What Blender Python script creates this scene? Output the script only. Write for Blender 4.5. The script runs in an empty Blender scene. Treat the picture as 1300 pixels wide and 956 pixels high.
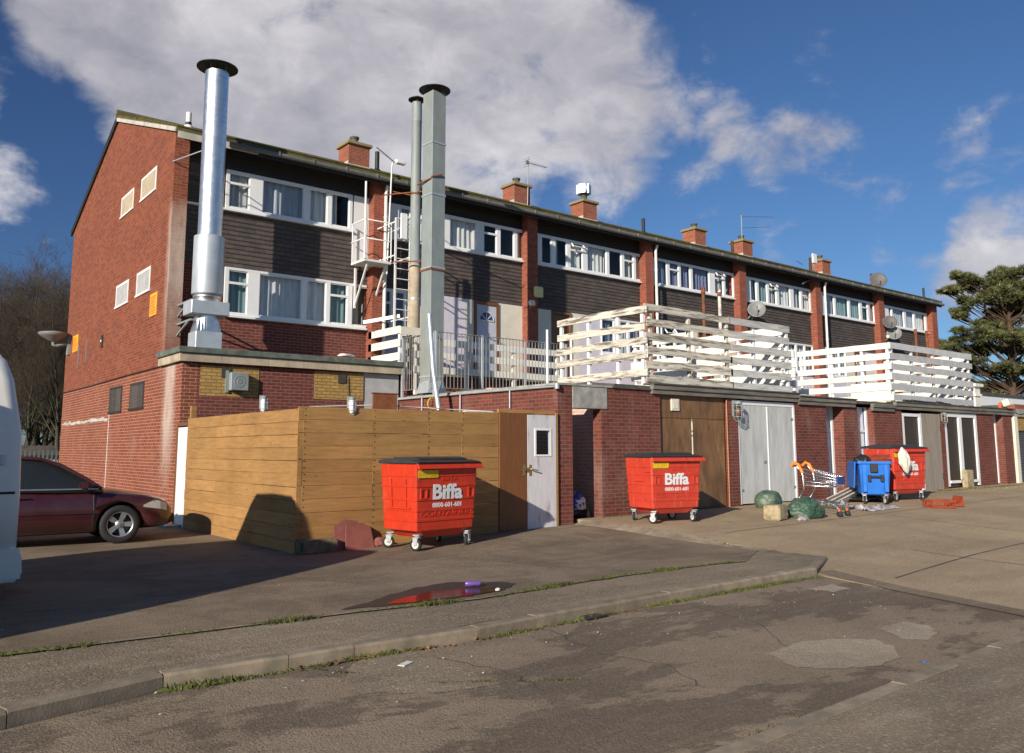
import bpy, bmesh, math, random
from mathutils import Vector, Matrix, noise as mnoise
random.seed(11)
R_ = math.radians
scene = bpy.context.scene
COL = scene.collection

# ---------------------------------------------------------------- survey of the photograph -> metres
FL, PIT, ROL, YAW, EYE = 1059.2, 0.12905, -0.0015, 0.9023, 1.55
_F = Vector((math.cos(YAW)*math.cos(PIT), math.sin(YAW)*math.cos(PIT), math.sin(PIT)))
_R = Vector((math.sin(YAW), -math.cos(YAW), 0.0))
_U = _R.cross(_F)
_c, _s = math.cos(ROL), math.sin(ROL)
_R, _U = _c*_R+_s*_U, -_s*_R+_c*_U
CAM = Vector((0, 0, EYE))
def ray(x, y): return _F+_R*((x-650)/FL)-_U*((y-433.5)/FL)
def onX(x, y, X): d = ray(x, y); return CAM+d*(X/d.x)
def onY(x, y, Y): d = ray(x, y); return CAM+d*(Y/d.y)
def onZ(x, y, Z): d = ray(x, y); return CAM+d*((Z-EYE)/d.z)
def sstep(a, b, t):
    t = max(0.0, min(1.0, (t-a)/(b-a))); return t*t*(3-2*t)

# ---------------------------------------------------------------- mesh builder
WM = {}                                   # world matrix of every parent
def wm(o): return WM[o.name] if o is not None else Matrix.Identity(4)

class MB:
    def __init__(s): s.v = []; s.f = []; s.m = []; s.r = []; s.sm = []
    def face(s, pts, m=0, r=None, smooth=False):
        n = len(s.v); s.v += [Vector(p) for p in pts]; s.f.append(tuple(range(n, n+len(pts))))
        s.m.append(m); s.r.append(random.random() if r is None else r); s.sm.append(smooth)
    def mesh(s, vs, fs, m=0, r=None, smooth=False, M=None):
        n = len(s.v); rr = random.random() if r is None else r
        for p in vs:
            p = Vector(p); s.v.append(M @ p if M is not None else p)
        for f in fs:
            s.f.append(tuple(i+n for i in f)); s.m.append(m); s.r.append(rr); s.sm.append(smooth)
    def box(s, a, b, m=0, r=None, M=None, skip=()):
        x0, y0, z0 = a; x1, y1, z1 = b
        vs = [(x0,y0,z0),(x1,y0,z0),(x1,y1,z0),(x0,y1,z0),(x0,y0,z1),(x1,y0,z1),(x1,y1,z1),(x0,y1,z1)]
        fs = {'b':(3,2,1,0),'t':(4,5,6,7),'f':(0,1,5,4),'r':(1,2,6,5),'k':(2,3,7,6),'l':(3,0,4,7)}
        s.mesh(vs, [fs[k] for k in fs if k not in skip], m, r, False, M)
    def bar(s, p, q, w, h, up=(0,0,1), m=0, r=None):
        p = Vector(p); q = Vector(q); d = (q-p); L = d.length; d.normalize(); up = Vector(up)
        x = d.cross(up)
        if x.length < 1e-4: x = d.cross(Vector((1,0,0)))
        x.normalize(); u = x.cross(d)
        M = Matrix((( *[d[0],x[0],u[0]], p[0]),( d[1],x[1],u[1], p[1]),( d[2],x[2],u[2], p[2]),(0,0,0,1)))
        s.box((0,-w/2,-h/2),(L,w/2,h/2), m, r, M)
    def tube(s, pts, r, n=8, m=0, rr=None, cap=True, smooth=True):
        pts = [Vector(p) for p in pts]; k = len(pts)
        rad = r if isinstance(r, (list, tuple)) else [r]*k
        vs = []; prev = None
        for i, p in enumerate(pts):
            t = (pts[min(i+1, k-1)]-pts[max(i-1, 0)])
            if t.length < 1e-7: t = Vector((0,0,1))
            t.normalize()
            if prev is None:
                a = Vector((0,0,1)) if abs(t.z) < .9 else Vector((1,0,0))
                u = t.cross(a).normalized()
            else:
                u = prev-t*prev.dot(t)
                if u.length < 1e-5: u = t.cross(Vector((0,0,1)))
                u.normalize()
            prev = u; w = t.cross(u)
            for j in range(n):
                a = 2*math.pi*j/n
                vs.append(p+(u*math.cos(a)+w*math.sin(a))*rad[i])
        fs = []
        for i in range(k-1):
            for j in range(n):
                fs.append((i*n+j, i*n+(j+1)%n, (i+1)*n+(j+1)%n, (i+1)*n+j))
        rv = random.random() if rr is None else rr
        s.mesh(vs, fs, m, rv, smooth)
        if cap:
            s.mesh(vs[:n], [tuple(range(n-1, -1, -1))], m, rv)
            s.mesh(vs[-n:], [tuple(range(n))], m, rv)
    def lathe(s, prof, c=(0,0,0), n=24, m=0, axis='z', smooth=True, M=None, r=None):
        c = Vector(c); vs = []
        for (ra, h) in prof:
            for j in range(n):
                a = 2*math.pi*j/n; x, y = ra*math.cos(a), ra*math.sin(a)
                p = {'z':(x,y,h),'y':(x,h,y),'x':(h,x,y)}[axis]
                vs.append(c+Vector(p))
        fs = []
        for i in range(len(prof)-1):
            for j in range(n):
                q = (i*n+j, i*n+(j+1)%n, (i+1)*n+(j+1)%n, (i+1)*n+j)
                fs.append(q if axis != 'y' else q[::-1])
        s.mesh(vs, fs, m, r, smooth, M)
    def disc(s, c, r, n=24, m=0, axis='y', flip=False):
        c = Vector(c); vs = []
        for j in range(n):
            a = 2*math.pi*j/n; x, y = r*math.cos(a), r*math.sin(a)
            vs.append(c+Vector({'z':(x,y,0),'y':(x,0,y),'x':(0,x,y)}[axis]))
        s.mesh(vs, [tuple(range(n)) if not flip else tuple(range(n-1,-1,-1))], m)
    def prism(s, poly, axis, a, b, m=0, r=None, M=None):
        # poly in the plane across the axis: 'x' -> (y,z), 'y' -> (x,z), 'z' -> (x,y)
        def P(p, t): return {'x':(t,p[0],p[1]),'y':(p[0],t,p[1]),'z':(p[0],p[1],t)}[axis]
        n = len(poly); vs = [P(p, a) for p in poly]+[P(p, b) for p in poly]
        fs = [tuple(range(n))[::-1], tuple(range(n, 2*n))]+[(i,(i+1)%n,n+(i+1)%n,n+i) for i in range(n)]
        s.mesh(vs, fs, m, r, False, M)
    def build(s, name, mats, parent=None, world=True, bevel=0.0, seg=1, fixn=True):
        if not isinstance(mats, (list, tuple)): mats = [mats]
        vs = s.v; loc = None
        if parent is None:
            x0 = min(p.x for p in vs); x1 = max(p.x for p in vs); y0 = min(p.y for p in vs); y1 = max(p.y for p in vs)
            loc = Vector(((x0+x1)/2, (y0+y1)/2, min(p.z for p in vs))); vs = [p-loc for p in vs]; off = loc
        elif world:
            I = wm(parent).inverted(); vs = [I @ p for p in vs]
        me = bpy.data.meshes.new(name); me.from_pydata([tuple(p) for p in vs], [], s.f)
        for mt in mats: me.materials.append(mt)
        me.polygons.foreach_set('material_index', s.m)
        me.polygons.foreach_set('use_smooth', s.sm)
        at = me.attributes.new('rnd', 'FLOAT', 'FACE'); at.data.foreach_set('value', s.r)
        if bevel > 0 or fixn:
            bm = bmesh.new(); bm.from_mesh(me)
            bmesh.ops.remove_doubles(bm, verts=bm.verts, dist=1e-5) if bevel > 0 else None
            if bevel > 0:
                bmesh.ops.bevel(bm, geom=[e for e in bm.edges if e.is_manifold and e.calc_face_angle(0) > .5], offset=bevel, segments=seg, affect='EDGES', clamp_overlap=True)
            bmesh.ops.recalc_face_normals(bm, faces=bm.faces) if fixn else None
            bm.to_mesh(me); bm.free()
        # box-projected UVs in metres of the placed scene
        uv = me.uv_layers.new(name='UVMap'); base = loc if loc is not None else Vector((0,0,0))
        Mw = wm(parent) if (parent is not None) else Matrix.Translation(base)
        N3 = Mw.to_3x3(); co = [Mw @ v.co for v in me.vertices]
        if parent is not None and not world: co = [v.co.copy() for v in me.vertices]; N3 = Matrix.Identity(3)
        data = [0.0]*(2*len(me.loops))
        for p in me.polygons:
            n = N3 @ p.normal; ax, ay, az = abs(n.x), abs(n.y), abs(n.z)
            for li in p.loop_indices:
                c = co[me.loops[li].vertex_index]
                if az >= ax and az >= ay: u, w = c.x, c.y
                elif ax >= ay: u, w = c.y, c.z
                else: u, w = c.x, c.z
                data[2*li] = u; data[2*li+1] = w
        uv.data.foreach_set('uv', data)
        o = bpy.data.objects.new(name, me); COL.objects.link(o)
        if parent is not None:
            o.parent = parent; WM[o.name] = wm(parent)
        else:
            o.location = loc; WM[o.name] = Matrix.Translation(loc)
        return o

def root(name, loc, rz=0.0, M=None):
    o = bpy.data.objects.new(name, None); o.empty_display_size = .2; COL.objects.link(o)
    o.location = loc; o.rotation_euler = (0,0,rz)
    WM[o.name] = Matrix.Translation(Vector(loc)) @ Matrix.Rotation(rz, 4, 'Z')
    return o
def T(o, label=None, cat=None, group=None, kind=None):
    if label: o['label'] = label
    if cat: o['category'] = cat
    if group: o['group'] = group
    if kind: o['kind'] = kind
    return o
def copy_tree(o, parent=None):
    c = o.copy(); COL.objects.link(c); c.parent = parent
    for k in [k for k in bpy.data.objects if k.parent == o]: copy_tree(k, c)
    return c
def boolean_cut(o, cutter_mb):
    c = cutter_mb.build('cutter', MAT['black'], None)
    c.location = c.location; 
    if o.parent is not None: c.matrix_world = wm(o.parent) @ Matrix.Translation(c.location)
    md = o.modifiers.new('b', 'BOOLEAN'); md.operation = 'DIFFERENCE'; md.object = c; md.solver = 'EXACT'
    bpy.context.view_layer.update()
    dg = bpy.context.evaluated_depsgraph_get()
    me = bpy.data.meshes.new_from_object(o.evaluated_get(dg)); o.modifiers.clear(); o.data = me
    bpy.data.objects.remove(c)
def text_part(name, s, size, mat, parent, M, bold=0.0, ext=.002, sx=1.0):
    cu = bpy.data.curves.new(name, 'FONT'); cu.body = s; cu.size = size; cu.offset = bold; cu.extrude = ext
    cu.align_x = 'CENTER'; cu.align_y = 'CENTER'; cu.resolution_u = 4
    t = bpy.data.objects.new(name, cu); COL.objects.link(t); bpy.context.view_layer.update()
    me = bpy.data.meshes.new_from_object(t.evaluated_get(bpy.context.evaluated_depsgraph_get()))
    bpy.data.objects.remove(t); bpy.data.curves.remove(cu)
    me.transform(M @ Matrix.Diagonal((sx,1,1,1))); me.materials.clear(); me.materials.append(mat)
    o = bpy.data.objects.new(name, me); COL.objects.link(o); o.parent = parent; WM[o.name] = wm(parent)
    return o

# ---------------------------------------------------------------- materials
MAT = {}
def newmat(name):
    m = bpy.data.materials.new(name); m.use_nodes = True; MAT[name] = m
    nt = m.node_tree; b = nt.nodes['Principled BSDF']; return m, nt, b
def N(nt, t, **kw):
    n = nt.nodes.new(t)
    for k, v in kw.items():
        if k in n.inputs.keys() if isinstance(k, str) else False: n.inputs[k].default_value = v
        else: setattr(n, k, v)
    return n
def ramp(nt, src, stops):
    r = nt.nodes.new('ShaderNodeValToRGB'); e = r.color_ramp.elements
    while len(e) < len(stops): e.new(.5)
    for k, (p, c) in enumerate(stops):
        e[k].position = p; e[k].color = (c[0], c[1], c[2], 1) if isinstance(c, (tuple, list)) else (c, c, c, 1)
    nt.links.new(src, r.inputs[0]); return r
def mix(nt, fac, a, b, mode='MIX'):
    n = nt.nodes.new('ShaderNodeMix'); n.data_type = 'RGBA'; n.blend_type = mode
    for s, k in ((fac, 0), (a, 6), (b, 7)):
        if isinstance(s, (int, float)): n.inputs[k].default_value = s
        elif isinstance(s, (tuple, list)): n.inputs[k].default_value = (*s[:3], 1)
        else: nt.links.new(s, n.inputs[k])
    return n.outputs[2]
def math_(nt, op, a, b=0.0, c=None, clamp=False):
    n = nt.nodes.new('ShaderNodeMath'); n.operation = op; n.use_clamp = clamp
    for k, s in enumerate((a, b, c)):
        if s is None: continue
        if isinstance(s, (int, float)): n.inputs[k].default_value = s
        else: nt.links.new(s, n.inputs[k])
    return n.outputs[0]
def noise_(nt, vec, scale, detail=4, rough=.55, sc3=None, dist=0.0):
    if sc3:
        mp = nt.nodes.new('ShaderNodeMapping'); mp.inputs['Scale'].default_value = sc3; nt.links.new(vec, mp.inputs[0]); vec = mp.outputs[0]
    n = nt.nodes.new('ShaderNodeTexNoise'); n.inputs['Scale'].default_value = scale; n.inputs['Detail'].default_value = detail
    n.inputs['Roughness'].default_value = rough; n.inputs['Distortion'].default_value = dist
    nt.links.new(vec, n.inputs['Vector']); return n.outputs[0]
def coord(nt, kind='Object'):
    return nt.nodes.new('ShaderNodeTexCoord').outputs[kind]
def worldpos(nt): return nt.nodes.new('ShaderNodeNewGeometry').outputs['Position']
def bump(nt, b, h, strength=.3, dist=.01):
    n = nt.nodes.new('ShaderNodeBump'); n.inputs['Strength'].default_value = strength; n.inputs['Distance'].default_value = dist
    nt.links.new(h, n.inputs['Height']); nt.links.new(n.outputs[0], b.inputs['Normal'])

def pm(name, c, rough=.6, metal=0.0, var=.15, scale=6.0, c2=None, amt=.5, c2scale=2.0, bmp=.15, bscale=60, rnd=0.0, sc3=None, spec=.5, thr=(.45,.65)):
    """one paint: base colour, fine mottling, optional second colour in patches, optional per-piece variation"""
    m, nt, b = newmat(name); L = nt.links; v = worldpos(nt)
    n1 = noise_(nt, v, scale, 5, .6, sc3)
    lo = tuple(x*(1-var) for x in c); hi = tuple(min(1, x*(1+var)) for x in c)
    col = ramp(nt, n1, [(.3, lo), (.7, hi)]).outputs[0]
    if c2 is not None:
        n2 = noise_(nt, v, c2scale, 6, .65, sc3)
        f = ramp(nt, n2, [(thr[0], 0.0), (thr[1], amt)]).outputs[0]
        col = mix(nt, f, col, c2)
    if rnd > 0:
        a = N(nt, 'ShaderNodeAttribute', attribute_name='rnd')
        k = math_(nt, 'MULTIPLY_ADD', a.outputs['Fac'], 2*rnd, 1-rnd)
        col = mix(nt, 1.0, col, N_comb(nt, k), 'MULTIPLY')
    L.new(col, b.inputs['Base Color']); b.inputs['Roughness'].default_value = rough; b.inputs['Metallic'].default_value = metal
    b.inputs['Specular IOR Level'].default_value = spec
    rr = math_(nt, 'MULTIPLY_ADD', n1, .2, rough-.1, clamp=True); L.new(rr, b.inputs['Roughness'])
    if bmp > 0: bump(nt, b, noise_(nt, v, bscale, 3, .6, sc3), bmp, .004)
    return m
def N_comb(nt, k):
    n = nt.nodes.new('ShaderNodeCombineColor')
    for i in range(3): nt.links.new(k, n.inputs[i])
    return n.outputs[0]

def brick(name, c1, c2, mort, msize=.008, bw=.225, rh=.075, var=.25, stain=None, white=0.0, bmp=.5):
    m, nt, b = newmat(name); L = nt.links; uv = coord(nt, 'UV'); v = worldpos(nt)
    t = nt.nodes.new('ShaderNodeTexBrick'); L.new(uv, t.inputs['Vector'])
    t.inputs['Scale'].default_value = 1; t.inputs['Brick Width'].default_value = bw; t.inputs['Row Height'].default_value = rh
    t.inputs['Mortar Size'].default_value = msize; t.inputs['Mortar Smooth'].default_value = .25; t.inputs['Bias'].default_value = -.1
    t.inputs['Color1'].default_value = (*c1, 1); t.inputs['Color2'].default_value = (*c2, 1); t.inputs['Mortar'].default_value = (*mort, 1)
    big = noise_(nt, v, .55, 6, .62); fine = noise_(nt, v, 9, 4, .6)
    k = math_(nt, 'MULTIPLY_ADD', big, var*2, 1-var); k = math_(nt, 'MULTIPLY', k, math_(nt, 'MULTIPLY_ADD', fine, .5, .75))
    col = mix(nt, 1.0, t.outputs[0], N_comb(nt, k), 'MULTIPLY')
    if white > 0:                                       # lime bloom in patches
        f = ramp(nt, noise_(nt, v, 1.3, 7, .7, (1,1,.5)), [(.52, 0.0), (.72, white)]).outputs[0]
        col = mix(nt, f, col, (.5,.43,.38))
    if stain:                                           # pale run-off stripe: y range, top of the run, bottom of the run
        y0, y1, zt, zb = stain
        sx = nt.nodes.new('ShaderNodeSeparateXYZ'); L.new(v, sx.inputs[0])
        w = noise_(nt, v, 1.1, 5, .6, (1,1,.35)); wob = math_(nt, 'MULTIPLY_ADD', w, .9, -.45)
        yy = math_(nt, 'ADD', sx.outputs[1], wob)
        f1 = N(nt, 'ShaderNodeMapRange', interpolation_type='SMOOTHSTEP'); L.new(yy, f1.inputs[0]); f1.inputs[1].default_value = y0-.25; f1.inputs[2].default_value = y0+.2
        f2 = N(nt, 'ShaderNodeMapRange', interpolation_type='SMOOTHSTEP'); L.new(yy, f2.inputs[0]); f2.inputs[1].default_value = y1+.3; f2.inputs[2].default_value = y1-.25
        f3 = N(nt, 'ShaderNodeMapRange', interpolation_type='SMOOTHSTEP'); L.new(sx.outputs[2], f3.inputs[0]); f3.inputs[1].default_value = zt+.25; f3.inputs[2].default_value = zt-.35
        f4 = N(nt, 'ShaderNodeMapRange', interpolation_type='SMOOTHSTEP'); L.new(sx.outputs[2], f4.inputs[0]); f4.inputs[1].default_value = zb; f4.inputs[2].default_value = zb+2.2
        f = math_(nt, 'MULTIPLY', math_(nt, 'MULTIPLY', f1.outputs[0], f2.outputs[0]), math_(nt, 'MULTIPLY', f3.outputs[0], f4.outputs[0]))
        g = ramp(nt, noise_(nt, v, 5, 5, .7, (1,1,.3)), [(.25, .35), (.6, 1.0)]).outputs[0]
        f = math_(nt, 'MULTIPLY', f, g); f = math_(nt, 'MULTIPLY', f, .62)
        col = mix(nt, f, col, (.62,.55,.48))
    L.new(col, b.inputs['Base Color']); b.inputs['Roughness'].default_value = .88; b.inputs['Specular IOR Level'].default_value = .2
    h = math_(nt, 'ADD', math_(nt, 'MULTIPLY', t.outputs[1], -1.0), math_(nt, 'MULTIPLY', fine, .35))
    bump(nt, b, h, bmp, .006)
    return m

brick('brick_gable', (.255,.071,.037), (.16,.043,.026), (.225,.14,.10), .006, var=.22, stain=(18.75,19.7,7.25,3.2))
brick('brick_lower', (.25,.068,.036), (.17,.044,.027), (.38,.265,.195), .0065, var=.22, white=.10, stain=(18.75,19.45,3.9,.2))
brick('brick_fin', (.31,.085,.050), (.21,.055,.036), (.26,.17,.13), .006, var=.2)
brick('brick_shop', (.185,.050,.038), (.125,.036,.029), (.22,.155,.13), .0065, var=.22)
brick('brick_garage', (.19,.052,.038), (.125,.037,.030), (.19,.13,.105), .0065, var=.3, white=.16)
brick('brick_yellow', (.47,.30,.09), (.37,.22,.065), (.22,.155,.08), .012, var=.25)
brick('brick_pink', (.55,.33,.25), (.62,.42,.34), (.66,.55,.48), .010, var=.2, white=.5)
brick('brick_chimney', (.36,.10,.055), (.25,.066,.04), (.3,.22,.17), .007)
pm('white_paint', (.80,.79,.76), .45, var=.05, c2=(.5,.47,.4), amt=.35, c2scale=3)
pm('upvc', (.80,.81,.82), .35, var=.03, bmp=.0)
pm('cream_panel', (.74,.70,.60), .6, var=.05, c2=(.5,.46,.38), amt=.3)
pm('lilac_panel', (.64,.60,.68), .6, var=.05)
pm('board_beige', (.46,.385,.28), .75, var=.12, c2=(.33,.27,.2), amt=.5)
pm('grey_board', (.42,.42,.43), .7, var=.1, c2=(.3,.3,.3), amt=.5)
pm('black', (.015,.015,.016), .6, var=.1)
pm('dark_timber', (.028,.024,.022), .7, var=.3, sc3=(1,1,6), rnd=.3)
pm('charcoal_timber', (.06,.05,.045), .75, var=.3, sc3=(1,1,5), rnd=.35)
pm('gutter', (.16,.16,.165), .45, var=.15, c2=(.09,.1,.05), amt=.6)
pm('fascia_pale', (.55,.52,.48), .6, var=.12, c2=(.25,.24,.18), amt=.7, c2scale=1.5)
pm('concrete_fascia', (.46,.38,.28), .85, var=.12, c2=(.2,.17,.13), amt=.6, c2scale=1.7)
pm('green_felt', (.085,.105,.09), .8, var=.25, c2=(.2,.22,.18), amt=.6, c2scale=5)
pm('felt', (.07,.065,.06), .85, var=.3, c2=(.16,.14,.1), amt=.5)
pm('felt_edge', (.2,.185,.16), .8, var=.3, c2=(.07,.065,.06), amt=.7, c2scale=1.2, sc3=(.4,1,3))
pm('galv', (.55,.60,.64), .42, metal=.45, var=.12, c2=(.42,.47,.5), amt=.6, c2scale=3, bmp=.05)
pm('galv_dull', (.25,.29,.295), .6, metal=.1, var=.12, c2=(.28,.22,.13), amt=.35, c2scale=1.6, sc3=(1,1,.35), bmp=.06, thr=(.5,.75))
pm('steel_bright', (.84,.84,.84), .40, metal=1.0, var=.06, c2=(.66,.68,.7), amt=.5, c2scale=4, bmp=.06, bscale=8)
pm('rust', (.22,.075,.03), .85, var=.4, c2=(.1,.05,.03), amt=.7)
pm('rust_white', (.72,.68,.62), .6, var=.1, c2=(.25,.09,.04), amt=1.0, c2scale=2.5, sc3=(1,1,.6))
pm('cap_metal', (.03,.03,.032), .5, metal=.3, var=.3)
pm('rail_grey', (.36,.37,.38), .5, metal=.3, var=.2, c2=(.2,.15,.1), amt=.5)
pm('wire_white', (.75,.75,.74), .5, var=.08)
pm('weathered_board', (.64,.60,.52), .85, var=.25, c2=(.15,.125,.10), amt=.92, c2scale=5, sc3=(.35,.35,3), rnd=.2, bmp=.5, bscale=30, thr=(.49,.60))
pm('grey_weathered', (.60,.60,.58), .8, var=.18, c2=(.24,.23,.22), amt=.6, c2scale=5, sc3=(.35,.35,3), rnd=.12, bmp=.3)
pm('white_board_shaded', (.52,.53,.55), .7, var=.1, c2=(.36,.36,.37), amt=.4, c2scale=4, rnd=.08)  # darker copy of the white boards, shade of the front face put into the colour
pm('white_board', (.82,.80,.73), .6, var=.06, c2=(.55,.5,.42), amt=.3, c2scale=4, rnd=.06)
pm('grey_door', (.56,.575,.57), .6, var=.1, c2=(.36,.37,.37), amt=.6, c2scale=2.2, sc3=(2,2,.35))
pm('pale_blue_door', (.52,.55,.64), .6, var=.06, c2=(.4,.4,.42), amt=.4)
pm('brown_ply', (.20,.108,.050), .6, var=.28, c2=(.09,.05,.028), amt=.7, c2scale=1.8, sc3=(1.6,1,.5))
pm('brown_ply_light', (.25,.138,.063), .6, var=.28, c2=(.13,.07,.035), amt=.7, c2scale=1.8, sc3=(1.6,1,.5))
pm('brown_door', (.19,.075,.026), .45, var=.18, c2=(.14,.055,.02), amt=.6, c2scale=4, sc3=(6,6,.5))
pm('dark_brown_door', (.04,.027,.02), .6, var=.3, c2=(.07,.045,.03), amt=.6, c2scale=4, sc3=(5,5,.4))
pm('old_grey_door', (.30,.265,.225), .8, var=.15, c2=(.2,.17,.14), amt=.6, c2scale=2, sc3=(3,3,.3))
pm('lintel', (.34,.335,.31), .9, var=.25, c2=(.2,.2,.19), amt=.7, c2scale=5)
pm('old_white_door', (.60,.60,.62), .55, var=.08, c2=(.26,.25,.25), amt=.75, c2scale=3.2, sc3=(2.5,2.5,.5), thr=(.56,.68))
pm('brass', (.55,.42,.2), .35, metal=.9)
pm('copper_pipe', (.45,.2,.1), .5, metal=.5)
def bin_paint(name, c, scuff, amt):
    m, nt, b = newmat(name); L = nt.links; v = worldpos(nt)
    col = ramp(nt, noise_(nt, v, 2.5, 6, .65), [(.3, tuple(x*.82 for x in c)), (.7, c)]).outputs[0]
    sc = noise_(nt, v, 7, 7, .75, (1.5,1.5,.25), .4); col = mix(nt, ramp(nt, sc, [(.56, 0.0), (.68, amt)]).outputs[0], col, scuff)
    gr = noise_(nt, v, 5, 8, .72, (1,1,.7)); col = mix(nt, ramp(nt, gr, [(.56, 0.0), (.74, .6)]).outputs[0], col, (.13,.030,.018))
    ln = noise_(nt, v, 26, 3, .6, (1,1,.06)); col = mix(nt, ramp(nt, ln, [(.66, 0.0), (.70, amt*.8)]).outputs[0], col, scuff)
    L.new(col, b.inputs['Base Color']); L.new(math_(nt, 'MULTIPLY_ADD', gr, .5, .16), b.inputs['Roughness']); bump(nt, b, noise_(nt, v, 6, 5, .6), .22, .012)
bin_paint('bin_red', (.60,.040,.014), (.62,.16,.10), .30); bin_paint('bin_red_faded', (.60,.055,.03), (.66,.26,.19), .5)
pm('bin_lid', (.035,.037,.042), .5, var=.2, bmp=.1)
pm('bin_white', (.72,.74,.76), .5, var=.05, bmp=0)
pm('bin_yellow', (.72,.48,.012), .5, var=.2, c2=(.3,.22,.02), amt=.6, c2scale=25)
pm('bin_blue', (.018,.16,.60), .38, var=.1, bmp=.1)
pm('blue_dark', (.03,.06,.25), .5)
pm('caster', (.55,.56,.57), .4, metal=.5, var=.2)
pm('caster_wheel', (.62,.62,.6), .5, var=.15)
pm('rubber', (.018,.018,.02), .75, var=.3)
pm('net_green', (.035,.085,.055), .5, var=.4, c2=(.24,.25,.19), amt=.55, c2scale=3.5, bmp=.9, bscale=40, scale=30)
pm('stone', (.40,.33,.21), .9, var=.2, c2=(.16,.12,.06), amt=.8, c2scale=7)
pm('mossy_stone', (.17,.135,.085), .95, var=.35, c2=(.05,.055,.03), amt=.7, c2scale=9, bmp=.8, bscale=20)
pm('red_board', (.27,.088,.072), .75, var=.2, c2=(.16,.06,.05), amt=.5)
pm('chrome', (.72,.74,.76), .25, metal=1.0, bmp=0)
pm('orange', (.85,.24,.03), .4, bmp=0)
pm('crate_orange', (.30,.058,.026), .55, var=.15)
pm('pale_plastic', (.70,.68,.60), .35, var=.2, c2=(.5,.47,.4), amt=.6, c2scale=12, bmp=.8, bscale=30)
pm('clear_plastic', (.42,.40,.41), .35, var=.3, c2=(.2,.18,.2), amt=.8, c2scale=10, bmp=1.0, bscale=24)
pm('bag_black', (.02,.02,.022), .35, var=.3, bmp=.9, bscale=25)
pm('plank', (.62,.57,.48), .7, var=.12, c2=(.35,.3,.22), amt=.5, rnd=.2)
pm('yellow_sign', (.82,.42,.02), .5, var=.05, bmp=0)
pm('yellow_box', (.75,.66,.28), .45, var=.05)
pm('red_ink', (.55,.12,.04), .6)
pm('soot', (.05,.045,.04), .9, var=.3)
pm('pot_clay', (.10,.10,.085), .85, var=.3)
pm('cap_stone', (.30,.24,.13), .95, var=.3, c2=(.16,.15,.06), amt=.7, c2scale=6)
pm('dish_grey', (.19,.195,.20), .5, var=.1)
pm('dish_mesh', (.11,.10,.105), .6, var=.2)
pm('aerial', (.30,.31,.33), .5, metal=.6)
pm('car_plastic', (.02,.02,.022), .6)
pm('alloy', (.50,.51,.53), .35, metal=.8, bmp=0)
pm('van_white', (.80,.79,.74), .3, var=.02, bmp=0)
pm('kerb_stone', (.27,.215,.155), .95, var=.25, c2=(.12,.115,.08), amt=.6, c2scale=4, rnd=.12, bmp=.5)
pm('shutter', (.10,.105,.12), .5, metal=.2, var=.15)
pm('can_purple', (.22,.12,.42), .35, metal=.4)
pm('leaf_litter', (.23,.095,.03), .8, var=.4, rnd=.5)
pm('litter_pale', (.62,.6,.56), .7, var=.2)
pm('grass', (.082,.092,.018), .8, var=.4, rnd=.45, bmp=0)
pm('moss', (.085,.095,.018), .95, var=.4, bmp=.8)
pm('bark', (.05,.043,.032), .95, var=.35, c2=(.065,.075,.03), amt=.7, c2scale=1.5, bmp=.6, bscale=14)
pm('twig', (.066,.049,.035), .9, var=.3, rnd=.35, bmp=0)
pm('pine_bark', (.085,.05,.032), .95, var=.35, bmp=.8, bscale=10)
pm('needle', (.082,.094,.030), .75, var=.5, scale=1.2, rnd=.55, bmp=0)
pm('needle_pale', (.135,.14,.05), .75, var=.4, scale=1.2, rnd=.5, bmp=0)
pm('palisade', (.18,.19,.2), .6, metal=.3)
pm('soil', (.06,.05,.035), .95, var=.4)

def car_paint(name, c, rough=.16):
    m, nt, b = newmat(name); b.inputs['Base Color'].default_value = (*c, 1); b.inputs['Roughness'].default_value = .38
    b.inputs['Coat Weight'].default_value = 1.0; b.inputs['Coat Roughness'].default_value = rough*.4
    v = worldpos(nt); f = ramp(nt, noise_(nt, v, 3, 6, .6), [(.4, 0.0), (.8, .35)]).outputs[0]
    nt.links.new(mix(nt, f, c, tuple(x*.5+.05 for x in c)), b.inputs['Base Color'])
    return m
car_paint('car_red', (.042,.004,.007)); car_paint('car_silver', (.4,.42,.44)); car_paint('car_navy', (.02,.03,.07))

def glass(name, tint, ior=1.5, boost=1.0):
    m, nt, b = newmat(name); L = nt.links
    nt.nodes.remove(b); out = nt.nodes['Material Output']
    tr = N(nt, 'ShaderNodeBsdfTransparent'); tr.inputs[0].default_value = (*tint, 1)
    gl = N(nt, 'ShaderNodeBsdfGlossy'); gl.inputs['Roughness'].default_value = .03; gl.inputs[0].default_value = (.95,.97,1,1)
    lw = N(nt, 'ShaderNodeLayerWeight'); lw.inputs[0].default_value = .5; f0 = ((ior-1)/(ior+1))**2*boost
    f5 = math_(nt, 'POWER', lw.outputs['Facing'], 4.5)
    mx = N(nt, 'ShaderNodeMixShader'); L.new(math_(nt, 'MULTIPLY_ADD', f5, 1-f0, f0, clamp=True), mx.inputs[0])
    L.new(tr.outputs[0], mx.inputs[1]); L.new(gl.outputs[0], mx.inputs[2]); L.new(mx.outputs[0], out.inputs[0])
glass('pane', (.88,.91,.92), 1.5, 1.0); glass('car_glass', (.35,.42,.45), 1.5, 1.3); glass('lamp_glass', (.8,.8,.75), 1.45)

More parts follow.
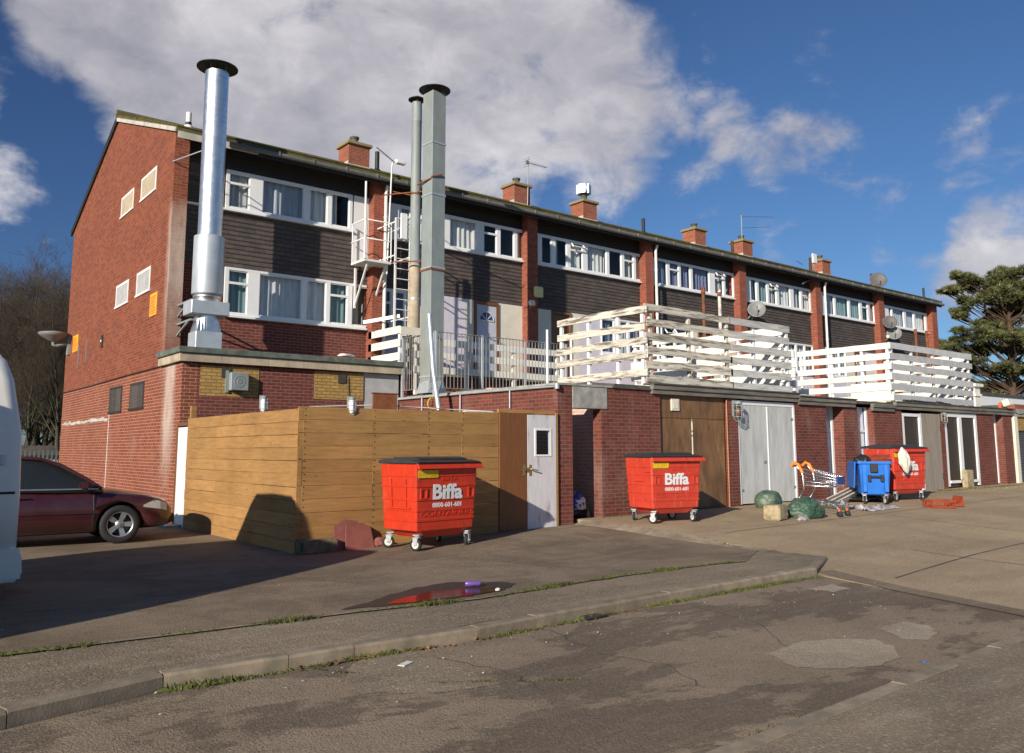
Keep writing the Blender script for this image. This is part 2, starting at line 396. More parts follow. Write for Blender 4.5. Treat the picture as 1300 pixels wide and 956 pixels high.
def curtain_mat(name, c, c2=None, sc=14, sheer=0.0):
    m, nt, b = newmat(name); v = worldpos(nt)
    col = ramp(nt, noise_(nt, v, 5, 4, .6, (3,1,.4)), [(.3, tuple(x*.75 for x in c)), (.7, c)]).outputs[0]
    if c2 is not None:
        f = ramp(nt, noise_(nt, v, sc, 3, .5), [(.55, 0.0), (.62, .9)]).outputs[0]; col = mix(nt, f, col, c2)
    nt.links.new(col, b.inputs['Base Color']); b.inputs['Roughness'].default_value = .9; b.inputs['Specular IOR Level'].default_value = .1
curtain_mat('net', (.80,.80,.80)); curtain_mat('net_blue', (.50,.54,.60)); curtain_mat('teal', (.26,.38,.39)); curtain_mat('net_grey', (.55,.55,.54))
curtain_mat('floral', (.22,.28,.45), (.40,.14,.17), 9); curtain_mat('blue_curtain', (.24,.29,.42)); curtain_mat('cream_curtain', (.55,.5,.38)); curtain_mat('green_blind', (.05,.16,.08))

# slate hanging, roof tiles
def slate(name, c1, c2, bw, rh, msize, dark, moss=None, bmp=.5):
    m, nt, b = newmat(name); L = nt.links; uv = coord(nt, 'UV'); v = worldpos(nt)
    t = nt.nodes.new('ShaderNodeTexBrick'); L.new(uv, t.inputs['Vector'])
    t.inputs['Scale'].default_value = 1; t.inputs['Brick Width'].default_value = bw; t.inputs['Row Height'].default_value = rh
    t.inputs['Mortar Size'].default_value = msize; t.inputs['Mortar Smooth'].default_value = .1; t.inputs['Bias'].default_value = 0
    t.inputs['Color1'].default_value = (*c1, 1); t.inputs['Color2'].default_value = (*c2, 1); t.inputs['Mortar'].default_value = (*dark, 1)
    k = math_(nt, 'MULTIPLY_ADD', noise_(nt, v, .9, 6, .65), .9, .55)
    col = mix(nt, 1.0, t.outputs[0], N_comb(nt, k), 'MULTIPLY')
    if moss:
        f = ramp(nt, noise_(nt, v, 2.2, 7, .7), [(.36, 0.0), (.56, .95)]).outputs[0]; col = mix(nt, f, col, moss)
    L.new(col, b.inputs['Base Color']); b.inputs['Roughness'].default_value = .8
    bump(nt, b, math_(nt, 'SUBTRACT', noise_(nt, v, 14, 5, .6), t.outputs[1]), bmp, .01)
slate('slate', (.105,.083,.072), (.070,.058,.053), .265, .115, .004, (.02,.017,.016))
slate('roof_tile', (.10,.075,.055), (.075,.06,.045), .3, .28, .012, (.03,.025,.02), moss=(.13,.115,.022), bmp=.9)
# ---------------------------------------------------------------- camera, light, sky
SUN_A, SUN_E = R_(24), R_(20.8)            # light travels towards +X and a little +Y
cam = bpy.data.objects.new('camera', bpy.data.cameras.new('camera')); COL.objects.link(cam); scene.camera = cam
cam.data.sensor_width = 36; cam.data.lens = 36*FL/1300; cam.data.shift_y = -44.5/1300; cam.data.clip_end = 3000; cam.data.clip_start = .05
cam.matrix_world = Matrix(((_R.x,_U.x,-_F.x,0),(_R.y,_U.y,-_F.y,0),(_R.z,_U.z,-_F.z,EYE),(0,0,0,1)))
ld = bpy.data.lights.new('sun', 'SUN'); ld.energy = 5.0; ld.angle = R_(.53); ld.color = (1.0,.90,.75)
sun = bpy.data.objects.new('sun', ld); COL.objects.link(sun)
sdir = Vector((math.cos(SUN_A)*math.cos(SUN_E), math.sin(SUN_A)*math.cos(SUN_E), -math.sin(SUN_E)))
sun.rotation_euler = sdir.to_track_quat('-Z', 'Y').to_euler(); sun.location = (-20,-10,20)
scene.view_settings.view_transform = 'Standard'; scene.view_settings.look = 'None'
scene.view_settings.exposure = 0.25; scene.view_settings.gamma = 1.0
try: scene.view_settings.use_curve_mapping = False
except Exception: pass

w = bpy.data.worlds.new('World'); scene.world = w; w.use_nodes = True
nt = w.node_tree; L = nt.links; bg = nt.nodes['Background']
SKY_K = .064
sky = N(nt, 'ShaderNodeTexSky', sky_type='NISHITA'); sky.sun_disc = False
sky.sun_elevation = SUN_E; sky.sun_rotation = math.atan2(-sdir.x, -sdir.y)
sky.altitude = 60; sky.air_density = 1.0; sky.dust_density = .35; sky.ozone_density = 2.2
dv = coord(nt, 'Generated')
def blob(x, y, r_in, r_out):
    d = ray(x, y).normalized(); q = N(nt, 'ShaderNodeVectorMath', operation='DOT_PRODUCT'); L.new(dv, q.inputs[0]); q.inputs[1].default_value = d
    mr = N(nt, 'ShaderNodeMapRange', interpolation_type='SMOOTHSTEP'); L.new(q.outputs['Value'], mr.inputs[0])
    mr.inputs[1].default_value = math.cos(r_out); mr.inputs[2].default_value = math.cos(r_in)
    return mr.outputs[0]
def blobs(lst):
    t = None
    for a in lst:
        k = a[4] if len(a) > 4 else 1.0
        b_ = blob(*a[:4]); b_ = math_(nt, 'MULTIPLY', b_, k)
        t = b_ if t is None else math_(nt, 'MAXIMUM', t, b_)
    return t
PX = 1/1060
big = blobs([(300,60,70*PX,190*PX),(200,100,20*PX,120*PX),(450,170,90*PX,190*PX),(330,215,40*PX,130*PX),(600,110,90*PX,200*PX),(740,110,40*PX,165*PX),(600,215,30*PX,120*PX),(120,20,10*PX,110*PX),(760,200,10*PX,110*PX,.7),(450,30,60*PX,160*PX)])
wisp = blobs([(8,235,10*PX,75*PX,.50),(50,285,10*PX,65*PX,.46),(90,300,5*PX,50*PX,.4),(940,160,10*PX,80*PX,.62),(990,190,10*PX,85*PX,.72),(1050,190,5*PX,70*PX,.68),(880,90,5*PX,90*PX,.5),(1000,280,5*PX,80*PX,.5),(1060,70,5*PX,70*PX,.42),(1285,300,40*PX,95*PX,.95),(1250,360,20*PX,85*PX,.85),(1205,345,5*PX,60*PX,.6),(1225,180,8*PX,65*PX,.8),(1275,170,8*PX,75*PX,.72),(1200,290,5*PX,70*PX,.5),(1140,310,4*PX,60*PX,.5),(900,0,4*PX,70*PX,.5),(1100,90,4*PX,90*PX,.45),(830,150,5*PX,80*PX,.6),(1120,250,5*PX,90*PX,.5),(900,250,5*PX,80*PX,.5),(1010,330,5*PX,70*PX,.5),(780,60,5*PX,90*PX,.6),(1330,250,40*PX,160*PX,.8),(-420,150,100*PX,330*PX,.8),(-900,300,100*PX,500*PX,.8)])
n1 = noise_(nt, dv, 5.2, 9, .58, (1,1,1.5), .25); n2 = noise_(nt, dv, 16, 7, .6, (1,1,1.5), .4)
nn = math_(nt, 'ADD', math_(nt, 'MULTIPLY', n1, .7), math_(nt, 'MULTIPLY', n2, .3))
d1 = math_(nt, 'ADD', math_(nt, 'MULTIPLY', big, 1.36), math_(nt, 'MULTIPLY_ADD', nn, 3.3, -2.15))
d2 = math_(nt, 'ADD', math_(nt, 'MULTIPLY', wisp, 1.4), math_(nt, 'MULTIPLY_ADD', nn, 4.2, -2.72))
dens = math_(nt, 'MAXIMUM', d1, d2)
den = N(nt, 'ShaderNodeMapRange', interpolation_type='SMOOTHSTEP'); L.new(dens, den.inputs[0]); den.inputs[1].default_value = .0; den.inputs[2].default_value = .75; den.inputs[4].default_value = .93
shade = math_(nt, 'ADD', math_(nt, 'MULTIPLY', noise_(nt, dv, 3.1, 7, .55, (1,1,1.6), .3), .75), math_(nt, 'MULTIPLY', n2, .25))
ck = 1/SKY_K
cc = ramp(nt, shade, [(.34, (.265*ck,.265*ck,.315*ck)), (.48, (.43*ck,.42*ck,.455*ck)), (.61, (.66*ck,.64*ck,.655*ck))])
tint = mix(nt, 1.0, sky.outputs[0], (.60,.84,1.16), 'MULTIPLY')
pol = blob(-150,-60, 120*PX, 950*PX); tint = mix(nt, math_(nt, 'MULTIPLY', pol, .55), tint, mix(nt, 1.0, tint, (.40,.42,.55), 'MULTIPLY'))
final = mix(nt, den.outputs[0], tint, cc.outputs[0])
L.new(final, bg.inputs[0]); bg.inputs[1].default_value = SKY_K

# ---------------------------------------------------------------- ground
def asphalt(name, c, dark, lite, patch=0.0, patch_dark=(.04,.034,.03), sc3=(1,1,1), spd=.5, pthr=(.47,.56)):
    m, nt, b = newmat(name); L = nt.links; v = worldpos(nt)
    a = noise_(nt, v, .5, 7, .65); col = ramp(nt, a, [(.3, dark), (.55, c), (.75, tuple(x*1.2 for x in c))]).outputs[0]
    if patch > 0:
        p = noise_(nt, v, .75, 13, .70, sc3, .35); col = mix(nt, ramp(nt, p, [(pthr[0], 0.0), (pthr[1], patch)]).outputs[0], col, patch_dark)
        st = noise_(nt, v, 3.0, 6, .7, (.35,1.6,1)); col = mix(nt, ramp(nt, st, [(.5, 0.0), (.75, .35)]).outputs[0], col, lite)
    g = noise_(nt, v, 30, 5, .85); col = mix(nt, ramp(nt, g, [(.53, 0.0), (.62, spd)]).outputs[0], col, lite)
    g2 = noise_(nt, v, 55, 3, .7); col = mix(nt, ramp(nt, g2, [(.32, .75), (.46, 0.0)]).outputs[0], col, tuple(x*.35 for x in dark))
    L.new(col, b.inputs['Base Color']); b.inputs['Roughness'].default_value = .9; b.inputs['Specular IOR Level'].default_value = .25
    h = math_(nt, 'ADD', noise_(nt, v, 60, 4, .65), math_(nt, 'MULTIPLY', noise_(nt, v, 5, 5, .6), 1.0)); bump(nt, b, h, .9, .02)
asphalt('asphalt', (.258,.200,.142), (.178,.136,.096), (.42,.34,.24), .45, (.11,.080,.054), spd=.4)
asphalt('asphalt_road', (.305,.236,.168), (.22,.168,.118), (.40,.32,.23), .64, (.108,.083,.063), (.50,1.15,1), .45, (.488,.520))
asphalt('asphalt_path', (.285,.226,.160), (.205,.161,.114), (.56,.48,.37), .4, (.15,.113,.078), (.6,1.2,1), .75)
asphalt('concrete', (.44,.335,.215), (.33,.25,.16), (.52,.42,.30), .55, (.27,.20,.13), (.30,1.7,1), .2, (.5,.72))
asphalt('patch_concrete', (.42,.35,.26), (.31,.255,.185), (.54,.48,.38), .35, (.27,.215,.16))
asphalt('far_ground', (.07,.07,.035), (.045,.05,.022), (.1,.1,.06), .3)

def z_yard(x, y): return .022*max(0, min(6, x-5.4))*sstep(8, 12, y)
def z_apron(x, y):
    t = sstep(4.5, 12.2, y)*max(sstep(9.3, 12.4, x), sstep(7.4, 9.6, y)); lo = -.0905+.006*max(0, x-10); hi = .20+.0087*max(0, min(30, x-11)); return lo+(hi-lo)*t
def z_road(x, y): return -.095
def zground(x, y): return max(z_apron(x, y) if x > 11.2 else -9, z_yard(x, y) if (x < 11.35 and y > 7.4) else -9, -.095)
def sheet(name, poly, zf, mat, step=1.0, label=None, drop=0.0):
    bm = bmesh.new(); vs = [bm.verts.new((p[0], p[1], 0)) for p in poly]; bm.faces.new(vs)
    xs = [p[0] for p in poly]; ys = [p[1] for p in poly]
    for k, (a, b_) in enumerate(((min(xs), max(xs)), (min(ys), max(ys)))):
        t = a+step
        while t < b_:
            no = (1,0,0) if k == 0 else (0,1,0); co = (t,0,0) if k == 0 else (0,t,0)
            bmesh.ops.bisect_plane(bm, geom=bm.verts[:]+bm.edges[:]+bm.faces[:], plane_co=co, plane_no=no, dist=1e-4); t += step
    for v in bm.verts: v.co.z = zf(v.co.x, v.co.y)
    if drop > 0:
        r = bmesh.ops.extrude_edge_only(bm, edges=[e for e in bm.edges if e.is_boundary])
        for v in [g for g in r['geom'] if isinstance(g, bmesh.types.BMVert)]: v.co.z -= drop
    bmesh.ops.recalc_face_normals(bm, faces=bm.faces)
    if sum(f.normal.z*f.calc_area() for f in bm.faces) < 0: bmesh.ops.reverse_faces(bm, faces=bm.faces)
    me = bpy.data.meshes.new(name); bm.to_mesh(me); bm.free(); me.materials.append(MAT[mat])
    o = bpy.data.objects.new(name, me); COL.objects.link(o); o['kind'] = 'structure'
    if label: o['label'] = label
    return o
def g2(px, z=0.0): return [tuple(onZ(x, y, z)[:2]) for x, y in px]
kerb_line = [(-60,-2.0),(-12,2.6),(-3,5.0)] + g2([(207.7,857.7),(367,833.5),(450,819.6),(607.7,797),(746,771),(850,752.5),(960,734.5),(1037,721.5)])
edge_line = [(-60,2.5),(-12,6.2),(-3,7.0)] + g2([(0,833),(242,804),(450,778),(607,761),(746,738),(850,723),(902,717),(947,713)], .0)
KX, KY = kerb_line[-1]
sheet('ground', [(-400,-300),(500,-300),(500,500),(-400,500)], lambda x, y: -.30, 'far_ground', 60)
sheet('road', [(-60,-6)] + [(9.6,-6),(9.15,3.1),(9.75,5.0),(KX+.02,KY-.1)] + [(x, y-.03) for x, y in kerb_line[::-1]], z_road, 'asphalt_road', 2.0)
def off(line, d): return [(x-.0*d, y+d) for x, y in line]
sheet('pavement', off(kerb_line, .10) + [(11.34,6.95),(11.34,8.1)] + edge_line[::-1], lambda x, y: -.004, 'asphalt_path', 2.0, drop=.06)
yard_poly = edge_line + [(11.32,8.1),(11.32,12.16),(11.2,12.4),(5.4,20.0),(5.4,45),(-60,45)]
sheet('yard', yard_poly, z_yard, 'asphalt', .8, drop=.05)
sheet('concrete_apron', [(11.3,12.3),(11.3,7.2),(KX+.02,KY),(KX-.02,KY-.15),(9.75,5.0),(9.15,3.1),(8.8,-6),(120,-6),(120,30),(43.6,30),(43.6,12.3)], z_apron, 'concrete', 1.0, drop=.3)
sheet('far_pavement', [(-60,-6),(9.0,-6),(9.3,2.95),(8.0,3.0),(5.6,2.92),(0,2.7),(-60,1.2)], lambda x, y: .0, 'asphalt_path', 2.0, drop=.08)
mbr = MB()
for k in range(24):                                   # worn ramp up to the concrete
    y0 = 7.0+k*.22; y1 = y0+.22
    def rp(x, y): return (x, y, (z_yard(x, y)+.004 if y > 8.1 else .002))
    def w_(y): return .10+.16*sstep(7.4, 10, y)+.03*mnoise.noise(Vector((y*2.3,1,0)))
    if y1 > 12.2: break
    mbr.face([rp(11.3-w_(y0), y0), (11.315, y0, max(z_apron(11.315, y0), rp(11.3, y0)[2])+.003), (11.315, y1, max(z_apron(11.315, y1), rp(11.3, y1)[2])+.003), rp(11.3-w_(y1), y1)], smooth=True)
mbr.build('apron_ramp', MAT['kerb_stone'])['kind'] = 'structure'
# dark band where the road meets the concrete, joints, mended patches
def strip(name, line, wdt, zf, mat, dz=.004):
    mb = MB()
    for (a, b_) in zip(line[:-1], line[1:]):
        n = max(1, int((Vector(b_)-Vector(a)).length/.5)); d = (Vector(b_)-Vector(a)).normalized(); s = Vector((-d.y, d.x))*wdt/2
        for i in range(n):
            p = Vector(a).lerp(Vector(b_), i/n); q = Vector(a).lerp(Vector(b_), (i+1)/n)
            mb.face([(*(p-s), zf(*(p-s))+dz), (*(q-s), zf(*(q-s))+dz), (*(q+s), zf(*(q+s))+dz), (*(p+s), zf(*(p+s))+dz)])
    o = mb.build(name, MAT[mat]); o['kind'] = 'structure'; return o
strip('road_joint', [(10.42,6.45),(9.83,4.95),(9.25,3.1),(8.9,-4)], .30, lambda x, y: max(z_apron(x, y), z_road(x, y)), 'asphalt', .006)
strip('concrete_joint', [(10.6,5.55),(13.5,5.85),(15.4,5.95),(24,6.3)], .035, z_apron, 'felt')
strip('concrete_joint', [(13.2,6.6),(12.9,2.0)], .03, z_apron, 'felt')
strip('concrete_joint', [(17.5,9.2),(17.3,3.0)], .025, z_apron, 'felt')
strip('concrete_joint', [(12.0,9.3),(20,9.55),(31,9.8)], .02, z_apron, 'felt')
def crack(px, z, wdt, seed):
    rnd = random.Random(seed); pts = []; g = g2(px, z)
    for a, b_ in zip(g[:-1], g[1:]):
        for i in range(7): t = i/7; pts.append((a[0]+(b_[0]-a[0])*t+rnd.uniform(-.03,.03), a[1]+(b_[1]-a[1])*t+rnd.uniform(-.03,.03)))
    strip('crack', pts, wdt, lambda x, y: z, 'felt', .003)
crack([(560,836),(640,852),(700,880)], -.095, .012, 1); crack([(880,770),(960,790),(1010,830)], -.095, .010, 2); crack([(700,800),(760,830),(850,845),(900,880)], -.095, .012, 3)
crack([(300,700),(380,735),(470,742)], .0, .010, 4); crack([(620,720),(700,712),(800,700)], .02, .010, 5); crack([(560,800),(660,782),(760,765)], -.002, .010, 6)
def patch_sheet(name, px, z, mat, seed, dz=.004):
    rnd = random.Random(seed); pts = g2(px, z); mb = MB(); out = []
    for i in range(len(pts)):
        a = Vector(pts[i]); b_ = Vector(pts[(i+1) % len(pts)])
        for k in range(6):
            p = a.lerp(b_, k/6); out.append((p.x+rnd.uniform(-.025,.025), p.y+rnd.uniform(-.025,.025), z+dz))
    mb.face(out); o = mb.build(name, MAT[mat]); o['kind'] = 'structure'; return o
patch_sheet('repair_patch', [(976,830),(1010,816),(1060,811),(1110,812),(1136,823),(1142,836),(1110,846),(1060,850),(1010,848)], -.095, 'patch_concrete', 1)
patch_sheet('repair_patch', [(1112,798),(1145,790),(1180,794),(1190,806),(1178,813),(1150,813)], -.095, 'patch_concrete', 2)
patch_sheet('repair_patch', [(1026,748),(1055,742),(1080,748),(1060,752)], -.095, 'patch_concrete', 3)
patch_sheet('repair_patch', [(440,850),(470,829),(520,826),(560,840),(640,868),(560,880),(450,880)], -.095, 'asphalt_path', 4)

# kerbs: real stones laid end to end
def kerb_run(line, zt, zb, wdt, inward, name):
    mb = MB(); 
    segs = []
    for a, b_ in zip(line[:-1], line[1:]):
        a = Vector(a); b_ = Vector(b_); n = max(1, round((b_-a).length/.91))
        for i in range(n): segs.append((a.lerp(b_, i/n), a.lerp(b_, (i+1)/n)))
    for p, q in segs:
        if p.x < -14: continue
        d = (q-p).normalized(); nrm = Vector((-d.y, d.x))*inward; p2 = p+d*.004; q2 = q-d*.004; j = random.uniform(-.006,.006)
        c = [p2, q2, q2+nrm*wdt, p2+nrm*wdt]
        r = .02; prof = [(0, zb), (0, zt-r), (r, zt), (wdt, zt), (wdt, zb)]
        vs = []
        for e in (p2, q2):
            for (o_, z) in prof: vv = e+nrm*o_; vs.append((vv.x, vv.y, z+j))
        k = len(prof)
        mb.mesh(vs, [tuple(range(k)), tuple(range(2*k-1, k-1, -1))]+[(i, (i+1) % k, k+(i+1) % k, k+i) for i in range(k)])
    o = mb.build(name, MAT['kerb_stone'], bevel=0); o['kind'] = 'structure'; return o
kerb_run(kerb_line[1:], .006, -.25, .13, 1, 'kerb')
kerb_run([(KX,KY),(11.33,6.93)], -.002, -.3, .13, 1, 'kerb')
kerb_run([(-14,2.75),(0,2.80),(5.6,3.02),(8.0,3.1),(9.25,3.12)], .008, -.25, .12, -1, 'kerb')
# low rounded edging between yard and pavement
strip('yard_edging', [tuple(p) for p in edge_line[2:]], .06, lambda x, y: .0, 'kerb_stone', .012)

def ribbon_blades(name, line, n, spread, hmin, hmax, zf, seed, mat='grass', clump=1.0):
    rnd = random.Random(seed); mb = MB(); segs = [(Vector(a), Vector(b_)) for a, b_ in zip(line[:-1], line[1:])]
    Ls = [(b_-a).length for a, b_ in segs]; tot = sum(Ls)
    for i in range(n):
        t = rnd.random()*tot; k = 0
        while t > Ls[k]: t -= Ls[k]; k += 1
        a, b_ = segs[k]; p = a.lerp(b_, t/Ls[k])
        dn = mnoise.noise(Vector((p.x*1.7, p.y*1.7, seed)))+.35*mnoise.noise(Vector((p.x*6, p.y*6, seed)))
        if dn < rnd.uniform(-.35, .35)*clump: continue
        d = (b_-a).normalized(); o_ = rnd.gauss(0, spread)*(.6+max(0, dn)); q = Vector((p.x-d.y*o_, p.y+d.x*o_))
        h = rnd.uniform(hmin, hmax)*(.6+max(0, dn)); an = rnd.uniform(0, 6.28); wv = Vector((math.cos(an), math.sin(an), 0))*.006; ln = Vector((rnd.uniform(-.6,.6), rnd.uniform(-.6,.6), 0))*h
        z = zf(q.x, q.y); bse = Vector((q.x, q.y, z)); tip = bse+ln+Vector((0,0,h))
        mb.face([bse-wv, bse+wv, tip], r=rnd.random())
    return T(mb.build(name, MAT[mat], fixn=False), kind='stuff', label='thin ragged line of grass and moss in a joint')
ribbon_blades('grass', edge_line[3:], 9000, .035, .012, .05, lambda x, y: 0.0, 3, clump=.7)
ribbon_blades('grass', [(x, y-.05) for x, y in kerb_line[3:]], 5000, .035, .012, .045, lambda x, y: -.095, 4)
ribbon_blades('grass', [(4.2,3.08),(8.9,3.16)], 2500, .035, .012, .04, lambda x, y: -.095, 5)
ribbon_blades('grass', [(2.9,6.1),(3.4,5.2),(4.3,4.6)], 900, .02, .01, .03, lambda x, y: -.095, 6)
ribbon_blades('grass', [(24.5,11.8),(32,11.5)], 3000, .15, .02, .07, z_apron, 7)
ribbon_blades('grass', [(12.0,12.05),(12.5,12.0)], 400, .06, .02, .06, z_apron, 8)
ribbon_blades('grass', [(11.3,9.2),(11.28,7.4)], 500, .03, .01, .04, z_apron, 9)
def moss_run(line, wdt, zf, seed):
    rnd = random.Random(seed); mb = MB()
    for a, b_ in zip(line[:-1], line[1:]):
        a = Vector(a); b_ = Vector(b_); d = (b_-a).normalized(); s = Vector((-d.y, d.x)); t = 0; Lg = (b_-a).length
        while t < Lg:
            p = a+d*t; k = .5+mnoise.noise(Vector((p.x*1.3, p.y*1.3, seed)))
            if k > .25:
                r = wdt*k; h = .012+.02*k; c = p+s*rnd.uniform(-.02,.02); pts = []
                for j in range(7):
                    an = 6.283*j/7; rr = r*rnd.uniform(.6,1.2); q = c+d*math.cos(an)*rr*1.6+s*math.sin(an)*rr; pts.append((q.x, q.y, zf(q.x, q.y)+.003))
                top = (c.x, c.y, zf(c.x, c.y)+h)
                for j in range(7): mb.face([pts[j], pts[(j+1) % 7], top], smooth=True)
            t += rnd.uniform(.04,.1)
    return T(mb.build('moss', MAT['moss'], fixn=False), kind='stuff', label='low cushions of moss along a paving joint')
moss_run(edge_line[3:], .06, lambda x, y: .008, 2)
moss_run([(x, y-.05) for x, y in kerb_line[3:]], .055, lambda x, y: -.095, 5)
def scatter(name, line, n, spread, size, zf, seed, mat, label):
    rnd = random.Random(seed); mb = MB()
    for i in range(n):
        k = rnd.randrange(len(line)-1); p = Vector(line[k]).lerp(Vector(line[k+1]), rnd.random()); x = p.x+rnd.gauss(0, spread); y = p.y+rnd.gauss(0, spread*.5)
        z = zf(x, y)+.006; a = rnd.uniform(0, 6.28); s = rnd.uniform(.5, 1)*size; u = Vector((math.cos(a), math.sin(a), rnd.uniform(-.3,.5)))*s; v_ = Vector((-math.sin(a), math.cos(a), rnd.uniform(0,.4)))*s*.6
        c = Vector((x, y, z+.008)); mb.face([c-u, c-v_*.9, c+u*1.1, c+v_], r=rnd.random())
    return T(mb.build(name, MAT[mat], fixn=False), kind='stuff', label=label)
scatter('fallen_leaves', [(x, y-.07) for x, y in kerb_line[4:9]], 130, .06, .03, z_road, 1, 'leaf_litter', 'brown dead leaves caught along the kerb')
scatter('grit', [(2.5,5.5),(6,5.8),(9.5,5.5),(7,4.2)], 260, .8, .012, z_road, 2, 'litter_pale', 'pale grit scattered over the road')
scatter('grit', [(2,8.6),(6,9.5),(10,10)], 120, .9, .010, z_yard, 3, 'litter_pale', 'pale grit scattered over the yard')
scatter('litter', [(27,11.3),(31,10.9)], 60, .4, .045, z_apron, 4, 'litter_pale', 'white scraps of litter beside the far garage doors')
scatter('fallen_leaves', [(12,11.2),(22,11.3)], 90, .8, .025, z_apron, 5, 'leaf_litter', 'brown dead leaves scattered before the garages')

# puddle with a drinks can
m, nt, b = newmat('wet'); b.inputs['Base Color'].default_value = (.03,.018,.014,1); b.inputs['Roughness'].default_value = .10; b.inputs['IOR'].default_value = 1.33; bump(nt, b, noise_(nt, worldpos(nt), 16, 4, .6), .25, .006)
m2, nt2, b2 = newmat('damp'); b2.inputs['Base Color'].default_value = (.05,.038,.03,1); b2.inputs['Roughness'].default_value = .55
bump(nt2, b2, noise_(nt2, worldpos(nt2), 110, 3, .6), .6, .01)
patch_sheet('damp_patch', [(432,775),(470,764),(520,748),(570,740),(640,739),(655,742),(640,750),(600,757),(560,762),(500,769)], 0.0, 'damp', 5, .006)
patch_sheet('puddle', [(492,768),(505,762),(545,752),(590,749),(625,747),(628,751),(600,757),(560,761),(520,766)], 0.0, 'wet', 6, .010)
# ================================================================ the maisonette block
XG, YF, YW = 5.45, 19.58, 19.86           # gable plane, pier fronts, window plane
YB, ZE, YR, ZR, XE = 30.85, 8.97, 25.43, 11.02, 43.15
blk = root('maisonette_block', (XG, YF, 0))
T(blk, 'long three storey red brick maisonette block with slate hung walls and mossy roof edge', 'building')
mb = MB()
# gable end: upper leaf and the deeper ground storey, one wall
prof = [(18.22,-.3),(YB,-.3),(YB,ZE),(YR,ZR),(YF,ZE),(YF,3.47),(18.22,3.47)]
low = [(18.22,-.3),(YB,-.3),(YB,3.42),(18.22,3.42)]
mb.prism(low, 'x', XG, XG+.33, 1)
mb.prism([(YF,3.42),(YB,3.42),(YB,ZE),(YR,ZR+.1),(YF,ZE)], 'x', XG, XG+.33, 0)
mb.build('gable_wall', [MAT['brick_gable'], MAT['brick_lower']], blk)
mb = MB(); mb.box((XG+.33,YB-.3,-.3),(XE,YB,ZE)); mb.build('rear_wall', MAT['brick_fin'], blk)
mb = MB(); mb.prism([(YF+.01,-.3),(YB,-.3),(YB,ZE),(YR,ZR),(YF+.01,ZE)], 'x', XE-.33, XE); mb.build('end_wall', MAT['brick_fin'], blk)
# roof
mb = MB(); t = .10; ey, ez = 19.34, 8.90
sl = (ZR+.13-ez)/(YR-ey)
mb.prism([(ey,ez),(ey,ez+t),(YR,ZR+.13+t),(YR,ZR+.13)], 'x', XG-.05, XE+.1)
mb.prism([(YB+.3,ez),(YR+.004,ZR+.13),(YR+.004,ZR+.13+t),(YB+.3,ez+t)], 'x', XG-.05, XE+.1)
for k in range(20):                                        # lapped courses seen along the edge
    y = ey+k*.31; z = ez+t+sl*(y-ey)
    mb.prism([(y-.02,z+.003),(y-.02,z+.034),(y+.30,z+.012+sl*.32),(y+.30,z+.003+sl*.32)], 'x', XG-.06, XE+.11)
mb.tube([(XG-.06,YR,ZR+.28),(XE+.1,YR,ZR+.28)], .12, 10)
mb.build('roof', MAT['roof_tile'], blk)
mb = MB(); mb.bar((XG-.03,YR,ZR+.10),(XG-.03,YB+.28,ez-.02),.05,.2); mb.bar((XG-.03,YR,ZR+.10),(XG-.03,ey+.1,ez+.06),.05,.10,m=1)
mb.build('bargeboard', [MAT['black'], MAT['fascia_pale']], blk)
mb = MB(); mb.box((XG+.35,ey,ez-.02),(XE,YW+.1,ez+.01),0); mb.build('soffit', MAT['black'], blk)
mb = MB(); mb.box((XG-.02,ey-.005,8.74),(7.35,ey+.02,8.90)); mb.build('fascia_board', MAT['fascia_pale'], blk)
mb = MB(); mb.box((7.35,ey+.0,8.70),(XE+.05,ey+.02,8.90)); mb.build('fascia_board', MAT['dark_timber'], blk)
mb = MB(); mb.tube([(6.6,ey-.065,8.83),(XE+.1,ey-.065,8.83)], .062, 10)
for i in range(40): mb.box((6.9+i*.92,ey-.14,8.79),(6.94+i*.92,ey,8.90))
mb.build('gutter', MAT['gutter'], blk)
# piers between the flats
FX = [(XG+.33,XG+.62)]+[(10.70,11.04),(16.10,16.50),(21.44,21.82),(26.76,27.20),(32.08,32.48),(37.36,37.82),(42.60,XE)]
for a, b_ in FX[1:]:
    mb = MB(); mb.box((a,YF,2.95),(b_,YW+.25,8.89)); mb.build('pier', MAT['brick_fin'], blk)
# timber band above the windows and the backing of the slate hanging
mb = MB()
for i in range(7):
    a, b_ = FX[i][1] if i else XG+.33, FX[i+1][0]
    for k in range(4): mb.box((a,YW+.02-.004*k,8.40+k*.12),(b_,YW+.12,8.515+k*.12))
mb.build('timber_band', MAT['dark_timber'], blk)
for i in range(7):
    a, b_ = FX[i][1] if i else XG+.33, FX[i+1][0]
    mb = MB(); mb.box((a,YW+.03,5.99),(b_,YW+.22,7.34)); n = 12
    for k in range(n):
        z = 5.97+k*.1145; mb.prism([(YW+.016,z),(YW+.013,z+.003),(YW+.028,z+.1145),(YW+.03,z)], 'x', a+.002, b_-.002, r=random.random())
    mb.build('slate_hanging', MAT['slate'], blk)

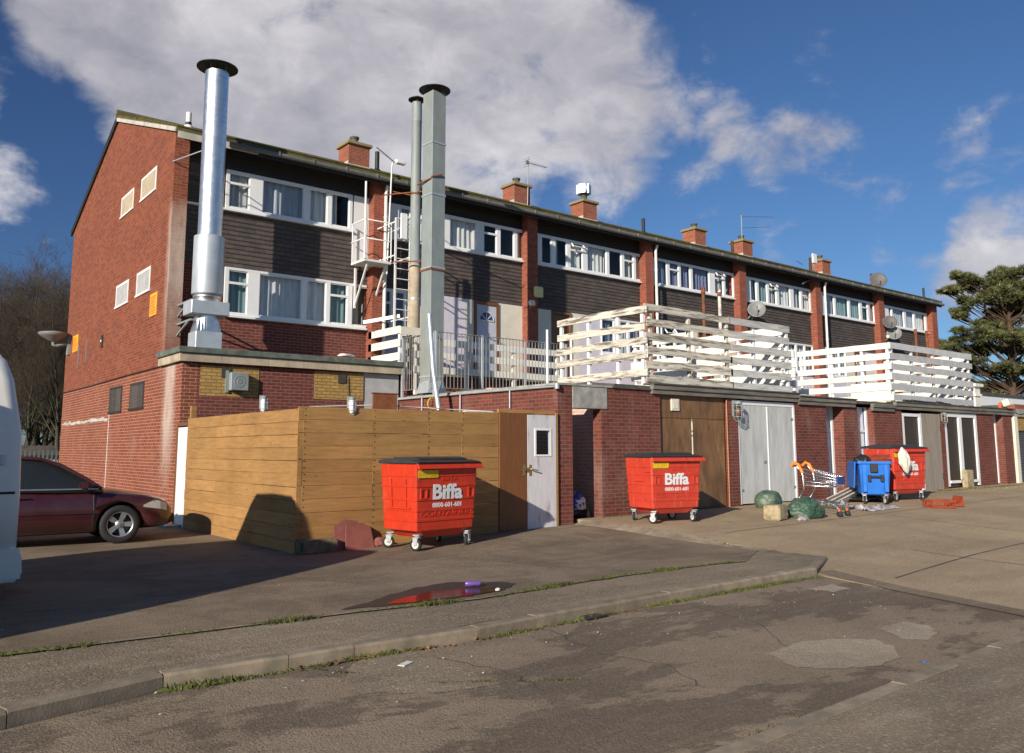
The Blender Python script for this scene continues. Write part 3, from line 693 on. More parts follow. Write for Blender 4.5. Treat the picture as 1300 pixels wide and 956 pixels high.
# ---- windows -------------------------------------------------
CURT = {'n':'net','b':'net_blue','t':'teal','g':'net_grey','f':'floral','c':'cream_curtain','u':'blue_curtain','v':'green_blind'}
def window(x0, x1, z0, z1, panes, Y=YW, wide=(), parent=blk, name='window', fr='upvc', label=None):
    """panes: (xa, xb, style, curtain); style p plain, t transom, o top light open"""
    fm = MB(); panes_ = []; cur = []; vents = []
    d0, d1 = Y-.035, Y+.035
    fm.box((x0,d0,z1-.06),(x1,d1,z1)); fm.box((x0,d0,z0),(x1,d1,z0+.06)); fm.box((x0-.01,Y-.09,z0-.05),(x1+.01,Y+.03,z0-.002))
    xs = sorted(panes); edges = [x0]
    for (xa, xb, st, cu) in xs: edges += [xa, xb]
    edges.append(x1)
    for k in range(0, len(edges), 2):
        if edges[k+1]-edges[k] > .004: fm.box((edges[k],d0+.002,z0+.06),(edges[k+1],d1-.002,z1-.06))
    for (xa, xb, st, cu) in xs:
        za, zb = z0+.06, z1-.06; zt = zb-(zb-za)*.30
        fw = .028
        fm.box((xa,Y-.012,za),(xa+fw,Y+.02,zb)); fm.box((xb-fw,Y-.012,za),(xb,Y+.02,zb)); fm.box((xa+fw,Y-.012,za),(xb-fw,Y+.02,za+fw)); fm.box((xa+fw,Y-.012,zb-fw),(xb-fw,Y+.02,zb))
        if st in 'to': fm.box((xa,Y-.032,zt-.03),(xb,Y+.025,zt+.03))
        if st == 'o':
            panes_.append((xa+.01,xb-.01,za,zt)); vents.append((xa, xb, zt+.03, zb))
        else: panes_.append((xa+.01,xb-.01,za+.01,zb-.01))
        if cu and cu != '-':
            full = cu.islower(); key = CURT[cu.lower()]; c = MB(); cur.append((key, c))
            w_ = xb-xa; parts = [(xa-.03, xb+.03)] if full else [(xa-.02, xa+.4*w_)]
            for ca, cb in parts:
                n = max(6, int((cb-ca)/.03)); vs = []; ph = random.uniform(0, 6)
                for j in range(n+1):
                    x = ca+(cb-ca)*j/n; y = Y+.11+.022*math.sin(j*1.05+ph)+.012*math.sin(j*.37+ph*2)
                    vs += [(x,y,z0-.02),(x+.01*math.sin(j+ph),y+.006,z1+.02)]
                c.mesh(vs, [(2*j,2*j+2,2*j+3,2*j+1) for j in range(n)], smooth=True)
    f = fm.build(name, MAT[fr], parent)
    if label: f['label'] = label
    for (a_, b_, c_, d_) in panes_:
        q_ = MB(); q_.face([(a_,Y,c_),(b_,Y,c_),(b_,Y,d_),(a_,Y,d_)]); q_.build('pane', MAT['pane'], f, fixn=False)
    for k, c in cur: c.build('curtain', MAT[k], f, fixn=False)
    for (xa, xb, za, zb) in vents:
        v = MB(); M = Matrix.Translation((0,Y-.03,zb)) @ Matrix.Rotation(R_(-38), 4, 'X'); h = zb-za
        v.box((xa,-.02,-h),(xa+.035,.02,0), M=M); v.box((xb-.035,-.02,-h),(xb,.02,0), M=M); v.box((xa+.035,-.02,-h),(xb-.035,.02,-h+.035), M=M); v.box((xa+.035,-.02,-.035),(xb-.035,.02,0), M=M)
        v.face([M @ Vector(p) for p in ((xa+.035,0,-h+.035),(xb-.035,0,-h+.035),(xb-.035,0,-.035),(xa+.035,0,-.035))], 1)
        v.build('open_vent', [MAT[fr], MAT['pane']], f, fixn=False)
    return f
def row(px, z0, z1, xe0, xe1, yref=330, **k):
    """panes measured on the photograph across one row"""
    out = []
    for a, b_, st, cu in px:
        xa = onY(a, yref, YW).x; xb = onY(b_, yref, YW).x; out.append([xa, xb, st, cu])
    return window(xe0, xe1, z0, z1, out, **k)
ZU0, ZU1, ZL0, ZL1 = 7.40, 8.39, 4.78, 5.96
row([(291,317,'t','g'),(333.5,386,'p','b'),(393.5,416,'p','n'),(421.5,444,'p','B')], ZU0, ZU1, onY(287,230,YW).x, onY(447,260,YW).x, 235)
row([(289,313.5,'t','t'),(328.5,382.5,'p','n'),(388.5,413.5,'p','n'),(418.5,440.5,'t','t'),(446.5,472,'p','C')], ZL0, ZL1, onY(284,380,YW).x, 10.66, 375)
row([(508,520,'t','g'),(524,534,'t','g'),(570.5,604,'p','n'),(613.5,630,'t','-'),(634.5,652,'p','-'),(656,668,'p','n')], ZU0, ZU1, 11.06, 16.08, 300)
row([(687,699.5,'p','-'),(704.5,719,'p','B'),(723.5,739,'o','n'),(745,769,'p','n'),(772.5,788,'p','-'),(791.5,803,'t','g'),(806,819.5,'p','n')], ZU0, ZU1, 16.52, 21.42, 320)
row([(833,846,'p','u'),(849.5,861,'t','f'),(863.5,875.5,'p','f'),(878.5,899.5,'p','f'),(906.5,917,'o','g'),(919.6,929.5,'p','-'),(932,939,'p','g')], ZU0, ZU1, 21.84, 26.74, 350)
row([(952.6,959.5,'p','t'),(962.5,973,'p','t'),(975.5,984.5,'o','g'),(988,1002,'p','n'),(1006.5,1015,'p','b'),(1017.5,1026.7,'t','n'),(1028,1036,'p','g')], ZU0, ZU1, 27.22, 32.06, 370)
row([(1048.5,1058.3,'p','b'),(1060.7,1076.2,'p','t'),(1078.7,1090.5,'p','t'),(1093.5,1100.5,'t','v'),(1103,1108.5,'p','b'),(1110,1116.7,'p','g')], ZU0, ZU1, 32.5, 37.34, 390)
row([(1128,1131.5,'p','b'),(1133,1146.7,'p','b'),(1149.5,1159,'p','b'),(1161.3,1173.6,'p','n'),(1175.7,1185,'p','c')], ZU0, ZU1, 37.84, 42.58, 405)
# flat one: board infill left of the big flue, brick under the windows, white door to the escape
xa = XG+.33
mb = MB()
for k in range(9): mb.box((xa,YW-.004*(k % 2),7.42+k*.108),(onY(286,230,YW).x-.01,YW+.06,7.524+k*.108))
mb.build('board_infill', MAT['charcoal_timber'], blk)
mb = MB(); mb.box((xa,YW-.09,7.35),(onY(287,230,YW).x-.012,YW+.03,7.398)); mb.build('sill', MAT['upvc'], blk)
mb = MB(); mb.box((xa,YW+.02,3.5),(10.70,YW+.24,4.73)); mb.box((xa,YW+.02,4.733),(onY(283.5,380,YW).x-.02,YW+.24,5.985)); mb.build('brick_apron', MAT['brick_shop'], blk)
fx0 = onY(448.5,290,YW).x
mb = MB(); mb.box((fx0,YW-.02,6.55),(10.69,YW+.06,8.39)); mb.box((fx0+.38,YW-.03,6.6),(fx0+.41,YW-.018,8.33)); mb.build('escape_door', MAT['upvc'], blk)
# lower storey behind the terraces: panels, doors and windows of flats two to seven
def lower(i, items):
    a0, b0 = FX[i][1], FX[i+1][0]; x = a0; last = None
    w_ = b0-a0; mbs = {}
    for frac, kind in items:
        xa, xb = x, x+frac*w_; x = xb
        if kind in ('cream_panel','lilac_panel','white_paint','grey_board'):
            mbs.setdefault(kind, MB()).box((xa+.004,YW-.0,3.55),(xb-.004,YW+.1,5.965))
        elif kind == 'door':
            m_ = MB(); m_.box((xa,YW-.05,3.62),(xa+.07,YW+.06,5.95)); m_.box((xb-.07,YW-.05,3.62),(xb,YW+.06,5.95)); m_.box((xa+.07,YW-.05,5.86),(xb-.07,YW+.06,5.95)); m_.box((xa,YW-.06,3.55),(xb,YW+.06,3.618))
            d = m_.build('door_frame', MAT['brown_door'], blk)
            m_ = MB(); m_.box((xa+.075,YW-.015,3.64),(xb-.075,YW+.03,5.855)); q = m_.build('front_door', MAT['pale_blue_door'], blk); q['label'] = 'pale blue front door with a fan shaped light'
            m_ = MB(); cx = (xa+xb)/2; zc = 5.38; r = .27
            arc = [(cx+r*math.cos(math.pi*k/12), zc+r*math.sin(math.pi*k/12)) for k in range(13)]
            m_.prism(arc, 'y', YW-.022, YW-.016, 0)
            for k in range(12):
                p0, p1 = arc[k], arc[k+1]; m_.bar((p0[0],YW-.028,p0[1]),(p1[0],YW-.028,p1[1]),.02,.03,m=1)
            m_.bar((cx-r,YW-.028,zc),(cx+r,YW-.028,zc),.02,.03,m=1)
            for k in (3,6,9): m_.bar((cx,YW-.028,zc),(arc[k][0],YW-.028,arc[k][1]),.02,.02,m=1)
            m_.build('fan_light', [MAT['blue_dark'], MAT['cream_panel']], q)
        elif kind == 'dark':
            m_ = MB(); m_.box((xa,YW-.04,3.6),(xa+.06,YW+.06,5.95)); m_.box((xb-.06,YW-.04,3.6),(xb,YW+.06,5.95)); m_.box((xa+.06,YW-.04,5.87),(xb-.06,YW+.06,5.95)); m_.build('door_frame', MAT['brown_ply'], blk)
            m_ = MB(); m_.box((xa+.06,YW+.03,3.6),(xb-.06,YW+.06,5.86)); m_.build('dark_door', MAT['brown_door'], blk)
        elif kind.startswith('win'):
            c = kind[3:] or 'u'; m_ = mbs.setdefault('lilac_panel', MB()); m_.box((xa+.004,YW,3.55),(xb-.004,YW+.1,4.66))
            n = max(2, round((xb-xa)/.62)); pw = (xb-xa)/n
            window(xa+.01, xb-.01, 4.72, 5.96, [(xa+pw*k+.05, xa+pw*(k+1)-.05, 'o' if (k == 1 and i in (3,5)) else ('t' if k == 0 else 'p'), c[k % len(c)]) for k in range(n)])
    for k, m_ in mbs.items(): m_.build('wall_panel', MAT[k], blk)
lower(1, [(.17,'winu'),(.21,'cream_panel'),(.195,'lilac_panel'),(.06,'cream_panel'),(.175,'door'),(.19,'cream_panel')])
lower(2, [(.16,'cream_panel'),(.17,'dark'),(.07,'cream_panel'),(.2,'lilac_panel'),(.40,'winub')])
lower(3, [(.42,'winuv'),(.12,'cream_panel'),(.16,'dark'),(.3,'cream_panel')])
lower(4, [(.2,'cream_panel'),(.17,'dark'),(.12,'cream_panel'),(.51,'winng')])
lower(5, [(.45,'winbt'),(.15,'cream_panel'),(.17,'door'),(.23,'white_paint')])
lower(6, [(.2,'cream_panel'),(.17,'dark'),(.13,'cream_panel'),(.5,'wingb')])
# inside: party walls and floors so that the rooms are rooms
mb = MB()
for a, b_ in FX[1:-1]: mb.box((a+.05,YW+.26,3.5),(b_-.05,YB-.32,8.8))
for z in (3.45, 6.0, 6.9): mb.box((XG+.34,YW+.24,z),(XE-.34,YB-.31,z+.12)) if z != 6.9 else None
mb.box((XG+.34,22.5,3.6),(XE-.34,22.6,8.8))
mb.build('inner_wall', MAT['grey_board'], blk)

# ground storey of the near flat (old shop) with its flat roof
mb = MB(); mb.box((XG+.33,18.22,-.3),(9.76,18.5,3.42)); mb.box((9.76,18.222,-.3),(10.76,18.5,2.4)); mb.build('shop_wall', MAT['brick_shop'], blk)
mb = MB(); mb.box((9.765,18.24,2.4),(10.76,18.45,3.42)); mb.build('sheet_panel', MAT['grey_board'], blk)
for a, b_, z0, z1 in ((5.83,7.13,2.72,3.38),(8.47,9.755,2.74,3.40)):
    mb = MB(); mb.box((a,18.212,z0),(b_,18.24,z1)); mb.build('brick_infill', MAT['brick_yellow'], blk)
for p in ((287,473),(434,481)):
    q = onY(*p, 18.21); mb = MB(); mb.box((q.x-.10,18.206,q.z-.11),(q.x+.10,18.23,q.z+.11)); mb.box((q.x-.13,18.20,q.z-.14),(q.x+.13,18.211,q.z+.14), 1)
    mb = MB(); mb.box((q.x-.10,18.190,q.z-.11),(q.x+.10,18.213,q.z+.11)); mb.build('vent_hole', MAT['soot'], blk)
mb = MB()
x = XG-.09; ends = [XG-.09,6.25,7.3,8.15,9.05,9.98,10.80]
for a, b_ in zip(ends[:-1], ends[1:]): mb.box((a,18.10,3.43),(b_-.008,18.23,3.605))
mb.box((XG-.09,18.24,3.43),(XG-.004,19.72,3.60)); mb.build('concrete_fascia', MAT['concrete_fascia'], blk)
mb = MB(); mb.box((XG-.14,18.05,3.607),(10.83,19.5,3.74)); mb.box((XG-.14,19.503,3.607),(XG+.005,19.75,3.74)); mb.box((XG+.34,19.503,3.607),(10.69,19.85,3.7)); mb.build('flat_roof', MAT['green_felt'], blk, bevel=.015)
# walkway slab of the other flats
mb = MB(); mb.box((10.83,18.25,2.4),(XE,18.5,3.45)); mb.build('walkway_wall', MAT['brick_shop'], blk)
mb = MB(); mb.box((10.835,18.15,3.453),(XE,YW+.2,3.56)); mb.build('walkway_slab', MAT['felt_edge'], blk)

# ---- gable openings
def gwin(name, pl, pr, tl, tr, bl, br, mats, slats=False):
    y0 = (onX(*tl, XG).y+onX(*bl, XG).y)/2; y1 = (onX(*tr, XG).y+onX(*br, XG).y)/2
    z1 = (onX(*tl, XG).z+onX(*tr, XG).z)/2; z0 = (onX(*bl, XG).z+onX(*br, XG).z)/2
    ya, yb = min(y0, y1), max(y0, y1); f = .07
    mb = MB()
    mb.box((XG-.012,ya,z1-f),(XG+.03,yb,z1)); mb.box((XG-.03,ya-.03,z0-.02),(XG+.03,yb+.03,z0+.03)); mb.box((XG-.012,ya,z0+.03),(XG+.03,ya+f,z1-f)); mb.box((XG-.012,yb-f,z0+.03),(XG+.03,yb,z1-f))
    o = mb.build(name, MAT[mats[0]], blk)
    mb = MB()
    if slats:
        n = 5; w_ = (yb-ya-2*f)/n
        for k in range(n): mb.box((XG-.02,ya+f+k*w_+.003,z0+.03),(XG+.005,ya+f+(k+1)*w_-.003,z1-f))
    else: mb.box((XG-.006,ya+f,z0+.03),(XG+.01,yb-f,z1-f))
    mb.build('board', MAT[mats[1]], o)
    return o
gwin('boarded_window', 0, 0, (181,226.5),(199.8,211),(178,257),(198,240), ('white_paint','board_beige'))
gwin('boarded_window', 0, 0, (155,251.5),(171,238.5),(153.5,278),(169,264), ('white_paint','board_beige'))
gwin('boarded_window', 0, 0, (174,348.5),(191.5,336.7),(173,377.5),(190.5,367.5), ('white_paint','grey_board'))
gwin('boarded_window', 0, 0, (148.2,364),(164.2,354),(146.5,392),(162,383.5), ('white_paint','grey_board'))
gwin('boarded_window', 0, 0, (166,487.5),(184,483.5),(164,520.5),(182,518), ('dark_timber','charcoal_timber'), True)
gwin('boarded_window', 0, 0, (139.3,493),(155.8,489),(138.5,525),(154,522.5), ('dark_timber','charcoal_timber'), True)
q0 = onX(81,500,XG); q1 = onX(209,463,XG)
mb = MB(); mb.tube([(XG-.015,30.8,3.43),(XG-.015,27,3.42),(XG-.015,23,3.44),(XG-.015,19.76,3.44)], .016, 6); mb.build('cable', MAT['black'], blk)
mb = MB(); y_ = onX(139,520,XG).y; mb.box((XG-.008,y_-.015,.4),(XG+.004,y_+.015,2.56)); mb.build('movement_joint', MAT['white_paint'], blk)
mb = MB(); 
for k in range(18):
    y = 30.7-k*.34; mb.box((XG-.004,y-.345,2.36+random.uniform(-.03,.02)),(XG+.004,y,2.44+random.uniform(-.03,.03)))
mb.build('old_flashing_mark', MAT['fascia_pale'], blk)
mb = MB()
for p in ((101,452),(111,446)):
    a = onX(p[0],p[1]-14,XG); b_ = onX(p[0]-1,p[1]+14,XG); mb.bar((XG-.015,a.y,a.z),(XG-.015,a.y,b_.z),.025,.025)
mb.build('conduit', MAT['galv_dull'], blk)
mb = MB(); q = onX(130.5,433,XG); mb.box((XG-.05,q.y-.07,q.z-.18),(XG,q.y+.07,q.z+.16)); mb.box((XG-.055,q.y-.055,q.z-.03),(XG-.049,q.y+.055,q.z+.03), 1); mb.build('vent_grille', [MAT['soot'], MAT['white_paint']], blk)
# ---- chimneys, vent pipes, downpipes
for k, (x, cowl) in enumerate(((13.07,0),(20.32,0),(24.04,1),(31.33,0),(35.04,0),(42.25,0))):
    mb = MB(); w_ = .40; zt = 11.98
    mb.box((x-w_,YR-.38,ZR-.3),(x+w_,YR+.38,zt)); c = mb.build('chimney', MAT['brick_chimney'], blk)
    mb = MB(); mb.box((x-w_-.08,YR-.46,zt+.002),(x+w_+.08,YR+.46,zt+.12)); mb.build('chimney_cap', MAT['cap_stone'], c, bevel=.02)
    mb = MB(); mb.prism([(YR-.40,ZR+.06),(YR-.40,ZR+.24),(YR-.385,ZR+.26),(YR-.385,ZR+.06)], 'x', x-w_-.02, x+w_+.02); mb.box((x-w_-.02,YR-.383,ZR+.06),(x-w_-.003,YR+.38,ZR+.36)); mb.build('flashing', MAT['fascia_pale'], c)
    mb = MB(); h = .42 if not cowl else .5
    mb.lathe([(.13,zt+.1),(.15,zt+.16),(.125,zt+.2),(.14,zt+h-.06),(.165,zt+h-.05),(.165,zt+h),(.12,zt+h),(.12,zt+.2)], (x,YR,0), 16); mb.build('chimney_pot', MAT['pot_clay'], c)
    if cowl:
        mb = MB()
        for a in range(4):
            an = a*math.pi/2+.5; mb.box((-.05,-.16,0),(.02,.16,.40), M=Matrix.Translation((x+.26*math.cos(an),YR+.26*math.sin(an),zt+.48)) @ Matrix.Rotation(an, 4, 'Z'))
        mb.box((x-.2,YR-.2,zt+.5),(x+.2,YR+.2,zt+.53)); mb.tube([(x,YR,zt+.45),(x,YR,zt+.92)], .06, 8); mb.build('cowl', MAT['galv'], c)
for px_, Y, h, mt in (((239,165),20.4,.42,'white_paint'),((478.5,220),20.6,.62,'black'),((817,298),21.5,.62,'black'),((930,322),22.5,.62,'soot'),((1029,343),22.5,.75,'soot'),((1107,365),22.5,.7,'soot'),((1173,379),22.5,.62,'soot')):
    p = onY(*px_, Y); zb = ez+t+sl*(Y-ey); mb = MB(); mb.tube([(p.x,Y,zb-.1),(p.x,Y,zb+h)], .065, 10); mb.lathe([(.12,zb),(.10,zb+.08),(.07,zb+.1)], (p.x,Y,0), 10)
    if mt == 'white_paint': mb.lathe([(.075,zb+.10),(.075,zb+.17)], (p.x,Y,0), 10, 1)
    mb.build('vent_pipe', [MAT[mt], MAT['black']], blk)
for px_, y0, zt, mt in ((489.5,300,8.8,'white_paint'),(833,340,8.8,'white_paint'),(1048,385,8.8,'white_paint')):
    q = onY(px_, y0, YF-.07); mb = MB(); mb.tube([(q.x,YF-.07,3.6),(q.x,YF-.07,zt-.25),(q.x,YF-.16,zt-.05)], .05, 10)
    for z in (4.6,6.2,7.8): mb.lathe([(.06,z),(.06,z+.07)], (q.x,YF-.07,0), 10)
    mb.build('downpipe', MAT[mt], blk)
for px_ in ((1160.5,418,1164.5,475),(1175,420,1179,480)):
    pass
# ================================================================ garages in front of the block
GY, GB = 12.16, 18.14
gar = root('garage_row', (10.75, GY, .1))
T(gar, 'low flat roofed row of dark red brick garages with painted timber doors', 'garages')
def gx(x, y=580): return onY(x, y, GY).x
GZ = 2.80
X0 = 10.73
class Pieces:
    def box(s, a, b): m_ = MB(); m_.box(a, b); m_.build('brick_wall', MAT['brick_garage'], gar)
bw = Pieces()
bw.box((X0,GY,-.3),(X0+.38,GY+.34,GZ))                                        # corner pier
bw.box((X0,GY+.342,-.3),(X0+.22,GB,GZ))                                       # side wall running back
def wall(a, b_, z=GZ, d=.24): bw.box((a,GY,-.3),(b_,GY+d,z))
PXR = 11.90
x_b1, x_b2 = gx(839.5), gx(925.5)
x_w1, x_w2 = gx(938.5), gx(1011.5)
x_p1, x_p2 = gx(1051), gx(1073.5)
x_q1, x_q2 = gx(1091.5), gx(1112)
x_d1, x_d2 = gx(1148), gx(1196.5)
x_e1, x_e2 = gx(1202), gx(1243)
x_f1, x_f2 = gx(1265), gx(1276.5)
x_end = gx(1288)
wall(PXR, x_b1); wall(x_b2, x_w1, 2.74); wall(x_w2, x_p1, 2.74, .5); wall(x_p2, x_q1, 2.72, .5); wall(x_q2, x_d1, 2.72, .5)
wall(x_d2, x_e1, 2.72); wall(x_e2, x_f1, 2.75, .5); wall(x_f2, x_end, 2.75, .5)
bw.box((x_end-.24,GY+.5,-.3),(x_end,GB,2.75))
mb = MB(); mb.box((12.30,GY+.243,-.2),(12.5,16,2.78)); mb.box((X0+.223,14.6,-.2),(12.298,14.8,2.9)); mb.build('passage_wall', MAT['brick_pink'], gar)
mb = MB(); mb.box((X0+.384,GY-.015,2.36),(12.07,GY+.2,2.80)); mb.build('lintel', MAT['lintel'], gar, bevel=.01)
mb = MB(); mb.box((X0-.03,GY-.03,2.803),(12.2,GY+.36,2.845)); mb.box((X0-.03,GY+.363,2.803),(X0+.25,GB,2.845)); mb.build('coping', MAT['lintel'], gar)
mb = MB(); mb.tube([(X0-.05,GY-.04,2.77),(X0-.05,15,2.79),(X0-.05,GB,2.80)], .022, 8); mb.lathe([(.05,-.05),(.05,.05)], (X0-.05,GY-.04,2.77), 10)
for y in (13.6,15.4,17.0): mb.tube([(X0-.05,y,2.78),(X0-.05,y,2.4)], .016, 6)
mb.build('pipe', MAT['galv'], gar)
# roof decks and edges in steps, as the bays were built
rf = MB()
rf.box((12.3,GY+.01,2.82),(x_w2+.1,GB,2.90)); rf.box((x_w2+.103,GY+.01,2.79),(x_q1+.05,GB,2.87)); rf.box((x_q1+.053,GY+.01,2.80),(x_e2+.1,GB,2.88)); rf.box((x_e2+.103,GY+.01,2.79),(x_end+.05,GB,2.865)); rf.box((X0+.224,14.81,2.82),(12.298,GB,2.90))
rf.build('roof_deck', MAT['felt'], gar)
def fascia(a, b_, z, steps=2):
    f = MB(); f.box((a,GY-.10,z-.10),(b_,GY+.005,z)); f.box((a+.003,GY-.065,z-.20),(b_-.003,GY+.004,z-.102))
    if steps > 1: f.box((a-.01,GY-.13,z+.001),(b_+.01,GY+.2,z+.03), 1)
    f.build('roof_edge', [MAT['felt_edge'], MAT['felt']], gar)
mb = MB(); mb.box((12.21,GY-.04,2.803),(13.36,GY+.2,2.83)); mb.build('roof_edge', MAT['felt'], gar)
fascia(13.37, x_w2+.1, 2.935); fascia(x_w2+.11, gx(1087), 2.88); fascia(gx(1109), gx(1137), 2.82, 1); fascia(gx(1138), gx(1244), 2.90); fascia(gx(1244.5), x_end+.06, 2.91)
def za(x): return z_apron(x, GY)
# door 1: dark plywood pair with a diagonal-grained skin
zd = za(14.6); h1 = 2.74
mb = MB(); mb.box((x_b1,GY+.05,2.24),(x_b2-.06,GY+.1,h1)); mb.build('door_head', MAT['brown_ply'], gar)
xm = gx(882)
for a, b_ in ((x_b1,xm-.008),(xm+.008,x_b2-.06)):
    mb = MB(); mb.box((a,GY+.06,zd+.02),(b_,GY+.1,2.232)); d = mb.build('garage_door', MAT['brown_ply'], gar); d['label'] = 'dark brown plywood garage door leaf'
    m2 = MB(); y = GY+.055; w_ = b_-a; H = 2.2-zd
    m2.prism([(a+.02,zd+.05),(a+.02,zd+.75*H),(a+.55*w_,zd+.05)], 'y', y, y+.004); m2.prism([(b_-.02,2.2),(b_-.02,zd+.35*H),(a+.5*w_,2.2)], 'y', y, y+.004)
    m2.build('ply_patch', MAT['brown_ply_light'], d)
mb = MB(); mb.box((xm-.012,GY+.04,zd+.02),(xm+.012,GY+.058,2.23)); mb.build('door_strip', MAT['weathered_board'], gar)
q = onY(856.5,514,GY+.04); mb = MB(); mb.box((q.x-.13,GY+.015,q.z-.13),(q.x+.13,GY+.05,q.z+.13)); mb.box((q.x-.09,GY+.005,q.z-.09),(q.x+.09,GY+.013,q.z+.09)); mb.build('air_vent', MAT['cream_panel'], gar, bevel=.008)
mb = MB(); mb.tube([(x_b2-.03,GY+.0,za(16)),(x_b2-.03,GY+.0,2.70)], .02, 6); mb.build('pipe', MAT['copper_pipe'], gar)
# door 2: the pale pair
zd = za(17.5); mb = MB(); mb.box((x_w1,GY+.02,2.60),(x_w2,GY+.08,2.70)); mb.box((x_w1,GY+.01,zd+.02),(x_w1+.06,GY+.08,2.598)); mb.box((x_w2-.06,GY+.01,zd+.02),(x_w2,GY+.08,2.598)); mb.build('door_frame', MAT['upvc'], gar)
xm = gx(977)
for a, b_, ins in ((x_w1+.065,xm-.012,0),(xm+.012,x_w2-.065,.0)):
    mb = MB(); mb.box((a,GY+.03+ins,zd+.03),(b_,GY+.075,2.595))
    d = mb.build('garage_door', MAT['grey_door'], gar); d['label'] = 'pale grey painted garage door leaf'
mb = MB(); mb.box((xm-.02,GY+.012,zd+.05),(xm+.018,GY+.028,2.58)); mb.build('door_strip', MAT['upvc'], gar)
for x_, z_ in ((xm-.16,1.25),(x_w1+.10,2.3),(x_w1+.10,.6),(x_w2-.12,2.3),(x_w2-.12,.62)):
    mb = MB(); mb.box((x_-.05,GY+.016,z_-.03),(x_+.06,GY+.028,z_+.03)); mb.build('hinge' if z_ != 1.25 else 'hasp', MAT['galv_dull'], gar)
mb = MB(); mb.box((gx(882)-.2,GY+.03,1.2),(gx(882)-.03,GY+.058,1.27)); mb.build('hasp', MAT['soot'], gar)
# doors 3, 4 and 9: narrow recessed doors with a light above
for a, b_, zt, rec, nm in ((x_p1,x_p2,2.72,.38,'shade toned white'),(x_q1,x_q2,2.72,.26,'white'),(x_f1,x_f2,2.74,.3,'bluish white')):  # first door is white, the recess shadow is put into its colour
    zd = za(a); mb = MB(); y = GY+rec
    mb.box((a,y-.05,2.02),(b_,y+.05,2.09)); mb.box((b_-.09,y-.07,zd+.02),(b_-.003,y+.04,zt)); mb.box((a+.003,y-.04,zd+.02),(a+.06,y+.04,zt)); mb.build('door_frame', MAT['upvc'], gar)
    mb = MB(); mb.box((a+.063,y-.01,zd+.03),(b_-.093,y+.03,2.018)); mb.box((a+.063,y+.0,2.093),(b_-.093,y+.03,zt)); d = mb.build('side_door', MAT['pale_blue_door'] if nm != 'white' else MAT['upvc'], gar); d['label'] = nm+' narrow side door set back in the brickwork'
mb = MB(); mb.box((x_q2-.12,GY+.23,.3),(x_q2-.1,GY+.25,2.7)); mb.build('door_edge', MAT['blue_dark'], gar)
# door 5: dark leaf in white framing with a bare grey leaf beside it
zd = za(25.5); xm = gx(1171); ft = 2.60
mb = MB(); mb.box((x_d1,GY+.0,ft-.09),(xm+.05,GY+.08,ft)); mb.box((x_d1,GY+.0,zd+.02),(x_d1+.12,GY+.08,ft-.092)); mb.box((xm-.06,GY-.01,zd+.02),(xm+.06,GY+.07,ft-.092)); mb.build('door_frame', MAT['upvc'], gar)
mb = MB(); mb.box((x_d1+.122,GY+.04,zd+.03),(xm-.062,GY+.08,ft-.093)); d = mb.build('garage_door', MAT['dark_brown_door'], gar); d['label'] = 'dark stained garage door leaf in white framing'
mb = MB(); mb.box((xm+.062,GY+.0,zd+.0),(x_d2-.03,GY+.05,ft+.02)); d = mb.build('garage_door', MAT['old_grey_door'], gar); d['label'] = 'bare grey weathered garage door leaf'
mb = MB(); mb.box((x_d2-.06,GY-.02,zd+.3),(x_d2-.02,GY+.0,zd+.5)); mb.box((x_d2-.06,GY-.02,2.1),(x_d2-.02,GY+.0,2.25)); mb.build('hinge', MAT['soot'], gar)
# door 6: dark pair in white framing
zd = za(27.8); xm = gx(1221.5)
mb = MB(); mb.box((x_e1,GY+.0,ft-.04),(x_e2,GY+.08,ft+.08)); mb.box((x_e1,GY+.0,zd+.05),(x_e1+.14,GY+.08,ft-.042)); mb.box((x_e2-.14,GY,zd+.05),(x_e2,GY+.08,ft-.042)); mb.box((xm-.1,GY-.01,zd+.25),(xm+.1,GY+.07,ft-.042)); mb.box((x_e1+.145,GY-.02,zd+.15),(xm-.2,GY+.03,zd+.23)); mb.box((xm+.2,GY-.02,zd+.15),(x_e2-.145,GY+.03,zd+.23)); mb.build('door_frame', MAT['upvc'], gar)
for a, b_ in ((x_e1+.142,xm-.102),(xm+.102,x_e2-.142)):
    mb = MB(); mb.box((a,GY+.04,zd+.02),(b_,GY+.08,ft-.043)); d = mb.build('garage_door', MAT['dark_brown_door'], gar); d['label'] = 'dark stained garage door leaf in white framing'
mb = MB(); mb.box((xm-.2,GY-.20,zd),(xm+.26,GY-.03,zd+.55)); o = mb.build('concrete_block', MAT['stone'], None, bevel=.015); T(o, 'tall pale stone block standing against the dark double doors in white framing', 'block')

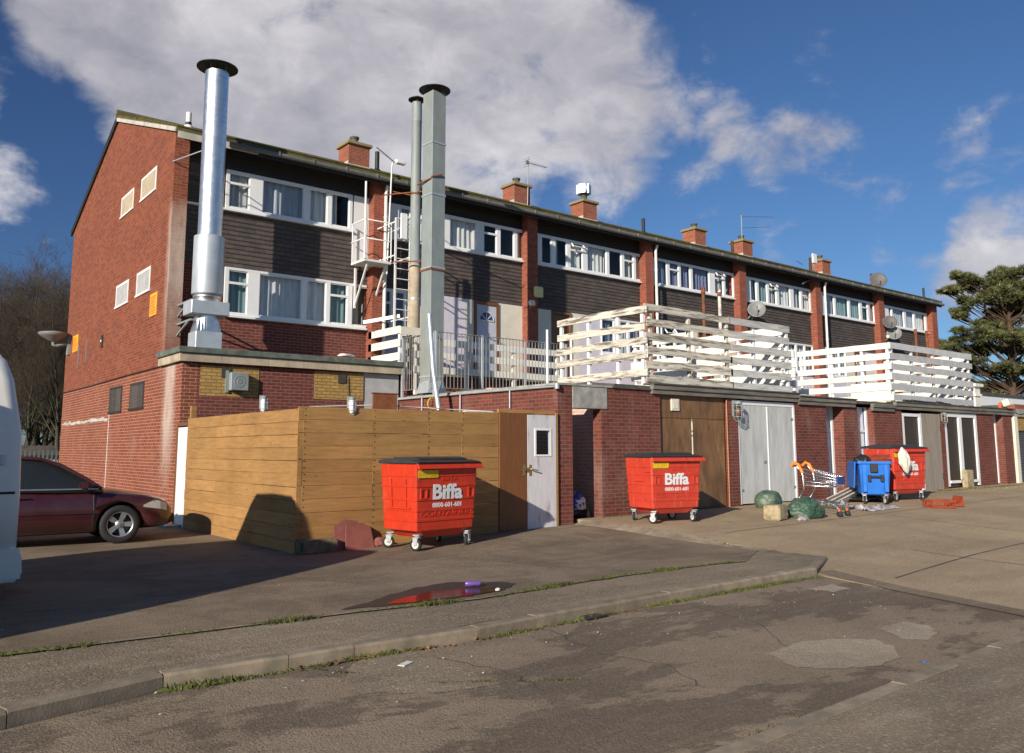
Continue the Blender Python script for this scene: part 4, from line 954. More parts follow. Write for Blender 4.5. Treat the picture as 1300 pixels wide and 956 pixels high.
# wall lamps on the garages
def bulkhead(name, q, label, s=1.0, glow=False):
    """oval lamp under a wire guard on a short arm"""
    r = root(name, (q.x, q.y, q.z)); T(r, label, 'wall lamp')
    yc = -.085*s
    mb = MB(); mb.box((-.045*s,-.02,-.08*s),(.045*s,.02,.17*s)); mb.tube([(0,.0,.13*s),(0,yc,.13*s)], .03*s, 10); mb.lathe([(.02*s,.105*s),(.065*s,.10*s),(.065*s,.135*s),(.02*s,.16*s)], (0,yc,0), 14); mb.build('bracket', MAT['galv_dull'], r, world=False)
    mb = MB(); mb.lathe([(.002,-.155*s),(.03*s,-.15*s),(.055*s,-.12*s),(.062*s,-.05*s),(.062*s,.05*s),(.055*s,.10*s)], (0,yc,0), 16); mb.build('glass', MAT['lamp_glass' if glow else 'upvc'], r, world=False)
    mb = MB()
    for k in range(6):
        a = k*math.pi/3+.3; c, s_ = math.cos(a)*.072*s, math.sin(a)*.072*s; mb.tube([(0,yc,-.17*s),(c*.6,yc+s_*.6,-.155*s),(c,yc+s_,-.10*s),(c,yc+s_,.11*s)], .0035*s, 5)
    for z in (-.09,.0,.08): mb.tube([(.072*s*math.cos(k*.524),yc+.072*s*math.sin(k*.524),z*s) for k in range(13)], .0035*s, 5, cap=False)
    mb.build('wire_guard', MAT['galv'], r, world=False)
    if glow:
        mb = MB(); mb.lathe([(0,-.09*s),(.03*s,-.07*s),(.036*s,-.02*s),(.018*s,.05*s),(.0,.07*s)], (0,yc,0), 12); mb.build('bulb', MAT['copper_pipe'], r, world=False)
    return r
bulkhead('bulkhead_lamp', onY(931.5,522,GY-.0)+Vector((0,0,.0)), 'caged glass bulkhead lamp on the brick pier left of the pale garage doors', 1.5, True)
bulkhead('bulkhead_lamp', onY(1195.5,531,GY-.0), 'small caged lamp on the brick pier between the two dark framed garage doors', 1.1, True)

# the neighbouring garage at the right edge and the low buildings behind
ng = root('shuttered_garage', (x_end+.1, GY-.05, .35)); T(ng, 'garage with grey roller shutter at the right edge of the photograph', 'garage')
xs = gx(1293)
mb = MB(); mb.box((x_end+.07,GY-.06,-.2),(xs,GY+.3,2.68)); mb.build('pale_post', MAT['cream_panel'], ng)
mb = MB(); mb.box((x_end+.07,GY-.06,2.683),(41,GY+.3,2.95)); mb.build('lintel', MAT['lintel'], ng)
mb = MB(); mb.box((xs,GY+.02,2.2),(41,GY+.3,2.68)); mb.box((x_end+.3,GY-.02,2.953),(41,GY+.3,3.12), 1); mb.build('brick_panel', [MAT['brick_yellow'], MAT['brick_fin']], ng)
mb = MB()
for k in range(24): mb.prism([(GY+.10,.3+k*.08),(GY+.075,.34+k*.08),(GY+.10,.378+k*.08)], 'x', xs+.003, 36, r=.5)
mb.build('roller_shutter', MAT['shutter'], ng)
mb = MB(); mb.box((36.0,GY,-.2),(36.4,GY+.3,2.2)); mb.box((36.4,GY+.05,-.2),(41,GY+.3,2.2)); mb.build('side_wall', MAT['brick_garage'], ng)
mb = MB(); mb.box((x_end+.07,GY+.31,2.9),(41,18,3.1)); mb.build('roof', MAT['felt'], ng)
fb = root('flat_roofed_hall', (34, 14.2, 0)); T(fb, 'flat roofed building with a long pale fascia behind the right hand garages', 'building')
mb = MB(); mb.box((33.2,14.2,-.2),(60,22,3.1)); mb.build('wall', MAT['brick_shop'], fb)
mb = MB(); mb.box((33.1,14.05,3.103),(60.1,22.1,3.62)); mb.build('fascia', MAT['upvc'], fb)
mb = MB(); mb.box((33.0,14.0,3.623),(60.2,22.2,3.72)); mb.build('roof', MAT['felt'], fb)
q = onY(1272,515,GY); r = root('flood_lamp', (q.x,GY-.02,q.z)); T(r, 'small cream flood lamp on the roof edge at the far end of the garages', 'lamp')
mb = MB(); mb.box((-.16,-.28,-.08),(.16,-.05,.16), M=Matrix.Rotation(-.3, 4, 'X')); mb.build('lamp_housing', MAT['cream_panel'], r, world=False, bevel=.03)
mb = MB(); mb.tube([(0,.0,-.25),(0,-.1,-.02)], .03, 8); mb.box((-.28,-.06,-.1),(-.2,.02,.1)); mb.build('bracket', MAT['red_ink'], r, world=False)
mb = MB(); mb.tube([(q.x+.15,GY-.05,q.z-.05),(q.x+.7,GY-.05,q.z-.2),(q.x+1.3,GY-.05,q.z-.28),(q.x+2.1,GY-.05,q.z-.2)], .02, 6); T(mb.build('cable', MAT['black'], None), 'black cable sagging from the flood lamp across the roller shutter garage', 'cable')

# things in the open passage
mb = MB(); mb.box((11.45,13.0,.15),(12.1,13.06,.62), M=None); o = mb.build('grey_board', MAT['grey_board'], None); T(o, 'low grey board standing across the dark passage beside the white door', 'board')
def blobmesh(name, c, rx, ry, rz, mat, label, cat, seed, rough=.25, sub=4, flat=True):
    bm = bmesh.new(); bmesh.ops.create_icosphere(bm, subdivisions=sub, radius=1)
    for v in bm.verts:
        p = v.co.copy(); n = mnoise.noise(p*1.6+Vector((seed,0,0)))*rough+mnoise.noise(p*4.2+Vector((0,seed,0)))*rough*.45+mnoise.noise(p*9+Vector((0,0,seed)))*rough*.18
        k = 1+n; v.co = Vector((p.x*k*rx, p.y*k*ry, p.z*k*rz))
        if flat and v.co.z < -.55*rz: v.co.z = -.55*rz
    zmin = min(v.co.z for v in bm.verts)
    for v in bm.verts: v.co.z -= zmin
    me = bpy.data.meshes.new(name); bm.to_mesh(me); bm.free(); me.materials.append(MAT[mat]); me.polygons.foreach_set('use_smooth', [True]*len(me.polygons))
    at = me.attributes.new('rnd', 'FLOAT', 'FACE'); at.data.foreach_set('value', [.5]*len(me.polygons))
    o = bpy.data.objects.new(name, me); COL.objects.link(o); o.location = c; WM[o.name] = Matrix.Translation(Vector(c)); T(o, label, cat); return o
m, nt, b = newmat('ball_blue'); v = worldpos(nt); nt.links.new(ramp(nt, noise_(nt, v, 7, 2, .5), [(.47, (.75,.76,.78)), (.52, (.03,.07,.4))]).outputs[0], b.inputs['Base Color'])
blobmesh('carrier_bag', (11.75,12.75,.34), .20, .16, .22, 'ball_blue', 'blue and white plastic bag lying on rubbish inside the brick passage', 'bag', 3, .12)
blobmesh('rubbish_heap', (11.8,12.85,.17), .35, .2, .2, 'bag_black', 'dark heap of rubbish on the floor of the brick passage', 'rubbish', 5, .3)
# ================================================================ timber yard enclosure
FXX = 5.42
enc = root('timber_enclosure', (FXX, GY, 0)); T(enc, 'tall yard fence of wide tan horizontal boards round the back door', 'fence')
def fence_wood(name, c, dark):
    m, nt, b = newmat(name); L = nt.links; v = worldpos(nt); uv = coord(nt, 'UV')
    a = N(nt, 'ShaderNodeAttribute', attribute_name='rnd')
    g = noise_(nt, v, 2.2, 8, .68, (1,1,9), .6); col = ramp(nt, g, [(.25, dark), (.55, c), (.8, tuple(min(1, x*1.18) for x in c))]).outputs[0]
    k = math_(nt, 'MULTIPLY_ADD', a.outputs['Fac'], .26, .85); col = mix(nt, 1, col, N_comb(nt, k), 'MULTIPLY')
    big = noise_(nt, v, .9, 5, .6); col = mix(nt, ramp(nt, big, [(.4, 0.0), (.7, .35)]).outputs[0], col, tuple(x*.55 for x in dark))
    kn = nt.nodes.new('ShaderNodeTexVoronoi'); mp = nt.nodes.new('ShaderNodeMapping'); mp.inputs['Scale'].default_value = (2.4,2.4,5.2); L.new(v, mp.inputs[0]); L.new(mp.outputs[0], kn.inputs['Vector']); kn.inputs['Scale'].default_value = 1.0
    col = mix(nt, ramp(nt, kn.outputs[0], [(.03, .8), (.09, 0.0)]).outputs[0], col, tuple(x*.45 for x in dark))
    L.new(col, b.inputs['Base Color']); b.inputs['Roughness'].default_value = .75; b.inputs['Specular IOR Level'].default_value = .25
    bump(nt, b, noise_(nt, v, 3, 8, .7, (1,1,14), .5), .25, .01)
fence_wood('fence_wood', (.41,.228,.084), (.285,.152,.055))
FT = 2.19; NB = 11
def zb_front(x): return z_yard(x, GY)-.02
def boards(name, p, q, zlo, zhi, n, joints, lab=None):
    mb = MB(); p = Vector(p); q = Vector(q); d = (q-p).normalized(); nrm = Vector((d.y, -d.x, 0)); h = (zhi-zlo)/n
    for i in range(n):
        js = [0]+[j+random.choice((-.0,.0)) for j in joints]+[(q-p).length]
        for a, b_ in zip(js[:-1], js[1:]):
            o_ = random.uniform(-.004,.004); z0 = zlo+i*h+random.uniform(-.002,.004); z1 = zlo+(i+1)*h-.002+random.uniform(-.003,.001)
            a1 = p+d*(a+.001); b1 = p+d*(b_-.001); u = nrm*(.012+o_); w_ = nrm*(-.012+o_)
            dz0 = random.uniform(-.003,.003)
            vs = [a1+u, b1+u, b1+w_, a1+w_]
            mb.mesh([(v.x,v.y,z0+dz0*(k in (1,2))) for k, v in enumerate(vs)]+[(v.x,v.y,z1+dz0*(k in (1,2))) for k, v in enumerate(vs)], [(3,2,1,0),(4,5,6,7),(0,1,5,4),(1,2,6,5),(2,3,7,6),(3,0,4,7)])
    return mb.build(name, MAT['fence_wood'], enc, bevel=.003)
xfr = onY(632,600,GY).x; yl = 17.50
boards('board_panel', (FXX-.012,yl,0), (FXX-.012,GY-.026,0), -.02, FT, NB, [1.75,3.6])
boards('board_panel', (FXX-.02,GY-.014,0), (xfr,GY-.014,0), -.01, FT+.03, NB, [.08,1.30,2.36,3.05])
mb = MB()
for x in (FXX+.09, FXX+1.3, FXX+2.35, FXX+3.05):
    for i in range(NB*2): z = .08+i*.1; mb.box((x-.006,GY-.035,z),(x+.006,GY-.025,z+.012))
mb.build('nail_row', MAT['black'], enc)
for x in (FXX+.06, FXX+1.3, FXX+2.35, xfr-.05):
    mb = MB(); mb.box((x-.05,GY+.015,-.05),(x+.05,GY+.115,FT-.02)); mb.build('post', MAT['fence_wood'], enc)
for y, zt in ((yl-.05,2.45),(16.0,2.1),(14.2,2.1)):
    mb = MB(); mb.box((FXX+.01,y-.05,-.05),(FXX+.11,y+.05,zt)); mb.build('post', MAT['fence_wood'], enc)
# brown and white doors closing the front
xd1, xd2 = onY(667.5,600,GY).x, 10.69
def zdoor(x): return z_yard(x, GY)+.0
mb = MB(); mb.box((xfr+.004,GY-.05,zdoor(9.6)),(xd1-.004,GY-.005,FT+.03)); d1 = mb.build('door', MAT['brown_door'], enc, bevel=.004); d1['label'] = 'brown varnished door leaf'
wx0, wx1 = onY(678,560,GY).x, onY(695.5,560,GY).x; wz0, wz1 = onY(686,577,GY).z, onY(686,546.5,GY).z
mb = MB(); a, b_, z0, z1, y0, y1 = xd1, xd2-.06, zdoor(10.2)-.03, FT+.01, GY-.055, GY-.012
mb.box((a,y0,z0),(wx0,y1,z1)); mb.box((wx1,y0,z0),(b_,y1,z1)); mb.box((wx0,y0,z0),(wx1,y1,wz0)); mb.box((wx0,y0,wz1),(wx1,y1,z1))
d2 = mb.build('door', MAT['old_white_door'], enc); d2['label'] = 'scuffed white door leaf with a small square window'
mb = MB(); f = .035
for (p, q) in (((wx0-f,y0-.012,wz0-f),(wx1+f,y0+.01,wz0)),((wx0-f,y0-.012,wz1),(wx1+f,y0+.01,wz1+f)),((wx0-f,y0-.012,wz0),(wx0,y0+.01,wz1)),((wx1,y0-.012,wz0),(wx1+f,y0+.01,wz1))): mb.box(p, q)
mb.build('window_frame', MAT['upvc'], d2)
mb = MB(); mb.face([(wx0,GY-.03,wz0),(wx1,GY-.03,wz0),(wx1,GY-.03,wz1),(wx0,GY-.03,wz1)]); mb.build('pane', MAT['pane'], d2, fixn=False)
mb = MB(); mb.box((xd2-.058,GY-.05,z0),(xd2-.005,GY-.0,FT+.06)); mb.box((xfr,GY-.03,FT+.035),(xd2-.06,GY+.03,FT+.10)); mb.build('door_post', MAT['fence_wood'], enc)
q = onY(662,597,GY-.06)
mb = MB(); mb.box((xd1-.10,GY-.062,q.z-.10),(xd1-.05,GY-.051,q.z+.10)); mb.box((xd1+.03,GY-.067,q.z-.10),(xd1+.08,GY-.056,q.z+.10)); mb.tube([(xd1-.075,GY-.06,q.z+.03),(xd1-.075,GY-.11,q.z+.03),(xd1-.20,GY-.115,q.z+.02)], .012, 8); mb.box((xd1-.04,GY-.075,q.z-.03),(xd1+.02,GY-.055,q.z+.05)); mb.tube([(xd1+.055,GY-.066,q.z+.02),(xd1+.055,GY-.11,q.z+.02),(xd1+.20,GY-.115,q.z-.01)], .012, 8)
mb.build('door_handle', MAT['brass'], d1)
# narrow white gate between the fence and the gable
mb = MB(); mb.box((FXX-.01,yl+.05,-.02),(FXX+.035,18.14,2.02)); gt = mb.build('gate', MAT['upvc'], enc, bevel=.004); gt['label'] = 'narrow white gate leaf beside the brick corner'
mb = MB(); mb.box((FXX-.03,18.143,-.05),(FXX+.06,18.205,2.12)); mb.box((FXX-.03,yl+.0,2.05),(FXX+.06,18.14,2.12)); mb.build('gate_frame', MAT['brown_door'], enc)
mb = MB(); mb.box((5.1,17.62,.0),(5.43,18.2,.05)); mb.build('door_step', MAT['lintel'], enc)

bulkhead('bulkhead_lamp', onY(332,514,17.0), 'ribbed white lamp showing above the sunlit left side of the tan fence', .9)
for o in [o for o in bpy.data.objects if o.name.startswith('bulkhead_lamp')][-1:]:
    p = onX(332.5,517,FXX+.06); o.location = (p.x, p.y, p.z+.05)
r = bulkhead('bulkhead_lamp', onY(444,515,GY+.06), 'ribbed white lamp showing above the front boards of the tan fence', .9)
mb = MB(); p = onY(333,520,13); 
mb.tube([(FXX+.3,GY+.3,2.235),(7.0,GY+.25,2.30),(8.4,GY+.2,2.26),(9.2,GY+.06,2.24)], .012, 6); T(mb.build('timber_lath', MAT['weathered_board'], None), 'thin pale lath lying along the top of the tan front boards', 'lath')
mb = MB(); a = onY(473,520,GY+.2); b_ = onY(504,501,GY+.2)
mb.box((a.x,GY+.19,1.6),(b_.x,GY+.22,b_.z)); mb.box((a.x-.02,GY+.18,b_.z),(b_.x+.02,GY+.24,b_.z+.02)); T(mb.build('rusty_panel', MAT['rust'], None, bevel=.004), 'rust brown panel standing behind the tan fence below the grey sheet', 'panel')
mb = MB(); mb.box((8.6,GY+.05,2.215),(10.2,GY+.30,2.24)); T(mb.build('loose_board', MAT['weathered_board'], None), 'loose grey board lying flat on the fence top beside the brick side wall', 'board')

# ================================================================ white and weathered terrace fences
def board_fence(name, label, group=None, base=(0,0,0)):
    r = root(name, base); T(r, label, 'fence', group); return r
def slat_run(parent, p, q, z0, zs, hgt, mat, posts=(), side=1, thick=.03, pm_='upvc', ztop=None, sag=0.0, solid=None, jit=.012, name='board_panel', pin=None):
    p = Vector((*p, 0)); q = Vector((*q, 0)); d = (q-p).normalized(); n = Vector((-d.y, d.x, 0))*side; Lg = (q-p).length
    mb = MB()
    for k, z in enumerate(zs):
        e0 = random.uniform(-jit, jit); e1 = random.uniform(-jit, jit); h = hgt*random.uniform(.93, 1.05); ns = 8; u = n*thick; ph = random.uniform(0, 6); vs = []
        o0 = random.uniform(-.05,.04) if jit > .005 else 0; o1 = random.uniform(-.04,.05) if jit > .005 else 0
        for i in range(ns+1):
            t = i/ns; c = p+d*(o0+(Lg-o0+o1)*t); zz = z+e0+(e1-e0)*t+sag*math.sin(math.pi*t+ph*.2)*random.uniform(.5,1)*.5
            w1 = random.uniform(-.008,.008) if jit > .005 else 0; w2 = random.uniform(-.008,.008) if jit > .005 else 0
            vs += [(c.x,c.y,zz+w1), (c.x,c.y,zz+h+w2), (c.x+u.x,c.y+u.y,zz+h+w2), (c.x+u.x,c.y+u.y,zz+w1)]
        fs = [(4*i+j, 4*i+(j+1) % 4, 4*i+4+(j+1) % 4, 4*i+4+j) for i in range(ns) for j in range(4)]+[(3,2,1,0), tuple(4*ns+j for j in range(4))]
        mb.mesh(vs, fs)
    if solid: mb.box(*solid)
    o = mb.build(name, MAT[mat], parent)
    zt = ztop or zs[-1]+hgt-.03
    for t in posts:
        c = p+d*t; m2 = MB(); a = c+n*(thick+.003); b_ = a+n*.07+d*.08
        m2.box((min(a.x,b_.x),min(a.y,b_.y),z0),(max(a.x,b_.x),max(a.y,b_.y),zt)); m2.build('post', MAT[pm_], parent)
    return o
PF1, PF2 = 13.36, 18.72
ZD = 2.93
zs6 = [ZD+.04+.31*k for k in range(6)]
f1 = board_fence('terrace_fence', 'weathered grey and cream slatted terrace fence above the brown plywood garage doors', 'slatted terrace fences', (PF1,GY+.1,ZD))
xm = 16.3
slat_run(f1, (PF1,GY+.06), (xm,GY+.06), ZD, zs6, .165, 'weathered_board', (.14,1.42,2.80), pm_='weathered_board', sag=.02)
slat_run(f1, (xm+.01,GY+.06), (PF2,GY+.06), ZD, [z-.01 for z in zs6], .165, 'grey_weathered', (.9,2.3), pm_='upvc')
slat_run(f1, (PF1-.03,15.1), (PF1-.03,GY+.05), ZD, [3.10,3.50,3.81,4.13,4.50], .165, 'weathered_board', (.05,1.0,1.95,2.70), side=1, pm_='upvc', ztop=4.62, sag=.03)
slat_run(f1, (PF2,GY+.25), (PF2,15.3), ZD, [ZD+.04+.30*k for k in range(6)], .22, 'white_board', (.1,1.4,2.7), side=-1, pm_='upvc')
PG1, PG2 = 23.78, 29.15
f2 = board_fence('terrace_fence', 'white slatted terrace fence standing above the dark framed garage doors', 'slatted terrace fences', (PG1,GY+.1,ZD))
slat_run(f2, (PG1,GY+.06), (PG2,GY+.06), ZD, [ZD+.03+.305*k for k in range(6)], .19, 'white_board_shaded', (.14,1.35,2.7,4.0,5.2), pm_='upvc', jit=.006)
slat_run(f2, (PG1-.03,15.25), (PG1-.03,GY+.05), ZD, [ZD+.03+.305*k for k in range(6)], .18, 'white_board', (.05,1.1,2.1,2.9), side=1, pm_='upvc', jit=.006)
mb = MB(); mb.box((PG1+.0,GY+.12,ZD),(PG1+.02,13.5,3.5)); mb.build('infill_panel', MAT['white_board'], f2)
slat_run(f2, (PG2,GY+.25), (PG2,15.2), ZD, [ZD+.04+.30*k for k in range(6)], .22, 'white_board', (.1,1.4,2.7), side=-1, pm_='upvc')
for k, (x, y0, y1, n, lb) in enumerate(((16.12,13.2,15.3,5,'cream slatted divider seen through the weathered fence above the brown plywood doors'),(21.46,13.9,15.4,5,'white slatted divider between the two fenced terraces'))):
    g = board_fence('divider_fence', lb, 'slatted dividers', (x,y0,ZD))
    slat_run(g, (x,y1), (x,y0), ZD, [ZD+.1+.30*k_ for k_ in range(n)], .21, 'white_board', (.05,(y1-y0)/2,y1-y0-.1), side=1, pm_='upvc', jit=.006)
g = board_fence('low_fence', 'cream three board fence behind the grey metal railing below the fan light door', None, (11.2,18.0,3.0))
slat_run(g, (11.0,17.9), (15.9,17.9), ZD, [3.50,3.86,4.22], .17, 'white_board', (.05,1.6,3.2,4.8), pm_='white_board')
g = board_fence('short_fence', 'short white three board fence between the escape ladder and the railing', None, (10.76,18.3,3.75))
slat_run(g, (10.70,19.75), (10.70,18.12), 3.75, [3.80,4.14,4.48], .20, 'white_board', (.05,1.5), side=1, pm_='upvc', ztop=4.66, jit=.004)
slat_run(g, (10.72,18.1), (11.55,18.1), 3.56, [4.45], .2, 'cream_panel', (.75,), pm_='upvc', jit=.004)
mb = MB(); a = onY(1236,512,GY+.2); mb.box((29.35,GY+.1,2.93),(29.75,GY+.5,3.62)); mb.box((29.25,GY+.02,3.62),(29.85,GY+.58,3.72)); mb.box((29.30,GY+.06,3.3),(29.80,GY+.54,3.38)); T(mb.build('cream_box', MAT['white_board'], None), 'cream painted timber box at the right end of the white slatted fence', 'box')
# felt rolls and rubbish on the roof edge
mb = MB()
for k in range(6): mb.tube([(15.9+k*.33,GY+.2+random.uniform(-.05,.1),2.99+random.uniform(0,.02)),(16.3+k*.33,GY+.25,2.99)], random.uniform(.035,.06), 7)
T(mb.build('roofing_scraps', MAT['black'], None), 'black scraps of roofing lying under the weathered slatted fence', 'scraps', kind='stuff')
mb = MB()
for k in range(6): mb.tube([(24.3+k*.5,GY+.0+random.uniform(-.05,.1),2.96+random.uniform(0,.02)),(24.9+k*.5,GY+.05,2.955)], random.uniform(.03,.06), 7)
T(mb.build('roofing_scraps', MAT['black'], None), 'black scraps of roofing lying under the white slatted fence', 'scraps', kind='stuff')
for (xb, yt, yb, mt, lb) in ((893.5,365,495,'rust','rusty pole rising behind the weathered slatted fence, left of the white topped one'),(914,368,480,'rust_white','white and rust pole rising behind the weathered slatted fence'),(1163,418,500,'rust','rusty pole behind the white slatted fence, the left of two by the far end pier'),(1177,420,500,'rust','rusty pole behind the white slatted fence, nearest the end pier of the block')):
    Y = 16.9; t_ = onY(xb-1,yt,Y); mb = MB(); mb.tube([(t_.x,Y,ZD-.03),(t_.x,Y,t_.z)], .055, 10); mb.lathe([(.06,t_.z-.22),(.075,t_.z-.2),(.075,t_.z-.1),(.06,t_.z-.08)], (t_.x,Y,0), 10, 1); mb.box((t_.x-.09,Y-.02,t_.z-.03),(t_.x+.09,Y+.02,t_.z), 1)
    T(mb.build('pole', [MAT[mt], MAT['rust']], None), lb, 'pole')

# ================================================================ metal railing on the garage roof
rl = root('metal_railing', (10.78,16.65,2.87)); T(rl, 'galvanised grey vertical bar railing on the flat roof round the square duct', 'railing')
def rail_run(p, q, z0, z1, sp):
    p = Vector((*p,0)); q = Vector((*q,0)); d = (q-p); Lg = d.length; d.normalize(); mb = MB()
    mb.bar((p.x,p.y,z1),(q.x,q.y,z1),.05,.012); mb.bar((p.x,p.y,z0+.12),(q.x,q.y,z0+.12),.04,.010)
    n = int(Lg/sp)
    for i in range(1, n):
        c = p+d*(Lg*i/n); mb.bar((c.x,c.y,z0+.124),(c.x,c.y,z1-.006),.014,.014,up=(1,0,0))
    mb.build('bar_panel', MAT['rail_grey'], rl)
    for t in [0, Lg] if Lg < 2 else [0, Lg*.33, Lg*.66, Lg]:
        c = p+d*t; m2 = MB(); m2.box((c.x-.025,c.y-.025,z0-.05),(c.x+.025,c.y+.025,z1+.02)); m2.build('post', MAT['galv'], rl)
rail_run((10.80,18.12),(10.80,16.66), 2.9, 4.34, .105)
rail_run((10.83,16.65),(15.0,16.65), 2.9, 4.36, .105)
for x in (14.3, 15.15):
    mb = MB(); mb.tube([(x,16.6,2.9),(x,16.6,4.7-.1*(x > 15))], .035, 8); T(mb.build('white_post', MAT['upvc'], None), ('white post at the railing beside the brick pier' if x < 15 else 'white post at the right end of the metal railing'), 'post')
mb = MB(); a = onY(545,399,15.9); c = onY(550,470,15.7); b_ = onY(557,521,15.5); mb.tube([a, c, b_], .055, 10); T(mb.build('scaffold_pole', MAT['galv'], None), 'bent galvanised pole leaning in front of the square duct and railing', 'pole')
mb = MB(); a = onY(549,505,16.55); mb.tube([a+Vector((math.sin(k*.55)*.13,0,-.14+math.cos(k*.55)*.14)) for k in range(12)], .014, 6); T(mb.build('rope_loop', MAT['bin_yellow'], None), 'yellow rope loop hanging at the foot of the square duct', 'rope')
# ================================================================ flues, escape, aerials, lamps and signs
def cowl_disc(mb, c, r, m=1, n=32, tilt=None):
    x, y, z = c; mb.lathe([(.001,z+.10),(r*.5,z+.065),(r,z+.0),(r,z-.02),(r*.5,z+.04),(.001,z+.07)], (x,y,0), n, m)
# --- big bright round flue of the near flat
fxc, fyc = 6.06, 18.72
r = root('round_flue', (fxc,fyc,3.74)); T(r, 'tall bright silver round flue on a square box with a wide black cowl', 'flue')
zt = onY(283,95,fyc).z
mb = MB()
prof = [(.262,6.35)]; z = 6.4; 
while z < zt-.02:
    prof += [(.262,z),(.2635,z+.012),(.262,z+.024)]; z += .135
prof += [(.262,zt)]; mb.lathe(prof, (fxc,fyc,0), 40); mb.disc((fxc,fyc,zt), .244, 40, 0, 'z'); mb.build('flue_pipe', MAT['steel_bright'], r)
za_, zb_ = onY(268,360,fyc).z-.28, onY(270,302,fyc).z
mb = MB(); mb.lathe([(.25,za_-.02+.02),(.33,za_+.0),(.335,za_+.02),(.335,zb_-.02),(.33,zb_),(.25,zb_+.005)], (fxc,fyc,0), 40); mb.build('silencer', MAT['galv'], r)
zc_ = za_
zd_ = onY(268,385,fyc).z
mb = MB(); mb.lathe([(.285,zd_-.04),(.285,za_-.32),(.30,za_-.31),(.30,za_-.27),(.285,za_-.26),(.285,za_-.08),(.30,za_-.07),(.30,za_-.03),(.27,za_-.02),(.27,za_+.01)], (fxc,fyc,0), 36); mb.build('fan_section', MAT['steel_bright'], r)
ze_ = onY(268,402,fyc).z
mb = MB(); mb.box((fxc-.42,fyc-.30,ze_),(fxc+.42,fyc+.30,zd_)); mb.build('plenum_box', MAT['galv'], r, bevel=.012)
zf_ = onY(268,423,fyc).z
mb = MB(); n = 32; hw, hd = .27, .25
top = [(fxc+.25*math.cos(2*math.pi*k/n), fyc+.25*math.sin(2*math.pi*k/n), ze_-.002) for k in range(n)]; bot = []
for k in range(n):
    a = 2*math.pi*k/n; c, s_ = math.cos(a), math.sin(a); t = 1/max(abs(c), abs(s_)); bot.append((fxc+hw*c*t, fyc+hd*s_*t, zf_))
mb.mesh(top+bot, [(k, n+k, n+(k+1) % n, (k+1) % n) for k in range(n)]); mb.build('transition', MAT['steel_bright'], r)
mb = MB(); mb.box((fxc-.29,fyc-.27,3.74),(fxc+.29,fyc+.27,zf_-.003)); mb.build('base_box', MAT['galv'], r, bevel=.01)
mb = MB(); cowl_disc(mb, (fxc+.0,fyc,zt+.13), .46, 0)
mb.build('cowl', MAT['cap_metal'], r)
for a in range(4): an = a*1.57+.6; mb = MB(); mb.bar((fxc+.235*math.cos(an),fyc+.235*math.sin(an),zt-.1),(fxc+.24*math.cos(an),fyc+.24*math.sin(an),zt+.17),.03,.006,up=(1,0,0)); mb.build('cowl_strap', MAT['galv'], r)
for zz in (za_-.15, ze_-.12):
    mb = MB(); x = fxc-.36; mb.bar((x,YW-.05,zz-.35),(x,YW-.05,zz+.0),.04,.04,up=(1,0,0)); mb.bar((x,YW-.05,zz),(x,fyc-.1,zz),.04,.04); mb.bar((x,YW-.05,zz-.33),(x,fyc+.1,zz-.02),.035,.035); mb.bar((x,fyc-.1,zz),(fxc-.2,fyc-.1,zz),.04,.04); mb.build('wall_bracket', MAT['galv_dull'], r)
mb = MB(); zz = onY(265,192,fyc).z; mb.tube([(fxc-.24,fyc+.05,zz),(fxc-.65,YF+.0,zz-.12)], .014, 6); mb.tube([(fxc-.24,fyc+.05,zz+.02),(fxc+.3,YW,zz-.05)], .014, 6); mb.build('stay', MAT['galv'], r)

# --- square duct
r = root('square_duct', (10.60,16.95,2.9)); T(r, 'tall dull grey square duct with a flat black cowl standing inside the railing', 'flue')
W2 = .205; cx, cy = 10.98, 17.05
ang = R_(4)
zt = onY(553,120,cy).z
mb = MB(); Mx = Matrix.Translation((cx,cy,0)) @ Matrix.Rotation(ang, 4, 'Z')
cuts = [2.9,3.3,onY(553,342,cy).z,onY(553,250,cy).z,onY(553,185,cy).z,zt]
for a, b_ in zip(cuts[:-1], cuts[1:]): mb.box((-W2,-W2,a+.002),(W2,W2,b_-.002), M=Mx)
mb.build('duct', MAT['galv_dull'], r, bevel=.008)
mb = MB()
for z in cuts[1:-1]: mb = MB(); mb.box((-W2-.012,-W2-.012,z-.02),(W2+.012,W2+.012,z+.02), M=Mx); mb.build('flange', MAT['galv'], r)
mb = MB(); z = cuts[2]; mb.box((-W2-.02,-W2-.02,z-.07),(W2+.02,W2+.02,z-.03), M=Mx); z = onY(553,232,cy).z; mb.bar((cx-W2-.01,cy-W2-.02,z+.05),(cx+.1,cy-W2-.03,z+.16),.03,.03); mb.bar((cx-.3,cy+.3,z-.05),(cx-W2,cy-W2,z+.02),.03,.03); mb.build('strap', MAT['rust'], r)
mb = MB(); z = 2.9; hw = .265
mb.mesh([(cx-hw,cy-hw,z),(cx+hw,cy-hw,z),(cx+hw,cy+hw,z),(cx-hw,cy+hw,z),(cx-W2,cy-W2,z+.30),(cx+W2,cy-W2,z+.30),(cx+W2,cy+W2,z+.30),(cx-W2,cy+W2,z+.30)], [(0,1,5,4),(1,2,6,5),(2,3,7,6),(3,0,4,7)]); mb.build('duct_foot', MAT['galv'], r)
mb = MB(); cowl_disc(mb, (cx,cy,zt+.10), .40, 0); mb.build('cowl', MAT['cap_metal'], r)
for sx in (-1,1):
    for sy in (-1,1): mb = MB(); mb.bar((cx+sx*.17,cy+sy*.17,zt-.02),(cx+sx*.17,cy+sy*.17,zt+.14),.02,.006,up=(1,0,0)); mb.build('cowl_strap', MAT['rust'], r)
